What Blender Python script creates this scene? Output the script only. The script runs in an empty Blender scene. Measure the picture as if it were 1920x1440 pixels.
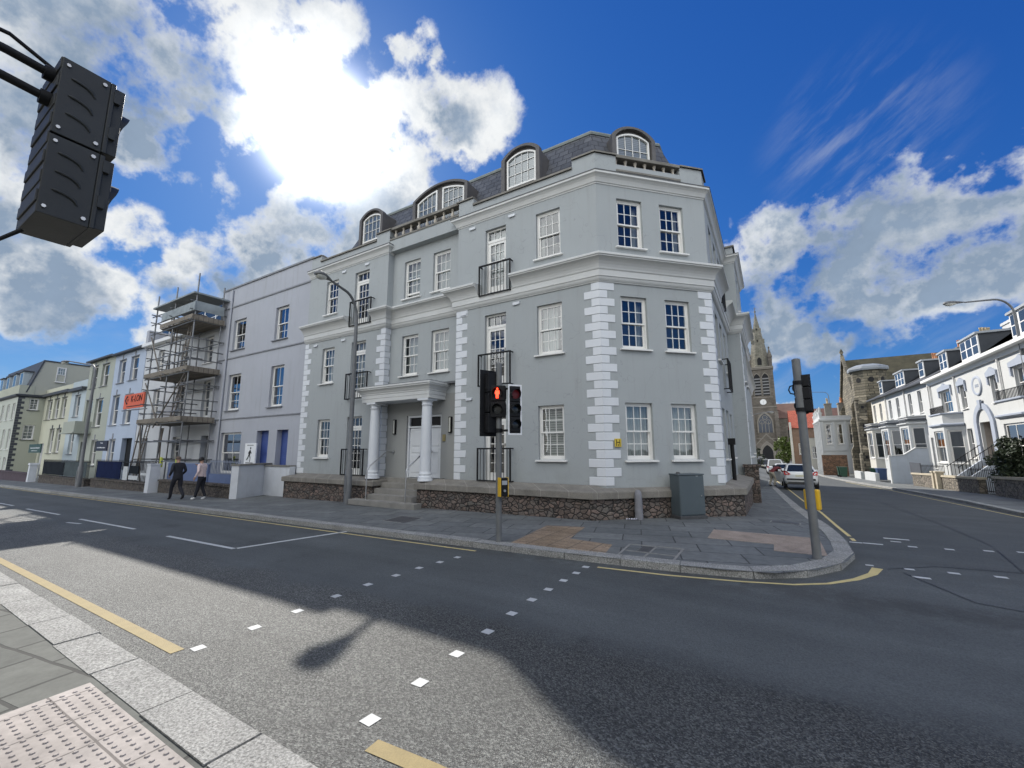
import bpy, bmesh, math, random
from mathutils import Matrix, Vector
rad=math.radians
sc=bpy.context.scene
C=sc.collection
random.seed(7)
# ------------------------------------------------------------------ camera
HC=1.70
pitch,az,roll=rad(8.89),rad(121.3),rad(0.15)
Fv=Vector((math.cos(az)*math.cos(pitch),math.sin(az)*math.cos(pitch),math.sin(pitch)))
R0=Vector((math.sin(az),-math.cos(az),0.)); U0=R0.cross(Fv)
Rv=R0*math.cos(roll)-U0*math.sin(roll); Uv=U0*math.cos(roll)+R0*math.sin(roll)
cam=bpy.data.cameras.new('camera'); co=bpy.data.objects.new('camera',cam); C.objects.link(co)
cam.sensor_width=36; cam.lens=36*793/1920.; cam.clip_end=6000; cam.clip_start=.05
co.matrix_world=Matrix(((Rv.x,Uv.x,-Fv.x,0),(Rv.y,Uv.y,-Fv.y,0),(Rv.z,Uv.z,-Fv.z,HC),(0,0,0,1)))
sc.camera=co
# ------------------------------------------------------------------ light and exposure
SUN_AZ,SUN_EL=rad(147.9),rad(36.6)          # direction towards the sun
SUNV=Vector((math.cos(SUN_AZ)*math.cos(SUN_EL),math.sin(SUN_AZ)*math.cos(SUN_EL),math.sin(SUN_EL)))
sl=bpy.data.lights.new('sun','SUN'); sl.energy=2.3; sl.angle=rad(.6); sl.color=(1,.95,.87)
so=bpy.data.objects.new('sun',sl); C.objects.link(so); so.rotation_euler=SUNV.to_track_quat('Z','Y').to_euler(); so.location=(0,0,60)
sc.view_settings.view_transform='Standard'; sc.view_settings.look='None'; sc.view_settings.gamma=1; sc.view_settings.exposure=1.6
SKY_STRENGTH=.1

class NT:
    """small helper for node trees"""
    def __init__(s,tree): s.t=tree; s.n=tree.nodes; s.l=tree.links
    def node(s,typ,**kw):
        n=s.n.new(typ)
        for k,v in kw.items(): setattr(n,k,v)
        return n
    def put(s,sock,v):
        if v is None: return
        if isinstance(v,bpy.types.NodeSocket): s.l.new(v,sock)
        else:
            if sock.type=='RGBA' and len(v)==3: v=(*v,1)
            sock.default_value=v
    def m(s,op,a,b=None,c=None,clamp=False):
        n=s.node('ShaderNodeMath',operation=op,use_clamp=clamp)
        for i,v in enumerate((a,b,c)):
            if v is not None: s.put(n.inputs[i],v)
        return n.outputs[0]
    def v(s,op,a,b=None,out=0):
        n=s.node('ShaderNodeVectorMath',operation=op)
        s.put(n.inputs[0],a)
        if b is not None:
            if op=='SCALE': s.put(n.inputs[3],b)
            else: s.put(n.inputs[1],b)
        return n.outputs[out]
    def mix(s,f,a,b,typ='MIX'):
        n=s.node('ShaderNodeMix',data_type='RGBA',blend_type=typ); n.clamp_factor=True
        s.put(n.inputs[0],f); s.put(n.inputs[6],a); s.put(n.inputs[7],b); return n.outputs[2]
    def noise(s,vec,scale,detail=4,rough=.55,col=False,dist=0):
        n=s.node('ShaderNodeTexNoise'); s.put(n.inputs['Vector'],vec); s.put(n.inputs['Scale'],scale)
        n.inputs['Detail'].default_value=detail; n.inputs['Roughness'].default_value=rough; n.inputs['Distortion'].default_value=dist
        return n.outputs[1 if col else 0]
    def vor(s,vec,scale,feat='F1',out='Distance',rnd=1):
        n=s.node('ShaderNodeTexVoronoi',feature=feat); s.put(n.inputs['Vector'],vec); s.put(n.inputs['Scale'],scale)
        n.inputs['Randomness'].default_value=rnd
        return n.outputs[out]
    def sstep(s,x,a,b):
        n=s.node('ShaderNodeMapRange',interpolation_type='SMOOTHSTEP'); s.put(n.inputs[0],x); s.put(n.inputs[1],a); s.put(n.inputs[2],b)
        return n.outputs[0]
    def lin(s,x,a,b,c=0.,d=1.):
        n=s.node('ShaderNodeMapRange'); s.put(n.inputs[0],x); s.put(n.inputs[1],a); s.put(n.inputs[2],b); s.put(n.inputs[3],c); s.put(n.inputs[4],d)
        return n.outputs[0]
    def pos(s): return s.node('ShaderNodeNewGeometry').outputs['Position']
    def xyz(s,v):
        n=s.node('ShaderNodeSeparateXYZ'); s.put(n.inputs[0],v); return n.outputs
    def comb(s,x,y,z):
        n=s.node('ShaderNodeCombineXYZ')
        for i,v in enumerate((x,y,z)): s.put(n.inputs[i],v)
        return n.outputs[0]
    def bump(s,h,strength=.3,dist=.01):
        n=s.node('ShaderNodeBump'); s.put(n.inputs['Height'],h); n.inputs['Strength'].default_value=strength; n.inputs['Distance'].default_value=dist
        return n.outputs[0]

# ------------------------------------------------------------------ sky
w=bpy.data.worlds.new('World'); sc.world=w; w.use_nodes=True
T=NT(w.node_tree); T.n.clear()
D=T.v('NORMALIZE',T.node('ShaderNodeTexCoord').outputs['Generated'])
sky=T.node('ShaderNodeTexSky',sky_type='NISHITA'); sky.sun_disc=False; sky.sun_elevation=SUN_EL
sky.sun_rotation=math.pi/2-SUN_AZ; sky.air_density=1.; sky.dust_density=.25; sky.ozone_density=2.2
EX=2.0**1.6
ch=T.xyz(sky.outputs[0])
grade=T.comb(T.m('MULTIPLY',T.m('POWER',ch[0],1.35),.0165/EX),T.m('MULTIPLY',T.m('POWER',ch[1],.92),.060/EX),T.m('MULTIPLY',T.m('POWER',ch[2],.565),.212/EX))
sd=T.v('DOT_PRODUCT',D,tuple(SUNV),out=1)
sdp=T.m('MAXIMUM',sd,0.)
BLOBS=[(-0.819,0.084,0.567,0.07),(-0.782,0.147,0.606,0.079),(-0.733,0.217,0.645,0.083),(-0.672,0.277,0.687,0.077),(-0.619,0.333,0.711,0.061),(-0.575,0.383,0.723,0.04),(-0.852,0.135,0.507,0.078),(-0.793,0.19,0.578,0.064),(-0.745,0.254,0.617,0.05),(-0.911,0.105,0.398,0.062),(-0.796,0.243,0.554,0.022),(-0.72,0.326,0.613,0.05),(-0.705,0.376,0.601,0.063),(-0.675,0.419,0.608,0.093),(-0.626,0.476,0.617,0.071),(-0.695,0.46,0.553,0.054),(-0.431,0.601,0.673,0.053),(-0.471,0.576,0.668,0.057),(-0.531,0.568,0.629,0.068),(-0.466,0.623,0.628,0.061),(-0.61,0.545,0.574,0.063),(-0.667,0.529,0.525,0.069),(-0.73,0.477,0.489,0.061),(-0.776,0.453,0.439,0.066),(-0.717,0.534,0.448,0.082),(-0.837,0.398,0.375,0.068),(-0.812,0.46,0.359,0.078),(-0.875,0.344,0.341,0.064),(-0.897,0.304,0.321,0.036),(-0.875,0.386,0.292,0.064),(-0.897,0.238,0.372,0.032),(-0.949,0.179,0.259,0.048),(-0.959,0.13,0.253,0.051),(-0.94,0.228,0.255,0.045),(-0.936,0.282,0.211,0.037),(-0.932,0.175,0.316,0.03),(-0.515,0.467,0.719,0.022),(-0.48,0.491,0.727,0.025),(-0.468,0.515,0.719,0.017),(-0.509,0.64,0.575,0.023),(0.332,0.852,0.405,0.054),(0.297,0.867,0.401,0.049),(0.259,0.881,0.395,0.048),(0.21,0.896,0.391,0.055),(0.169,0.909,0.38,0.057),(0.124,0.922,0.368,0.06),(0.074,0.936,0.344,0.067),(0.012,0.937,0.348,0.071),(-0.033,0.93,0.367,0.047),(0.22,0.921,0.322,0.074),(0.292,0.895,0.338,0.068),(0.337,0.891,0.305,0.077),(0.15,0.943,0.298,0.071),(0.052,0.958,0.281,0.077),(-0.024,0.967,0.252,0.062),(0.289,0.923,0.252,0.045),(-0.031,0.984,0.177,0.041),(0.001,0.976,0.217,0.05),(0.128,0.972,0.198,0.027),(-0.044,0.896,0.441,0.019),(0.052,0.996,0.075,0.02),(0.129,0.984,0.119,0.012)]
wn=T.noise(D,5.,6,.6,col=True)
Dw=T.v('ADD',D,T.v('SCALE',T.v('SUBTRACT',wn,(.5,.5,.5)),.15))
def field(blobs,k,sm):
    acc=None
    for (x,y,z,r) in blobs:
        f=T.m('SUBTRACT',1.,T.m('MULTIPLY',T.v('DISTANCE',Dw,(x,y,z),out=1),1/(r*k)))
        if acc is None: acc=f
        else:
            n=T.node('ShaderNodeMath',operation='SMOOTH_MAX'); T.put(n.inputs[0],acc); T.put(n.inputs[1],f); n.inputs[2].default_value=sm; acc=n.outputs[0]
    return T.m('MINIMUM',T.m('MAXIMUM',acc,-1.2),.5)
Fld=field([(x,y,z-(.03 if (y>.84 and x>.1 and z>.3) else 0),r) for x,y,z,r in BLOBS],1.45,.4)
GREYS=[(-0.795, 0.171, 0.581, 0.086), (-0.886, 0.11, 0.451, 0.048), (-0.753, 0.258, 0.605, 0.045), (-0.798, 0.473, 0.373, 0.089), (-0.869, 0.402, 0.29, 0.075), (-0.696, 0.558, 0.453, 0.084), (-0.909, 0.313, 0.275, 0.033), (-0.956, 0.171, 0.24, 0.048), (-0.492, 0.586, 0.643, 0.039), (-0.939, 0.113, 0.326, 0.035), (0.22, 0.924, 0.314, 0.09), (0.322, 0.902, 0.289, 0.085), (0.118, 0.954, 0.277, 0.099), (0.006, 0.96, 0.278, 0.071), (0.28, 0.905, 0.319, 0.046), (-0.027, 0.975, 0.22, 0.041)]
Fg=field(GREYS,1.5,.5)
fb=T.noise(D,10.,10,.6)
fb2=T.noise(D,5.,6,.6)
den_in=T.m('ADD',Fld,T.m('ADD',T.m('MULTIPLY',T.m('SUBTRACT',fb,.5),2.6),T.m('MULTIPLY',T.m('SUBTRACT',fb2,.5),.95)))
den=T.sstep(den_in,.0,.5)
# unseen broken cloud added behind the viewer as fill light
fwd=T.v('DOT_PRODUCT',D,(-.5,.86,0.),out=1)
back=T.sstep(fwd,-.05,-.45)
hole=T.sstep(T.v('DISTANCE',D,(.90,-.30,.33),out=1),.22,.5)
bk=T.m('MULTIPLY',T.m('MULTIPLY',T.sstep(T.m('ADD',fb2,T.m('MULTIPLY',T.m('SUBTRACT',fb,.5),.35)),.33,.50),back),hole)
den=T.m('MAXIMUM',den,bk)
# thin high streaks
dz=T.xyz(D)
st=T.noise(T.comb(T.m('MULTIPLY',dz[0],2.2),T.m('MULTIPLY',dz[1],3.),T.m('MULTIPLY',T.m('ADD',dz[2],T.m('MULTIPLY',dz[0],-.55)),9.)),2.6,6,.62)
cir=T.v('DISTANCE',D,(.165,.845,.508),out=1)
low=T.sstep(dz[2],.34,.05)
cirm=T.m('MULTIPLY',T.sstep(st,.42,.75),T.m('ADD',T.m('MULTIPLY',T.sstep(cir,.17,.03),.3),T.m('MULTIPLY',low,.26)),clamp=True)
near=T.m('POWER',sdp,26.)
fbo=T.noise(T.v('ADD',D,(-.010,.006,.018)),10.,8,.6)
relief=T.m('MULTIPLY',T.m('SUBTRACT',fb,fbo),2.1)
thick=T.sstep(T.m('ADD',Fg,T.m('ADD',T.m('MULTIPLY',T.m('SUBTRACT',fb2,.5),2.),T.m('MULTIPLY',T.m('SUBTRACT',den_in,.9),.35))),-.35,.45)
thick=T.m('ADD',T.m('ADD',T.m('MULTIPLY',thick,.85),.06),relief,clamp=True)
thick=T.m('MULTIPLY',thick,T.m('SUBTRACT',1.,T.m('MULTIPLY',T.m('POWER',sdp,110.),1.),clamp=True))
tex=T.lin(fb,.3,.7,.9,1.1)
# cloud radiance: white lit rims, grey cores, far brighter around the sun
cw=T.mix(thick,(.285,.292,.296),(.085,.112,.15))
cw=T.v('SCALE',cw,T.m('MULTIPLY',tex,T.m('ADD',1.,T.m('ADD',T.m('MULTIPLY',near,.04),T.m('MULTIPLY',T.m('POWER',sdp,300.),8.)))))
cw=T.mix(back,cw,(.88,.90,.89))  # added rear cloud made brighter to lift the shaded fronts
base=grade
glow=T.m('ADD',T.m('MULTIPLY',T.m('POWER',sdp,500.),5.),T.m('MULTIPLY',T.m('POWER',sdp,40.),.025))
base=T.v('ADD',base,T.v('SCALE',(1.,.98,.94),glow))
# below the horizon the world only shows past the end of the ground
skyc=T.mix(cirm,base,(.20,.215,.235))
skyc=T.mix(den,skyc,cw)
bg=T.node('ShaderNodeBackground'); T.put(bg.inputs[0],skyc); bg.inputs[1].default_value=1.
T.l.new(bg.outputs[0],T.node('ShaderNodeOutputWorld').inputs[0])
w.cycles.sampling_method='MANUAL'; w.cycles.sample_map_resolution=512
sc.cycles.max_bounces=6; sc.cycles.diffuse_bounces=3; sc.cycles.glossy_bounces=3; sc.cycles.transparent_max_bounces=12; sc.cycles.caustics_reflective=False; sc.cycles.caustics_refractive=False

# ------------------------------------------------------------------ materials
MATS={}
def mat(name,col,rough=.7,var=.12,vscale=3.,bump=0.,bscale=60.,metal=0.,spec=.5,fine=0.,stain=0.,coat=0.):
    """a painted or rendered surface: base colour, large soft mottling, fine grain, vertical rain streaks, bump"""
    if name in MATS: return MATS[name]
    m=bpy.data.materials.new(name); m.use_nodes=True; T=NT(m.node_tree)
    b=T.n['Principled BSDF']; P=T.pos()
    k=T.lin(T.noise(P,vscale,5,.6),.25,.75,1-var,1+var)
    if fine: k=T.m('MULTIPLY',k,T.lin(T.noise(P,bscale,3,.7),.3,.7,1-fine,1+fine))
    c=T.v('SCALE',col,k)
    if stain:
        p=T.xyz(P)
        sx=T.noise(T.comb(T.m('MULTIPLY',p[0],5.),T.m('MULTIPLY',p[1],5.),T.m('MULTIPLY',p[2],.35)),1.,5,.65)
        c=T.mix(T.m('MULTIPLY',T.sstep(sx,.52,.8),stain),c,T.v('MULTIPLY',c,(.62,.58,.5)))
    T.put(b.inputs['Base Color'],c); b.inputs['Roughness'].default_value=rough; b.inputs['Metallic'].default_value=metal
    b.inputs['Specular IOR Level'].default_value=spec; b.inputs['Coat Weight'].default_value=coat
    if bump: T.put(b.inputs['Normal'],T.bump(T.noise(P,bscale,4,.65),bump,.01))
    MATS[name]=m; return m
def drips(m,levels):
    T=NT(m.node_tree); b=T.n['Principled BSDF']; P=T.pos(); p=T.xyz(P); src=b.inputs['Base Color'].links[0].from_socket
    n1=T.noise(T.comb(T.m('MULTIPLY',p[0],9.),T.m('MULTIPLY',p[1],9.),T.m('MULTIPLY',p[2],.25)),1.,4,.7); acc=None
    for z in levels:
        d=T.m('SUBTRACT',z,p[2]); f=T.m('MULTIPLY',T.sstep(d,-.02,.03),T.sstep(d,.95,.1)); acc=f if acc is None else T.m('MAXIMUM',acc,f)
    k=T.m('MULTIPLY',T.m('MULTIPLY',T.sstep(n1,.52,.76),acc),.22)
    gr=T.m('MULTIPLY',T.m('MULTIPLY',T.sstep(p[2],1.5,.75),T.sstep(T.noise(P,2.2,5,.7),.35,.7)),.22)
    c=T.mix(k,src,T.v('MULTIPLY',src,(.60,.59,.54))); c=T.mix(gr,c,T.v('MULTIPLY',src,(.60,.62,.52)))
    hair=T.m('ABSOLUTE',T.m('SUBTRACT',T.noise(P,.75,3,.6),.5)); c=T.mix(T.m('MULTIPLY',T.sstep(hair,.0028,.0008),.30),c,T.v('MULTIPLY',src,(.5,.5,.5)))
    T.put(b.inputs['Base Color'],c)
def emis(name,col,s):
    if name in MATS: return MATS[name]
    m=bpy.data.materials.new(name); m.use_nodes=True; b=m.node_tree.nodes['Principled BSDF']
    b.inputs['Base Color'].default_value=(*[c*.3 for c in col],1); b.inputs['Emission Color'].default_value=(*col,1); b.inputs['Emission Strength'].default_value=s
    MATS[name]=m; return m
def glass(name,tint=(.75,.8,.8),refl=.16,ripple=.012):
    if name in MATS: return MATS[name]
    m=bpy.data.materials.new(name); m.use_nodes=True; T=NT(m.node_tree); T.n.clear(); P=T.pos()
    tr=T.node('ShaderNodeBsdfTransparent'); tr.inputs[0].default_value=(*tint,1)
    g=T.node('ShaderNodeBsdfGlossy'); g.inputs['Roughness'].default_value=.015; g.inputs[0].default_value=(.95,.97,1,1)
    T.put(g.inputs['Normal'],T.bump(T.noise(P,1.6,2,.5),ripple*8,.02))
    lw=T.node('ShaderNodeLayerWeight'); lw.inputs[0].default_value=.35
    f=T.m('ADD',refl,T.m('MULTIPLY',T.m('POWER',lw.outputs['Facing'],3.),.7),clamp=True)
    mx=T.node('ShaderNodeMixShader'); T.put(mx.inputs[0],f); T.l.new(tr.outputs[0],mx.inputs[1]); T.l.new(g.outputs[0],mx.inputs[2])
    T.l.new(mx.outputs[0],T.node('ShaderNodeOutputMaterial').inputs[0]); MATS[name]=m; return m
def rubble(name,cols,scale=4.2,mortar=(.05,.045,.04),zs=1.5,gap=.06,bright=1.):
    if name in MATS: return MATS[name]
    m=bpy.data.materials.new(name); m.use_nodes=True; T=NT(m.node_tree); b=T.n['Principled BSDF']; P=T.pos()
    p=T.xyz(P); V=T.comb(p[0],p[1],T.m('MULTIPLY',p[2],zs))
    V=T.v('ADD',V,T.v('SCALE',T.noise(P,3.5,2,.5,col=True),.10))
    e=T.vor(V,scale,'DISTANCE_TO_EDGE'); c=T.vor(V,scale,'F1','Color')
    cr=T.node('ShaderNodeValToRGB'); els=cr.color_ramp.elements
    while len(els)<len(cols): els.new(.5)
    for i,cc in enumerate(cols): els[i].position=i/(len(cols)-1); els[i].color=(*[v*bright for v in cc],1)
    T.put(cr.inputs[0],T.xyz(c)[0])
    k=T.lin(T.noise(P,26.,5,.7),.25,.75,.6,1.4)
    st=T.v('SCALE',cr.outputs[0],k)
    f=T.sstep(e,gap*.35,gap)
    T.put(b.inputs['Base Color'],T.mix(f,mortar,st)); b.inputs['Roughness'].default_value=.9
    h=T.m('ADD',T.sstep(e,0.,gap*2.2),T.m('MULTIPLY',T.noise(P,30.,4,.6),.35))
    T.put(b.inputs['Normal'],T.bump(h,.9,.03)); MATS[name]=m; return m
def courses(name,dirs,c1,c2,mortar,bw=.5,bh=.25,gap=.012,rough=.75,bump=.5,zk=1.,off=.5,var=.25):
    """coursed slates, slabs, blocks or bricks; dirs = the horizontal direction along the courses, zk scales height to slope length"""
    if name in MATS: return MATS[name]
    m=bpy.data.materials.new(name); m.use_nodes=True; T=NT(m.node_tree); b=T.n['Principled BSDF']; P=T.pos()
    u=T.v('DOT_PRODUCT',P,dirs[0],out=1); v=T.v('DOT_PRODUCT',P,dirs[1],out=1)
    V=T.comb(u,T.m('MULTIPLY',v,zk),0.)
    V=T.v('ADD',V,T.v('SCALE',T.v('SUBTRACT',T.noise(P,4.,2,.5,col=True),(.5,.5,.5)),gap*1.6))
    br=T.node('ShaderNodeTexBrick'); T.put(br.inputs['Vector'],V); br.inputs['Scale'].default_value=1; br.offset=off
    br.inputs['Brick Width'].default_value=bw; br.inputs['Row Height'].default_value=bh; br.inputs['Mortar Size'].default_value=gap; br.inputs['Mortar Smooth'].default_value=.25
    br.inputs['Color1'].default_value=(*c1,1); br.inputs['Color2'].default_value=(*c2,1); br.inputs['Mortar'].default_value=(*mortar,1); br.inputs['Bias'].default_value=0
    k=T.lin(T.noise(P,7.,6,.7),.25,.75,1-var,1+var)
    k2=T.lin(T.noise(P,.8,3,.6),.3,.7,1-var*.6,1+var*.6)
    T.put(b.inputs['Base Color'],T.v('SCALE',br.outputs[0],T.m('MULTIPLY',k,k2))); b.inputs['Roughness'].default_value=rough
    h=T.m('ADD',T.m('SUBTRACT',1.,br.outputs[1]),T.m('MULTIPLY',T.noise(P,40.,4,.6),.18))
    T.put(b.inputs['Normal'],T.bump(h,bump,.012)); MATS[name]=m; return m
def curtain(name,col,freq=22.):
    if name in MATS: return MATS[name]
    m=bpy.data.materials.new(name); m.use_nodes=True; T=NT(m.node_tree); b=T.n['Principled BSDF']; P=T.pos(); p=T.xyz(P)
    u=T.m('ADD',p[0],T.m('MULTIPLY',p[1],.7)); wv=T.m('SINE',T.m('ADD',T.m('MULTIPLY',u,freq*2.2),T.m('MULTIPLY',T.noise(P,1.5,2),9.)))
    T.put(b.inputs['Base Color'],T.v('SCALE',col,T.lin(wv,-1.,1.,.82,1.05))); b.inputs['Roughness'].default_value=.9
    T.put(b.inputs['Normal'],T.bump(wv,.8,.02)); MATS[name]=m; return m
def louvre(name,col):
    if name in MATS: return MATS[name]
    m=bpy.data.materials.new(name); m.use_nodes=True; T=NT(m.node_tree); b=T.n['Principled BSDF']; P=T.pos(); p=T.xyz(P)
    s=T.m('FRACT',T.m('MULTIPLY',p[2],15.))
    T.put(b.inputs['Base Color'],T.v('SCALE',col,T.sstep(s,.02,.35))); b.inputs['Roughness'].default_value=.6
    T.put(b.inputs['Normal'],T.bump(s,.8,.02)); MATS[name]=m; return m

GREY=mat('grey_stucco',(.345,.367,.373),.88,.04,.5,.25,140,fine=.05,stain=.2)
drips(GREY,(1.37,4.36,7.29,6.24,9.2,3.65,6.6))
GREYWARM=mat('warm_stucco',(.30,.305,.295),.88,.04,.6,.25,140,fine=.05)
WHITE=mat('white_paint',(.635,.655,.68),.6,.05,1.2,.1,90,stain=.10)
CREAMT=mat('moulding_paint',(.575,.58,.565),.6,.05,1.5,.08,90,stain=.18)
FRAME=mat('window_paint',(.74,.73,.70),.4,.03,2.)
GLASS=glass('window_glass',refl=.13)
GLASSD=glass('dark_window_glass',(.16,.18,.2),refl=.30)
ROOM=mat('dark_room',(.035,.035,.04),.9)
NET=curtain('net_curtain',(.44,.45,.43))
DRAPE=curtain('pale_drape',(.40,.40,.38),10)
BLIND=louvre('slatted_blind',(.50,.50,.47))
IRON=mat('black_iron',(.010,.010,.011),.6,.2,8,spec=.25)
LEAD=mat('lead_flashing',(.10,.105,.11),.55,.18,4)
DLEAD=mat('dormer_lead',(.095,.09,.088),.6,.2,3,stain=.3)
COPING=mat('weathered_coping',(.19,.18,.16),.9,.3,2.5,.3,50,fine=.2)
GRANITE=mat('granite',(.29,.288,.272),.9,.22,2.,1.,55,fine=.6,spec=.3)
STEPSTONE=mat('step_stone',(.235,.225,.205),.9,.22,2.2,.3,60,fine=.15,stain=.3)
BALU=mat('baluster_stone',(.46,.42,.36),.9,.15,5,.2,60)
RUBBLE=rubble('rubble_stone',[(.075,.06,.052),(.155,.118,.098),(.11,.098,.088),(.20,.145,.12),(.13,.118,.105)],6.4,(.026,.024,.022),1.45,.075)
STEEL=mat('galvanised_steel',(.20,.205,.21),.5,.18,6,metal=.6)
LAMPGREY=mat('lamp_post_paint',(.13,.135,.14),.55,.15,6)
POLEGREY=mat('signal_pole_paint',(.145,.15,.15),.55,.2,5,stain=.2)
BLACKP=mat('black_plastic',(.009,.0095,.011),.6,.2,10,spec=.25)
YELLOWP=mat('yellow_plastic',(.75,.45,.02),.5,.1,8)
WHITEP=mat('white_reflective_border',(.78,.79,.8),.5,.05,8)
CHROME=mat('stainless_rail',(.45,.45,.45),.3,.1,10,metal=.9)
SLATE_A=courses('slate_along_street',[(1,0,0),(0,0,1)],(.062,.066,.074),(.098,.102,.112),(.03,.03,.034),.34,.26,.016,.55,.9,1.15)
q=.70711
SLATE_B=courses('slate_corner',[(q,q,0),(0,0,1)],(.062,.066,.074),(.098,.102,.112),(.03,.03,.034),.34,.26,.016,.55,.9,1.15)
SLATE_C=courses('slate_side_street',[(0,1,0),(0,0,1)],(.062,.066,.074),(.098,.102,.112),(.03,.03,.034),.34,.26,.016,.55,.9,1.15)
# ------------------------------------------------------------------ mesh helpers
WM={}          # world matrix of every root, so that parts can be written in world coordinates
class MB:
    def __init__(s): s.v=[]; s.f=[]; s.sm=[]; s.mi=[]; s.M=Matrix.Identity(4)
    def add(s,vs,fs,smooth=False,mi=0):
        o=len(s.v); s.v+=[s.M@Vector(p) for p in vs]
        for f in fs: s.f.append([i+o for i in f]); s.sm.append(smooth); s.mi.append(mi)
    def quad(s,a,b,c,d,mi=0): s.add([a,b,c,d],[(0,1,2,3)],False,mi)
    def box(s,x0,x1,y0,y1,z0,z1,mi=0):
        s.add([(x0,y0,z0),(x1,y0,z0),(x1,y1,z0),(x0,y1,z0),(x0,y0,z1),(x1,y0,z1),(x1,y1,z1),(x0,y1,z1)],
              [(0,3,2,1),(4,5,6,7),(0,1,5,4),(1,2,6,5),(2,3,7,6),(3,0,4,7)],False,mi)
    def bar(s,p,q,w,h=None,mi=0):
        p,q=Vector(p),Vector(q); h=h or w; d=(q-p).normalized(); u=d.cross(Vector((0,0,1)))
        if u.length<1e-3: u=Vector((1,0,0))
        u.normalize(); t=u.cross(d); vs=[]
        for c in (p,q):
            for a,b in ((-1,-1),(1,-1),(1,1),(-1,1)): vs.append(tuple(c+u*a*w/2+t*b*h/2))
        s.add(vs,[(3,2,1,0),(4,5,6,7),(0,1,5,4),(1,2,6,5),(2,3,7,6),(3,0,4,7)],False,mi)
    def cyl(s,p,q,r,r2=None,n=12,mi=0,caps=True):
        s.tube([p,q],[r,r if r2 is None else r2],n,mi,caps)
    def tube(s,pts,r,n=8,mi=0,caps=True):
        pts=[Vector(p) for p in pts]; rr=r if isinstance(r,(list,tuple)) else [r]*len(pts); vs=[]; u0=None
        for i,p in enumerate(pts):
            d=(pts[min(i+1,len(pts)-1)]-pts[max(i-1,0)]).normalized()
            if u0 is None:
                u0=d.cross(Vector((0,0,1)))
                if u0.length<1e-3: u0=Vector((1,0,0))
            u=(u0-d*u0.dot(d)).normalized(); u0=u; t=d.cross(u)
            for k in range(n):
                a=2*math.pi*k/n; vs.append(tuple(p+(u*math.cos(a)+t*math.sin(a))*rr[i]))
        fs=[]
        for i in range(len(pts)-1):
            for k in range(n): fs.append((i*n+k,i*n+(k+1)%n,(i+1)*n+(k+1)%n,(i+1)*n+k))
        s.add(vs,fs,True,mi)
        if caps:
            s.add(vs[:n],[tuple(range(n))[::-1]],False,mi); s.add(vs[-n:],[tuple(range(n))],False,mi)
    def lathe(s,prof,c=(0,0,0),n=16,mi=0,smooth=True,a0=0.):
        vs=[]
        for r,z in prof:
            for k in range(n):
                a=a0+2*math.pi*k/n; vs.append((c[0]+r*math.cos(a),c[1]+r*math.sin(a),c[2]+z))
        m=len(prof); fs=[(i*n+k,i*n+(k+1)%n,(i+1)*n+(k+1)%n,(i+1)*n+k) for i in range(m-1) for k in range(n)]
        s.add(vs,fs,smooth,mi); s.add(vs[:n],[tuple(range(n))[::-1]],False,mi); s.add(vs[-n:],[tuple(range(n))],False,mi)
    def prism(s,poly,vec,mi=0):
        """polygon (3-D points) pushed along vec"""
        n=len(poly); v=Vector(vec); a=[tuple(p) for p in poly]; b=[tuple(Vector(p)+v) for p in poly]
        s.add(a+b,[tuple(range(n)),tuple(range(2*n-1,n-1,-1))]+[(i,i+n,(i+1)%n+n,(i+1)%n) for i in range(n)],False,mi)
    def sweep(s,path,prof,mi=0,closed=False,z=0.,smooth=False):
        """profile [(outward,z)] along a plan path [(x,y)], mitred; outward is on the right of the direction of travel"""
        n=len(path); P=[Vector(p) for p in path]; out=[]
        for i in range(n):
            if closed: a,b=P[i]-P[i-1],P[(i+1)%n]-P[i]
            else:
                a=P[i]-P[i-1] if i>0 else P[1]-P[0]; b=P[i+1]-P[i] if i<n-1 else a
            a=a.normalized(); b=b.normalized(); na=Vector((a.y,-a.x)); nb=Vector((b.y,-b.x)); m=(na+nb).normalized(); out.append(m/max(.3,m.dot(na)))
        vs=[]; k=len(prof)
        for i in range(n):
            for o,zz in prof: vs.append((P[i].x+out[i].x*o,P[i].y+out[i].y*o,zz+z))
        fs=[]
        for i in range(n if closed else n-1):
            j=(i+1)%n
            for t in range(k-1): fs.append((i*k+t,j*k+t,j*k+t+1,i*k+t+1))
        s.add(vs,fs,smooth,mi)
        if not closed:
            s.add(vs[:k],[tuple(range(k))],False,mi); s.add(vs[-k:],[tuple(range(k))[::-1]],False,mi)
    def build(s,name,m,parent=None,bevel=0.,seg=2):
        me=bpy.data.meshes.new(name)
        inv=WM[parent.name].inverted() if parent is not None else Matrix.Identity(4)
        me.from_pydata([inv@p for p in s.v],[],s.f); me.update()
        ms=m if isinstance(m,(list,tuple)) else [m]
        for x in ms: me.materials.append(x)
        me.polygons.foreach_set('use_smooth',s.sm); me.polygons.foreach_set('material_index',s.mi)
        o=bpy.data.objects.new(name,me); C.objects.link(o)
        if parent is not None: o.parent=parent; WM[o.name]=WM[parent.name]
        else: WM[o.name]=Matrix.Identity(4)
        if bevel:
            b=o.modifiers.new('bevel','BEVEL'); b.width=bevel; b.segments=seg; b.limit_method='ANGLE'; b.angle_limit=rad(40)
        return o
def tag(o,label,cat,group=None,kind=None):
    if label: o['label']=label
    if cat: o['category']=cat
    if group: o['group']=group
    if kind: o['kind']=kind
    return o
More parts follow.
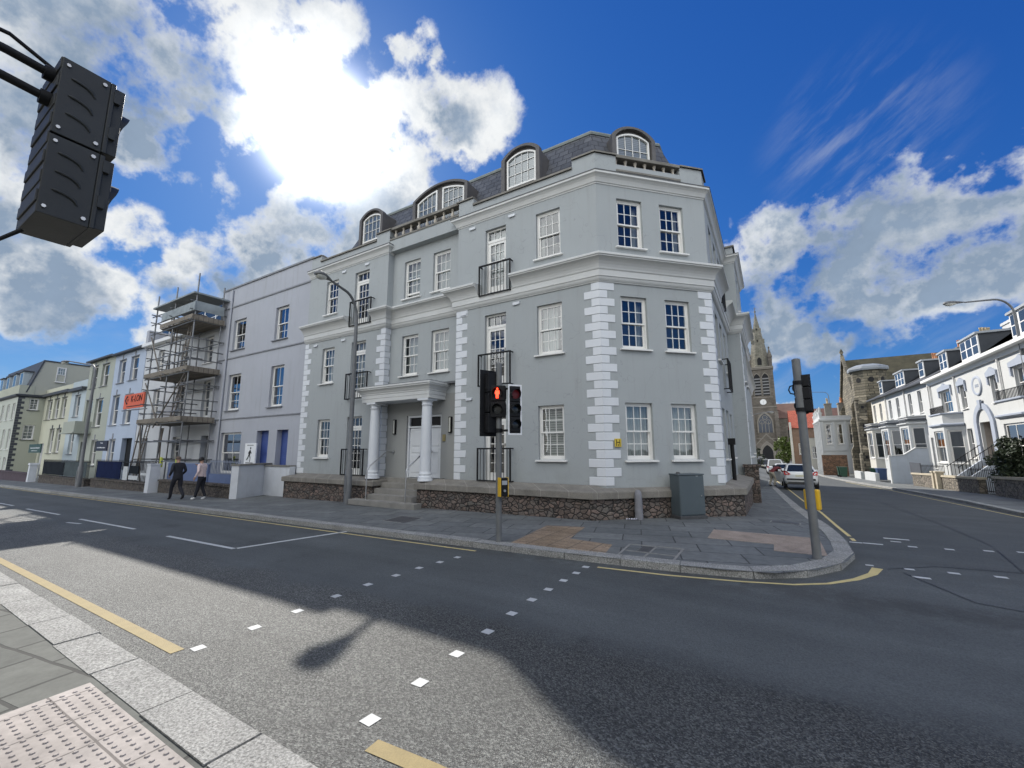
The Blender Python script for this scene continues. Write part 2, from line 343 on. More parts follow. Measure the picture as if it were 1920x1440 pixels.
def thing(name,label,cat,loc=(0,0,0),rz=0.,group=None):
    o=bpy.data.objects.new(name,None); C.objects.link(o); o.empty_display_size=.3
    o.location=loc; o.rotation_euler=(0,0,rz); WM[o.name]=Matrix.Translation(loc)@Matrix.Rotation(rz,4,'Z')
    return tag(o,label,cat,group)
def solo(mb,name,m,label,cat,loc,group=None,bevel=0.):
    """a thing that is one mesh, its origin at loc"""
    mb.v=[p-Vector(loc) for p in mb.v]; o=mb.build(name,m,None,bevel); o.location=loc; WM[o.name]=Matrix.Translation(loc)
    return tag(o,label,cat,group)
def struct(mb,name,m,bevel=0.):
    o=mb.build(name,m,None,bevel); o['kind']='structure'; return o
def frame(x,y,dx,dy,z=0.):
    """local x runs along a wall, local y into it, z up"""
    l=math.hypot(dx,dy); dx/=l; dy/=l
    return Matrix(((dx,-dy,0,x),(dy,dx,0,y),(0,0,1,z),(0,0,0,1)))
def text_mb(txt,M,size,depth,mb,mi=0,align='CENTER'):
    """lettering as mesh; text plane is local x/z facing -y of M"""
    cu=bpy.data.curves.new('lettering','FONT'); cu.body=txt; cu.size=size; cu.extrude=depth; cu.align_x=align; cu.align_y='CENTER'; cu.resolution_u=3
    o=bpy.data.objects.new('lettering',cu); C.objects.link(o)
    me=bpy.data.meshes.new_from_object(o.evaluated_get(bpy.context.evaluated_depsgraph_get()))
    R=M@Matrix.Rotation(math.pi/2,4,'X'); old=mb.M; mb.M=R
    mb.add([tuple(v.co) for v in me.vertices],[tuple(p.vertices) for p in me.polygons],False,mi); mb.M=old
    bpy.data.objects.remove(o); bpy.data.curves.remove(cu); bpy.data.meshes.remove(me)

def gz(x,y):
    z=0.
    if x<-4: z-=.0118*(-4-max(x,-100))
    if y>11.5 and x>-3:
        yy=min(y,60)-11.5; z+=-.036*yy+.00021*yy*yy
        if y>60: z-=.0096*min(y-60,40)
    return z
def gn(x): return -.03+.0118*min(0.,max(x,-100)+9)

# ------------------------------------------------------------------ ground, roads, pavements
def asphalt():
    m=bpy.data.materials.new('asphalt'); m.use_nodes=True; T=NT(m.node_tree); b=T.n['Principled BSDF']; P=T.pos(); p=T.xyz(P)
    wob=T.m('MULTIPLY',T.m('SUBTRACT',T.noise(P,1.1,5,.65),.5),1.2)
    yy=T.m('ADD',p[1],T.m('ADD',wob,T.m('MULTIPLY',p[0],-.02)))
    coarse=T.sstep(yy,4.25,3.75)                       # worn surface dressing, older lane
    side=T.m('MULTIPLY',T.sstep(p[1],8.4,9.6),T.sstep(p[0],-.6,.6))
    band=T.m('MULTIPLY',T.sstep(yy,2.75,3.3),T.sstep(p[0],-6.,-1.5))
    chips=T.vor(P,95.,'F1','Color'); cv=T.xyz(chips)[0]
    ch2=T.noise(P,38.,3,.7)
    big=T.lin(T.noise(P,.55,5,.6),.3,.7,.86,1.14)
    track=T.lin(T.noise(T.comb(T.m('MULTIPLY',p[0],.12),p[1],0.),1.4,4,.6),.3,.7,.86,1.16)
    cc=T.mix(T.m('POWER',cv,1.7),(.036,.037,.036),(.20,.205,.19))
    cc=T.v('SCALE',cc,T.lin(ch2,.3,.7,.72,1.28))
    cc=T.mix(T.m('MULTIPLY',band,.75),cc,T.v('SCALE',cc,.62))
    fc=T.mix(cv,(.068,.074,.074),(.108,.116,.115))
    fc=T.v('SCALE',fc,T.lin(T.noise(P,120.,2,.6),.3,.7,.86,1.14))
    c=T.mix(coarse,fc,cc); c=T.mix(side,c,T.v('SCALE',fc,.76))
    # kerbside dirt, oil drips and polished wheel tracks
    ed=T.m('MULTIPLY',T.m('MULTIPLY',T.sstep(p[1],6.15,6.7),T.sstep(p[1],7.4,6.9)),T.sstep(T.noise(P,3.,4,.7),.3,.6)); c=T.mix(T.m('MULTIPLY',ed,.55),c,(.03,.029,.026))
    oil=T.vor(P,.9); c=T.mix(T.m('MULTIPLY',T.sstep(oil,.09,.02),.55),c,(.018,.018,.02))
    for yc in (2.75,4.05,5.25,6.1): c=T.mix(T.m('MULTIPLY',T.sstep(T.m('ABSOLUTE',T.m('SUBTRACT',T.m('ADD',p[1],T.m('MULTIPLY',wob,.15)),yc)),.42,.05),.16),c,T.v('SCALE',c,.62))
    c=T.v('SCALE',c,T.m('MULTIPLY',big,track))
    # tar seams and worn patches
    pt=T.noise(P,.9,4,.7); c=T.v('SCALE',c,T.lin(T.sstep(pt,.58,.7),0.,1.,1.,.82))
    T.put(b.inputs['Base Color'],c); T.put(b.inputs['Roughness'],T.mix(coarse,(.82,)*3,(.72,)*3)); b.inputs['Specular IOR Level'].default_value=.45
    h=T.m('ADD',T.m('MULTIPLY',T.vor(P,95.),T.lin(coarse,0,1,.35,1.5)),T.m('MULTIPLY',T.noise(P,160.,2),.3))
    T.put(b.inputs['Normal'],T.bump(h,.55,.012)); return m
ASPH=asphalt()
FLAGS=courses('flagstones',[(.966,.259,0),(-.259,.966,0)],(.11,.118,.118),(.155,.162,.158),(.05,.05,.05),.95,.62,.014,.8,.5,1.,.37,.3)
FLAGSN=courses('near_flagstones',[(.985,.17,0),(-.17,.985,0)],(.066,.071,.063),(.092,.096,.085),(.024,.025,.022),.62,.43,.016,.85,.5,1.,.4,.28)
g=MB()
xs=[-3000,-900,-350,-180]+[-108+4*i for i in range(43)]+[90,180,400,1000,3000]
ys=[-3000,-800,-250,-60,-20]+[-8+2*i for i in range(10)]+[11.5]+[12+2*i for i in range(95)]+[260,400,900,3000]
vs=[(x,y,gz(x,y)-.1) for y in ys for x in xs]; n=len(xs)
g.add(vs,[(j*n+i,j*n+i+1,(j+1)*n+i+1,(j+1)*n+i) for j in range(len(ys)-1) for i in range(n-1)],True)
struct(g,'road',ASPH)

KERB=[(-110,6.75),(-40,6.75),(-4.5,6.75),(-3,6.8),(-1.7,6.92),(-.75,7.04),(-.1,7.22),(.42,7.75),(.82,8.45),(1.02,9.2),(1.06,10.4),(.97,12.5),(.8,15),(.66,17.3),(.35,24.5),(.03,32),(-.5,45),(-1.85,72),(-4.5,125)]
def along(path,step):
    out=[]; d=0.
    for i in range(len(path)-1):
        a,b=Vector(path[i]),Vector(path[i+1]); L=(b-a).length; k=max(1,round(L/step))
        for t in range(k): out.append(a+(b-a)*t/k)
    out.append(Vector(path[-1])); return out
def inner(p):
    x,y=p
    if y<7.0 and x<-3: return Vector((x,11.2 if x<-16.5 else 10.95))
    if y>13: return Vector((-1.25 if y<45 else x-1.6,y))
    t=max(0,min(1,(x+3+ (y-6.8)*.55)/7.)); return Vector((-3.45+2.25*t,10.95+2.4*t))
def pave(name,kerb,innerf,m,zf=gz,step=1.5,k=7):
    g=MB(); st=along(kerb,step); vs=[]
    for p in st:
        q=innerf(p)
        for j in range(k+1):
            r=p+(q-p)*j/k; vs.append((r.x,r.y,zf(r.x,r.y)))
    fs=[(i*(k+1)+j,(i+1)*(k+1)+j,(i+1)*(k+1)+j+1,i*(k+1)+j+1) for i in range(len(st)-1) for j in range(k)]
    g.add(vs,fs,True); return struct(g,name,m)
pave('pavement',KERB,inner,FLAGS)
def kerbs(name,path,width,length,zf,drop=.14,side=-1,gap=.012,jit=.004):
    """row of granite kerb stones, outer face on the path, each stone very slightly out of line"""
    g=MB(); st=along(path,.25); L=[0.]
    for i in range(1,len(st)): L.append(L[-1]+(st[i]-st[i-1]).length)
    def at(s):
        for i in range(1,len(st)):
            if L[i]>=s:
                t=(s-L[i-1])/max(1e-6,L[i]-L[i-1]); p=st[i-1].lerp(st[i],t); d=(st[i]-st[i-1]).normalized(); return p,d
        return st[-1],(st[-1]-st[-2]).normalized()
    s=0.
    while s<L[-1]-.2:
        ln=length*random.uniform(.85,1.15); a,da=at(s+gap/2); b,db=at(min(L[-1],s+ln-gap/2)); j=random.uniform(-jit,jit); jz=random.uniform(-jit,jit)
        na=Vector((-da.y,da.x))*-side; nb=Vector((-db.y,db.x))*-side
        pts=[]
        for p,nn in ((a,na),(b,nb)):
            o=p+nn*(j); i=p+nn*(width+j); zt=zf(p.x,p.y)+.006+jz
            pts+=[(o.x,o.y,zt-drop),(o.x,o.y,zt-.02),(o.x+nn.x*.018,o.y+nn.y*.018,zt),(i.x,i.y,zt),(i.x,i.y,zt-drop)]
        f=[(0,5,6,1),(1,6,7,2),(2,7,8,3),(3,8,9,4),(0,1,2,3,4),(9,8,7,6,5)]
        if side<0: pass
        g.add(pts,f); s+=ln
    return struct(g,name,GRANITE)
kerbs('kerb',KERB,.27,.95,gz,side=-1)
# opposite pavement of the side street
KR=[(60,15.5),(15,15.6),(9.5,16.4),(7.3,17.8),(6.55,19.9),(6.78,26.3),(6.66,32.2),(6.36,38),(5.47,47),(4.6,59),(4.1,75),(2.5,125)]
def innr(p):
    if p.x>7.0: return Vector((max(p.x,9.6),max(27.5,p.y+2)))
    return Vector((p.x+2.9 if p.y<45 else p.x+2.2,p.y+.6))
pave('side_street_pavement',KR,innr,FLAGS)
kerbs('side_street_kerb',KR,.25,1.0,gz,side=1)
# near pavement
NK=[(-60,1.70),(-20,1.70),(14,1.70)]
g=MB(); xs=[-60+2*i for i in range(38)]; vs=[]
for x in xs:
    for y in (1.40,.2,-1,-2.5,-5): vs.append((x,y,gn(x)))
g.add(vs,[(i*5+j,i*5+j+1,(i+1)*5+j+1,(i+1)*5+j) for i in range(len(xs)-1) for j in range(4)],True); struct(g,'near_pavement',FLAGSN)
random.seed(21)
kerbs('near_kerb',[(14,1.70),(-20,1.70),(-60,1.70)],.325,1.0,lambda x,y:gn(x),side=-1,gap=.022,jit=.006)

# tactile paving: blister domes near the camera, flat-topped blisters by the far signal, ribbed strip at the corner
TPINK=courses('pink_tactile',[(1,.02,0),(-.02,1,0)],(.285,.255,.232),(.355,.322,.298),(.13,.115,.105),.4,.4,.008,.85,.2,1.,0.,.28)
g=MB(); x0,x1,y0,y1=-4.55,-1.35,.0,1.335
zt=-.03+.004
sl=lambda y:.10*(1.335-y)           # the edge of the tactile area runs slightly askew
g.add([(x0,y1,zt),(x0+.1,y0,zt),(x1,y0,zt),(x1,y1,zt)],[(0,1,2,3)])
nx=int((x1-x0)/.0667); ny=int((y1-y0)/.0667)
for i in range(nx):
    for j in range(ny):
        cx=x0+.05+(i+.5)*.0667; cy=y1-(j+.5)*.0667
        if cx<x0+.06+sl(cy)*.75: continue
        m=8; r=.0165; vs=[(cx+r*math.cos(2*math.pi*k/m),cy+r*math.sin(2*math.pi*k/m),zt) for k in range(m)]+[(cx+r*.62*math.cos(2*math.pi*k/m),cy+r*.62*math.sin(2*math.pi*k/m),zt+.0065) for k in range(m)]
        g.add(vs,[(k,(k+1)%m,m+(k+1)%m,m+k) for k in range(m)]+[tuple(range(m,2*m))],False)
struct(g,'tactile_paving',TPINK)
TBUFF=courses('buff_tactile',[(1,0,0),(0,1,0)],(.225,.165,.11),(.29,.215,.15),(.11,.09,.07),.4,.4,.012,.85,.3,1.,0.,.3)
g=MB()
def flat(g,poly,dz,k=1):
    g.add([(x,y,gz(x,y)+dz) for x,y in poly],[tuple(range(len(poly)))])
flat(g,[(-4.3,7.03),(-2.5,7.03),(-2.62,7.8),(-3.5,7.9),(-3.7,9.2),(-4.55,9.0)],.004)
for i in range(34):
    for j in range(28):
        x=-4.3+i*.0667; y=7.06+j*.0667
        if (x<-2.6 and y<7.75) or (x<-3.62-(y-7.9)*.1 and x>-4.45 and y<8.9): g.lathe([(.017,0),(.011,.006)],(x,y,gz(x,y)+.004),6)
struct(g,'buff_tactile_paving',TBUFF)
TRIB=mat('ribbed_tactile',(.33,.27,.23),.9,.25,3,.3,50,fine=.15)
g=MB()
for k in range(15):
    y0=8.75+.115*k; xa=-1.2 if y0>9.25 else -.1
    xa2=-1.2
    lim=.62-.0*k
    xs0=(-.12 if y0<9.25 else -1.22) if y0<10.3 else -.1
    if y0>10.35: break
    g.box(xs0+ (y0-9)*.0,.62,y0,y0+.07,gz(0,y0)-.02,gz(0,y0)+.011)
struct(g,'ribbed_tactile_paving',TRIB)
# covers let into the pavement
CONC=mat('concrete_frame',(.24,.235,.22),.9,.2,4,.3,60,fine=.15)
CAST=mat('cast_iron_cover',(.06,.06,.062),.55,.3,12,.6,30)
def cover(poly,label,inset=.05,m=CAST,border=CONC):
    c=(sum(p[0] for p in poly)/len(poly),sum(p[1] for p in poly)/len(poly)); z=gz(*c)
    t=thing('utility_cover',label,'cover',(c[0],c[1],z))
    g=MB(); g.prism([(x,y,z-.02) for x,y in poly],(0,0,.024)); g.build('surround',border,t)
    g=MB(); q=[(c[0]+(x-c[0])*(1-inset*2),c[1]+(y-c[1])*(1-inset*2)) for x,y in poly]
    g.prism([(x,y,z-.01) for x,y in q],(0,0,.018)); g.build('plate',m,t)
cover([(-8.55,7.75),(-7.75,7.75),(-7.95,8.6),(-8.75,8.6)],'wide iron cover in the pavement in front of the entrance steps')
cover([(-2.12,7.5),(-1.9,7.5),(-1.9,7.98),(-2.12,7.98)],'small dark iron cover inside a pale framed slab near the corner kerb')
cover([(-.2,12.3),(.42,12.2),(.44,12.45),(-.18,12.55)],'narrow drain cover in the side street pavement past the corner')
g=MB()
for a,b in (((-2.3,7.05),(-2.36,8.0)),((-2.36,8.0),(-1.46,8.1)),((-1.46,8.1),(-1.45,7.1)),((-2.3,7.5),(-1.45,7.5)),((-1.9,7.1),(-1.9,8.05))):
    g.bar((*a,gz(*a)+.001),(*b,gz(*b)+.001),.035,.012)
struct(g,'pavement_joint',CONC)
# painted road markings
def paintmat(name,col,wear=.5):
    m=mat(name,col,.75,.12,6,.4,110,fine=.12)
    return m
PW=paintmat('white_road_paint',(.52,.53,.52)); PY=paintmat('yellow_road_paint',(.255,.195,.078)); PYF=paintmat('pale_yellow_road_paint',(.60,.49,.22))
RZ=-.1+.004
def fx(p):
    x,y=p
    if x>=-4: return Vector((x,y))
    d=-4-x; s=(1.8+.0118*d)/(1.8+.008*d); return Vector((x*s,y*s))
def stripe(g,path,wd):
    st=along([tuple(p) for p in path],.8); vs=[]
    for i,p in enumerate(st):
        d=(st[min(i+1,len(st)-1)]-st[max(i-1,0)]).normalized(); nn=Vector((-d.y,d.x)); ww=wd if not callable(wd) else wd(i/(len(st)-1))
        for s in (-.5,.5):
            r=p+nn*ww*s; vs.append((r.x,r.y,gz(r.x,r.y)+RZ))
    g.add(vs,[(2*i,2*i+2,2*i+3,2*i+1) for i in range(len(st)-1)])
g=MB(); stripe(g,[(-70,2.0),(-12,2.0),(-4.79,1.99)],.11); stripe(g,[(-2.265,2.045),(-1.8,2.08),(3,2.2)],.115); struct(g,'yellow_line_marking',PY)
g=MB(); stripe(g,[(-100,6.62),(-20,6.6),(-4.75,6.53)],.055)
stripe(g,[(-2.47,6.6),(-1.46,6.71),(-.52,6.92),(.1,7.13),(.5,7.42),(.85,7.85),(1.1,8.3),(1.22,8.72)],lambda t:.06 if t<.55 else .06+.16*(t-.55))
stripe(g,[(1.24,11.03),(1.2,13.2),(1.16,17.2),(.95,22),(.62,33),(.1,45)],.07); stripe(g,[(6.35,19),(6.3,25),(6.1,35),(5.2,47)],.06); struct(g,'pale_yellow_line_marking',PYF)
g=MB(); a=fx((-11.6,4.38)); b=fx((-8.9,4.45)); c=fx((-8.5,6.66))
stripe(g,[a,b],.085); stripe(g,[b+Vector((.02,.042)),c],.11)
for p,q in (((-17.0,4.27),(-13.42,4.38)),((-22.1,4.16),(-18.9,4.27)),((-27,4.1),(-24,4.18)),((-32,4.05),(-29,4.1)),((-42,4.0),(-36,4.05))): stripe(g,[fx(p),fx(q)],.08)
stripe(g,[fx((-16.47,3.89)),fx((-15.81,4.0))],.08)
struct(g,'white_line_marking',PW)
g=MB(); random.seed(4)
R1=[(-4.7,2.12),(-4.73,2.64),(-4.78,3.14),(-4.84,3.69),(-4.87,4.21),(-4.86,4.71),(-4.85,5.18),(-4.8,5.61),(-4.75,6.0)]
R2=[(-2.47,2.21),(-2.51,2.73),(-2.56,3.25),(-2.59,3.78),(-2.63,4.31),(-2.65,4.81),(-2.65,5.26),(-2.64,5.71),(-2.63,6.14),(-2.63,6.52)]
for x,y in R1+R2:
    a=.052; t=random.uniform(-.08,.08); vs=[]
    for u,v in ((-1,-1),(1,-1),(1,1),(-1,1)): vs.append((x+a*(u*math.cos(t)-v*math.sin(t)),y+a*(u*math.sin(t)+v*math.cos(t)),gz(x,y)+RZ))
    g.add(vs,[(0,1,2,3)])
for (x,y),(dx,dy) in [((1.24,10.86),(.2,.09)),((1.5,10.88),(.3,.09)),((2.0,11.73),(.4,.1)),((1.92,11.34),(.16,.08)),((2.08,10.92),(.13,.1)),((2.59,10.98),(.13,.1)),((3.14,11.16),(.13,.1)),((3.6,11.31),(.13,.1)),
                      ((1.15,8.88),(.1,.08)),((1.62,8.9),(.12,.1)),((1.65,8.42),(.2,.09)),((2.12,8.95),(.13,.1)),((2.62,9.02),(.13,.1)),((3.1,9.12),(.13,.1))]:
    g.add([(x+u*dx/2,y+v*dy/2,gz(x,y)+RZ) for u,v in ((-1,-1),(1,-1),(1,1),(-1,1))],[(0,1,2,3)])
struct(g,'crossing_stud_marking',PW)
SEAM=mat('bitumen_seam',(.014,.014,.015),.6,.3,6)
g=MB()
for pth in ([(1.35,8.75),(2.0,9.3),(3.2,9.5),(5.2,9.35),(8,9.4)],[(1.5,8.6),(1.9,7.4),(3.4,6.9),(5.5,6.8)],[(3.0,9.5),(3.4,12),(3.6,16),(3.7,24)]): stripe(g,pth,.022)
struct(g,'road_seam',SEAM)
# ------------------------------------------------------------------ windows and walls
def wall_panel(mb,s0,s1,z0,z1,ops,i=0.,rev=.13,mi=0):
    """wall skin in the current frame with openings [(a,b,c,d)] and their reveals"""
    S=sorted({s0,s1,*[o[0] for o in ops],*[o[1] for o in ops]}); Z=sorted({z0,z1,*[o[2] for o in ops],*[o[3] for o in ops]})
    S=[s for s in S if s0<=s<=s1]; Z=[z for z in Z if z0<=z<=z1]
    for a,b in zip(S,S[1:]):
        for c,d in zip(Z,Z[1:]):
            ms,mz=(a+b)/2,(c+d)/2
            if any(o[0]<ms<o[1] and o[2]<mz<o[3] for o in ops): continue
            mb.quad((a,i,c),(b,i,c),(b,i,d),(a,i,d),mi)
    for a,b,c,d in ops:
        j=i+rev
        mb.quad((a,i,c),(a,j,c),(a,j,d),(a,i,d),mi); mb.quad((b,i,c),(b,i,d),(b,j,d),(b,j,c),mi)
        mb.quad((a,i,d),(a,j,d),(b,j,d),(b,i,d),mi); mb.quad((a,i,c),(b,i,c),(b,j,c),(a,j,c),mi)
def room(parent,M,a,b,c,d,i,dep=.55,m=None):
    r=MB(); r.M=M; e=.01; y0=i; y1=i+dep
    r.quad((a-e,y1,c-e),(b+e,y1,c-e),(b+e,y1,d+e),(a-e,y1,d+e)); r.quad((a-e,y0,c-e),(a-e,y1,c-e),(a-e,y1,d+e),(a-e,y0,d+e)); r.quad((b+e,y0,c-e),(b+e,y1,c-e),(b+e,y1,d+e),(b+e,y0,d+e))
    r.quad((a-e,y0,d+e),(b+e,y0,d+e),(b+e,y1,d+e),(a-e,y1,d+e)); r.quad((a-e,y0,c-e),(b+e,y0,c-e),(b+e,y1,c-e),(a-e,y1,c-e))
    return r.build('room',m or ROOM,parent)
def sash(parent,M,a,b,c,d,i=0.,rev=.13,cols=3,rows=(2,2),bars=.02,curt=None,fm=None,gm=None,sillm=None,sill=True,fw=.05,opened=0.,sw=.075):
    """vertical sliding sash window filling the opening a..b, c..d (rev deep); parts: frame with glazing bars, pane, sill, curtain"""
    f=MB(); f.M=M; y=i+rev
    for x0,x1,z0,z1 in ((a,a+fw,c,d),(b-fw,b,c,d),(a+fw,b-fw,d-fw,d),(a+fw,b-fw,c,c+fw*.9)): f.box(x0,x1,y-.04,y+.08,z0,z1)
    ia,ib,ic,idd=a+fw,b-fw,c+fw*.9,d-fw; mid=(ic+idd)/2
    t=.042
    def leaf(z0,z1,y0,nr,rail):
        f.box(ia,ia+t,y0,y0+.035,z0,z1); f.box(ib-t,ib,y0,y0+.035,z0,z1); f.box(ia+t,ib-t,y0,y0+.035,z1-t,z1); f.box(ia+t,ib-t,y0,y0+.035,z0,z0+rail)
        for k in range(1,cols):
            x=ia+t+(ib-ia-2*t)*k/cols; f.box(x-bars/2,x+bars/2,y0+.006,y0+.03,z0+rail,z1-t)
        for k in range(1,nr):
            z=z0+rail+(z1-t-z0-rail)*k/nr; f.box(ia+t,ib-t,y0+.008,y0+.028,z-bars/2,z+bars/2)
    if rows[1]:
        leaf(mid-.02,idd,y-.028,rows[0],t); leaf(ic+opened,mid+.02+opened,y+.012,rows[1],.065)
    else: leaf(ic,idd,y-.01,rows[0],.065)
    fo=f.build('window',fm or FRAME,parent)
    p=MB(); p.M=M
    if rows[1]:
        p.quad((ia+t,y-.01,mid),(ib-t,y-.01,mid),(ib-t,y-.01,idd-t),(ia+t,y-.01,idd-t)); p.quad((ia+t,y+.03,ic+.06+opened),(ib-t,y+.03,ic+.06+opened),(ib-t,y+.03,mid+opened),(ia+t,y+.03,mid+opened))
    else: p.quad((ia+t,y+.006,ic+.06),(ib-t,y+.006,ic+.06),(ib-t,y+.006,idd-t),(ia+t,y+.006,idd-t))
    p.build('pane',gm or GLASS,fo)
    if sill:
        s=MB(); s.M=M; s.add([(a-sw,i-.085,c-.055),(b+sw,i-.085,c-.055),(b+sw,i+rev,c-.055),(a-sw,i+rev,c-.055),(a-sw,i-.085,c-.018),(b+sw,i-.085,c-.018),(b+sw,i+rev,c+.006),(a-sw,i+rev,c+.006)],[(0,3,2,1),(4,5,6,7),(0,1,5,4),(1,2,6,5),(2,3,7,6),(3,0,4,7)])
        s.build('sill',sillm or fm or FRAME,fo)
    if curt:
        k=MB(); k.M=M; yc=y+.16
        for (m,u0,u1,v0,v1) in curt:
            k=MB(); k.M=M; x0=ia+(ib-ia)*u0; x1=ia+(ib-ia)*u1; z0=ic+(idd-ic)*v0; z1=ic+(idd-ic)*v1; N=14; vs=[]
            for q_ in range(N+1):
                x=x0+(x1-x0)*q_/N; yy=yc+.02*math.sin(q_*2.1)*(0 if m is BLIND else 1); vs+=[(x,yy,z0),(x,yy,z1)]
            k.add(vs,[(2*q_,2*q_+2,2*q_+3,2*q_+1) for q_ in range(N)],True); k.build('blind' if m is BLIND else 'curtain',m,fo); yc+=.05
    room(fo,M,a,b,c,d,y+.08)
    return fo
def frenchdoor(parent,M,a,b,c,d,i=0.,rev=.13,curt=None):
    f=MB(); f.M=M; y=i+rev; fw=.055; tz=d-.44
    for x0,x1,z0,z1 in ((a,a+fw,c,d),(b-fw,b,c,d),(a+fw,b-fw,d-fw,d),(a+fw,b-fw,c,c+.04),(a+fw,b-fw,tz,tz+.09)): f.box(x0,x1,y-.03,y+.06,z0,z1)
    ia,ib=a+fw,b-fw
    for k in (1,2):
        x=ia+(ib-ia)*k/3; f.box(x-.01,x+.01,y,y+.03,tz+.09,d-fw)
    t=.085
    f.box(ia,ia+t,y-.015,y+.04,c+.04,tz); f.box(ib-t,ib,y-.015,y+.04,c+.04,tz); f.box(ia+t,ib-t,y-.015,y+.04,tz-t,tz); f.box(ia+t,ib-t,y-.015,y+.04,c+.04,c+.24)
    for k in (1,2):
        x=ia+t+(ib-ia-2*t)*k/3; f.box(x-.01,x+.01,y-.004,y+.02,c+.24,tz-t)
    for k in range(1,5):
        z=c+.24+(tz-t-c-.24)*k/5; f.box(ia+t,ib-t,y-.002,y+.018,z-.01,z+.01)
    fo=f.build('glazed_door',FRAME,parent); p=MB(); p.M=M
    p.quad((ia,y+.022,tz+.09),(ib,y+.022,tz+.09),(ib,y+.022,d-fw),(ia,y+.022,d-fw)); p.quad((ia+t,y+.022,c+.24),(ib-t,y+.022,c+.24),(ib-t,y+.022,tz-t),(ia+t,y+.022,tz-t)); p.build('pane',GLASS,fo)
    if curt:
        k=MB(); k.M=M; k.quad((ia,y+.15,c+.05),(ib,y+.15,c+.05),(ib,y+.15,d),(ia,y+.15,d)); k.build('curtain',curt,fo)
    h=MB(); h.M=M; h.box(ib-t*.6,ib-t*.4,y-.06,y-.02,c+1.02,c+1.1); h.box(ib-t-.06,ib-t*.4,y-.065,y-.045,c+1.05,c+1.075); h.build('handle',CHROME,fo)
    room(fo,M,a,b,c,d,y+.06)
def juliet(parent,M,a,b,c,d,out=.17,n=9):
    r=MB(); r.M=M; y=-out
    r.box(a,b,y-.022,y+.022,d-.045,d); r.box(a,b,y-.015,y+.015,c,c+.035)
    for x in (a,b):
        x_=x if x==a else x-.03
        r.box(x_,x_+.03,y-.015,.0,d-.035,d-.005); r.box(x_,x_+.03,y-.015,.0,c,c+.03); r.box(x_-.004,x_+.034,y-.02,y+.02,c,d)
    for k in range(1,n+1):
        x=a+(b-a)*k/(n+1); r.cyl((x,y,c+.03),(x,y,d-.03),.0095,n=6)
    return r.build('balcony_railing',IRON,parent)
def quoins(parent,Ma,sa,Mb_,sb,z0,z1,n=24,la=.44,lb=.44,sh=.23,first=0,pr=.018,da=-1,db=1):
    """alternating long and short blocks wrapped round a corner; Ma runs up to the corner at sa, Mb_ away from it at sb"""
    g=MB(); h=(z1-z0)/n
    for k in range(n):
        lo=(k+first)%2==0; za=z0+h*k+.006; zb=z0+h*(k+1)-.006
        if Ma is not None:
            g.M=Ma; l=la if lo else sh; x0,x1=(sa-l,sa+pr) if da<0 else (sa-pr,sa+l)
            g.box(x0,x1,-pr,.01,za,zb)
        if Mb_ is not None:
            g.M=Mb_; l=sh if lo else lb; l=min(l,lb); x0,x1=(sb+.002,sb+l) if db>0 else (sb-l,sb-.002)
            g.box(x0,x1,-pr+.0015,.01,za+.001,zb-.001)
    return g.build('quoins',WHITE,parent,.008,1)

# ------------------------------------------------------------------ the grey corner building
YA=10.64; YR=10.92; XL=-16.92; RL,RR=-12.0,-8.6
A=frame(0,YA,1,0); AR=frame(0,YR,1,0); B=frame(-3.68,YA,1,1); CX=-1.177; CY=13.143; Cf=frame(CX,CY,0,1)
LB=3.54
bld=thing('apartment_building','three storey grey stucco corner building with white quoins, slate mansard and arched dormers','building',(-3.68,YA,0))
W_=((1.44,2.94),(4.42,5.90),(7.36,8.83)); D_=((.80,2.98),(3.72,5.93),(6.66,8.83))
wallA=MB(); wallA.M=A
ZB,ZT=-.3,9.9
aw=[(-15.74,-14.96,0),(-5.6,-4.8,0)]; ad=[(-13.9,-13.06),(-7.47,-6.68)]
opl=[(-15.74,-14.96,*z) for z in W_]+[(-13.9,-13.06,*z) for z in D_]; opr=[(-5.6,-4.8,*z) for z in W_]+[(-7.47,-6.68,*z) for z in D_]
wallA.M=A; wallA_ops=opl
wall_panel(wallA,XL,RL,ZB,ZT,opl); wall_panel(wallA,RR,-3.68,ZB,ZT,opr)
oprec=[(-11.41,-10.6,4.38,5.88),(-9.97,-9.17,4.38,5.88),(-11.41,-10.6,7.32,8.80),(-9.97,-9.17,7.32,8.80)]
wallA.M=AR; wall_panel(wallA,RL,RR,3.6,ZT-.3,oprec)
wallA.M=Matrix.Identity(4); wallA.quad((RL,YA,ZB),(RL,YR,ZB),(RL,YR,ZT),(RL,YA,ZT)); wallA.quad((RR,YA,ZB),(RR,YR,ZB),(RR,YR,ZT),(RR,YA,ZT))
opb=[(s0,s1,*z) for s0,s1 in ((.63,1.43),(2.0,2.79)) for z in W_]
wallA.M=B; wall_panel(wallA,0,LB,ZB,ZT,opb)
opc=[(.85,1.6,*z) for z in W_]+[(2.15,2.95,*z) for z in D_]+[(3.5,4.25,*z) for z in W_]
wallA.M=Cf; wall_panel(wallA,0,5.4,ZB,ZT,opc)
opcb=[(6.1,6.8,*z) for z in W_]+[(7.6,8.3,*z) for z in W_]
CB=frame(CX+.45,CY,0,1); wallA.M=CB; wall_panel(wallA,5.4,9.2,ZB-.8,ZT,opcb)
wallA.M=Matrix.Identity(4)
for yy in (CY+5.4,CY+9.2): wallA.quad((CX,yy,ZB-.8),(CX+.45,yy,ZB-.8),(CX+.45,yy,ZT),(CX,yy,ZT))
opc2=[(s,s+.75,*z) for s in (10.4,13.2,16.4,19.6,22.8,25.4) for z in W_]
wallA.M=Cf; wall_panel(wallA,9.2,28.5,ZB-1.,ZT,opc2)
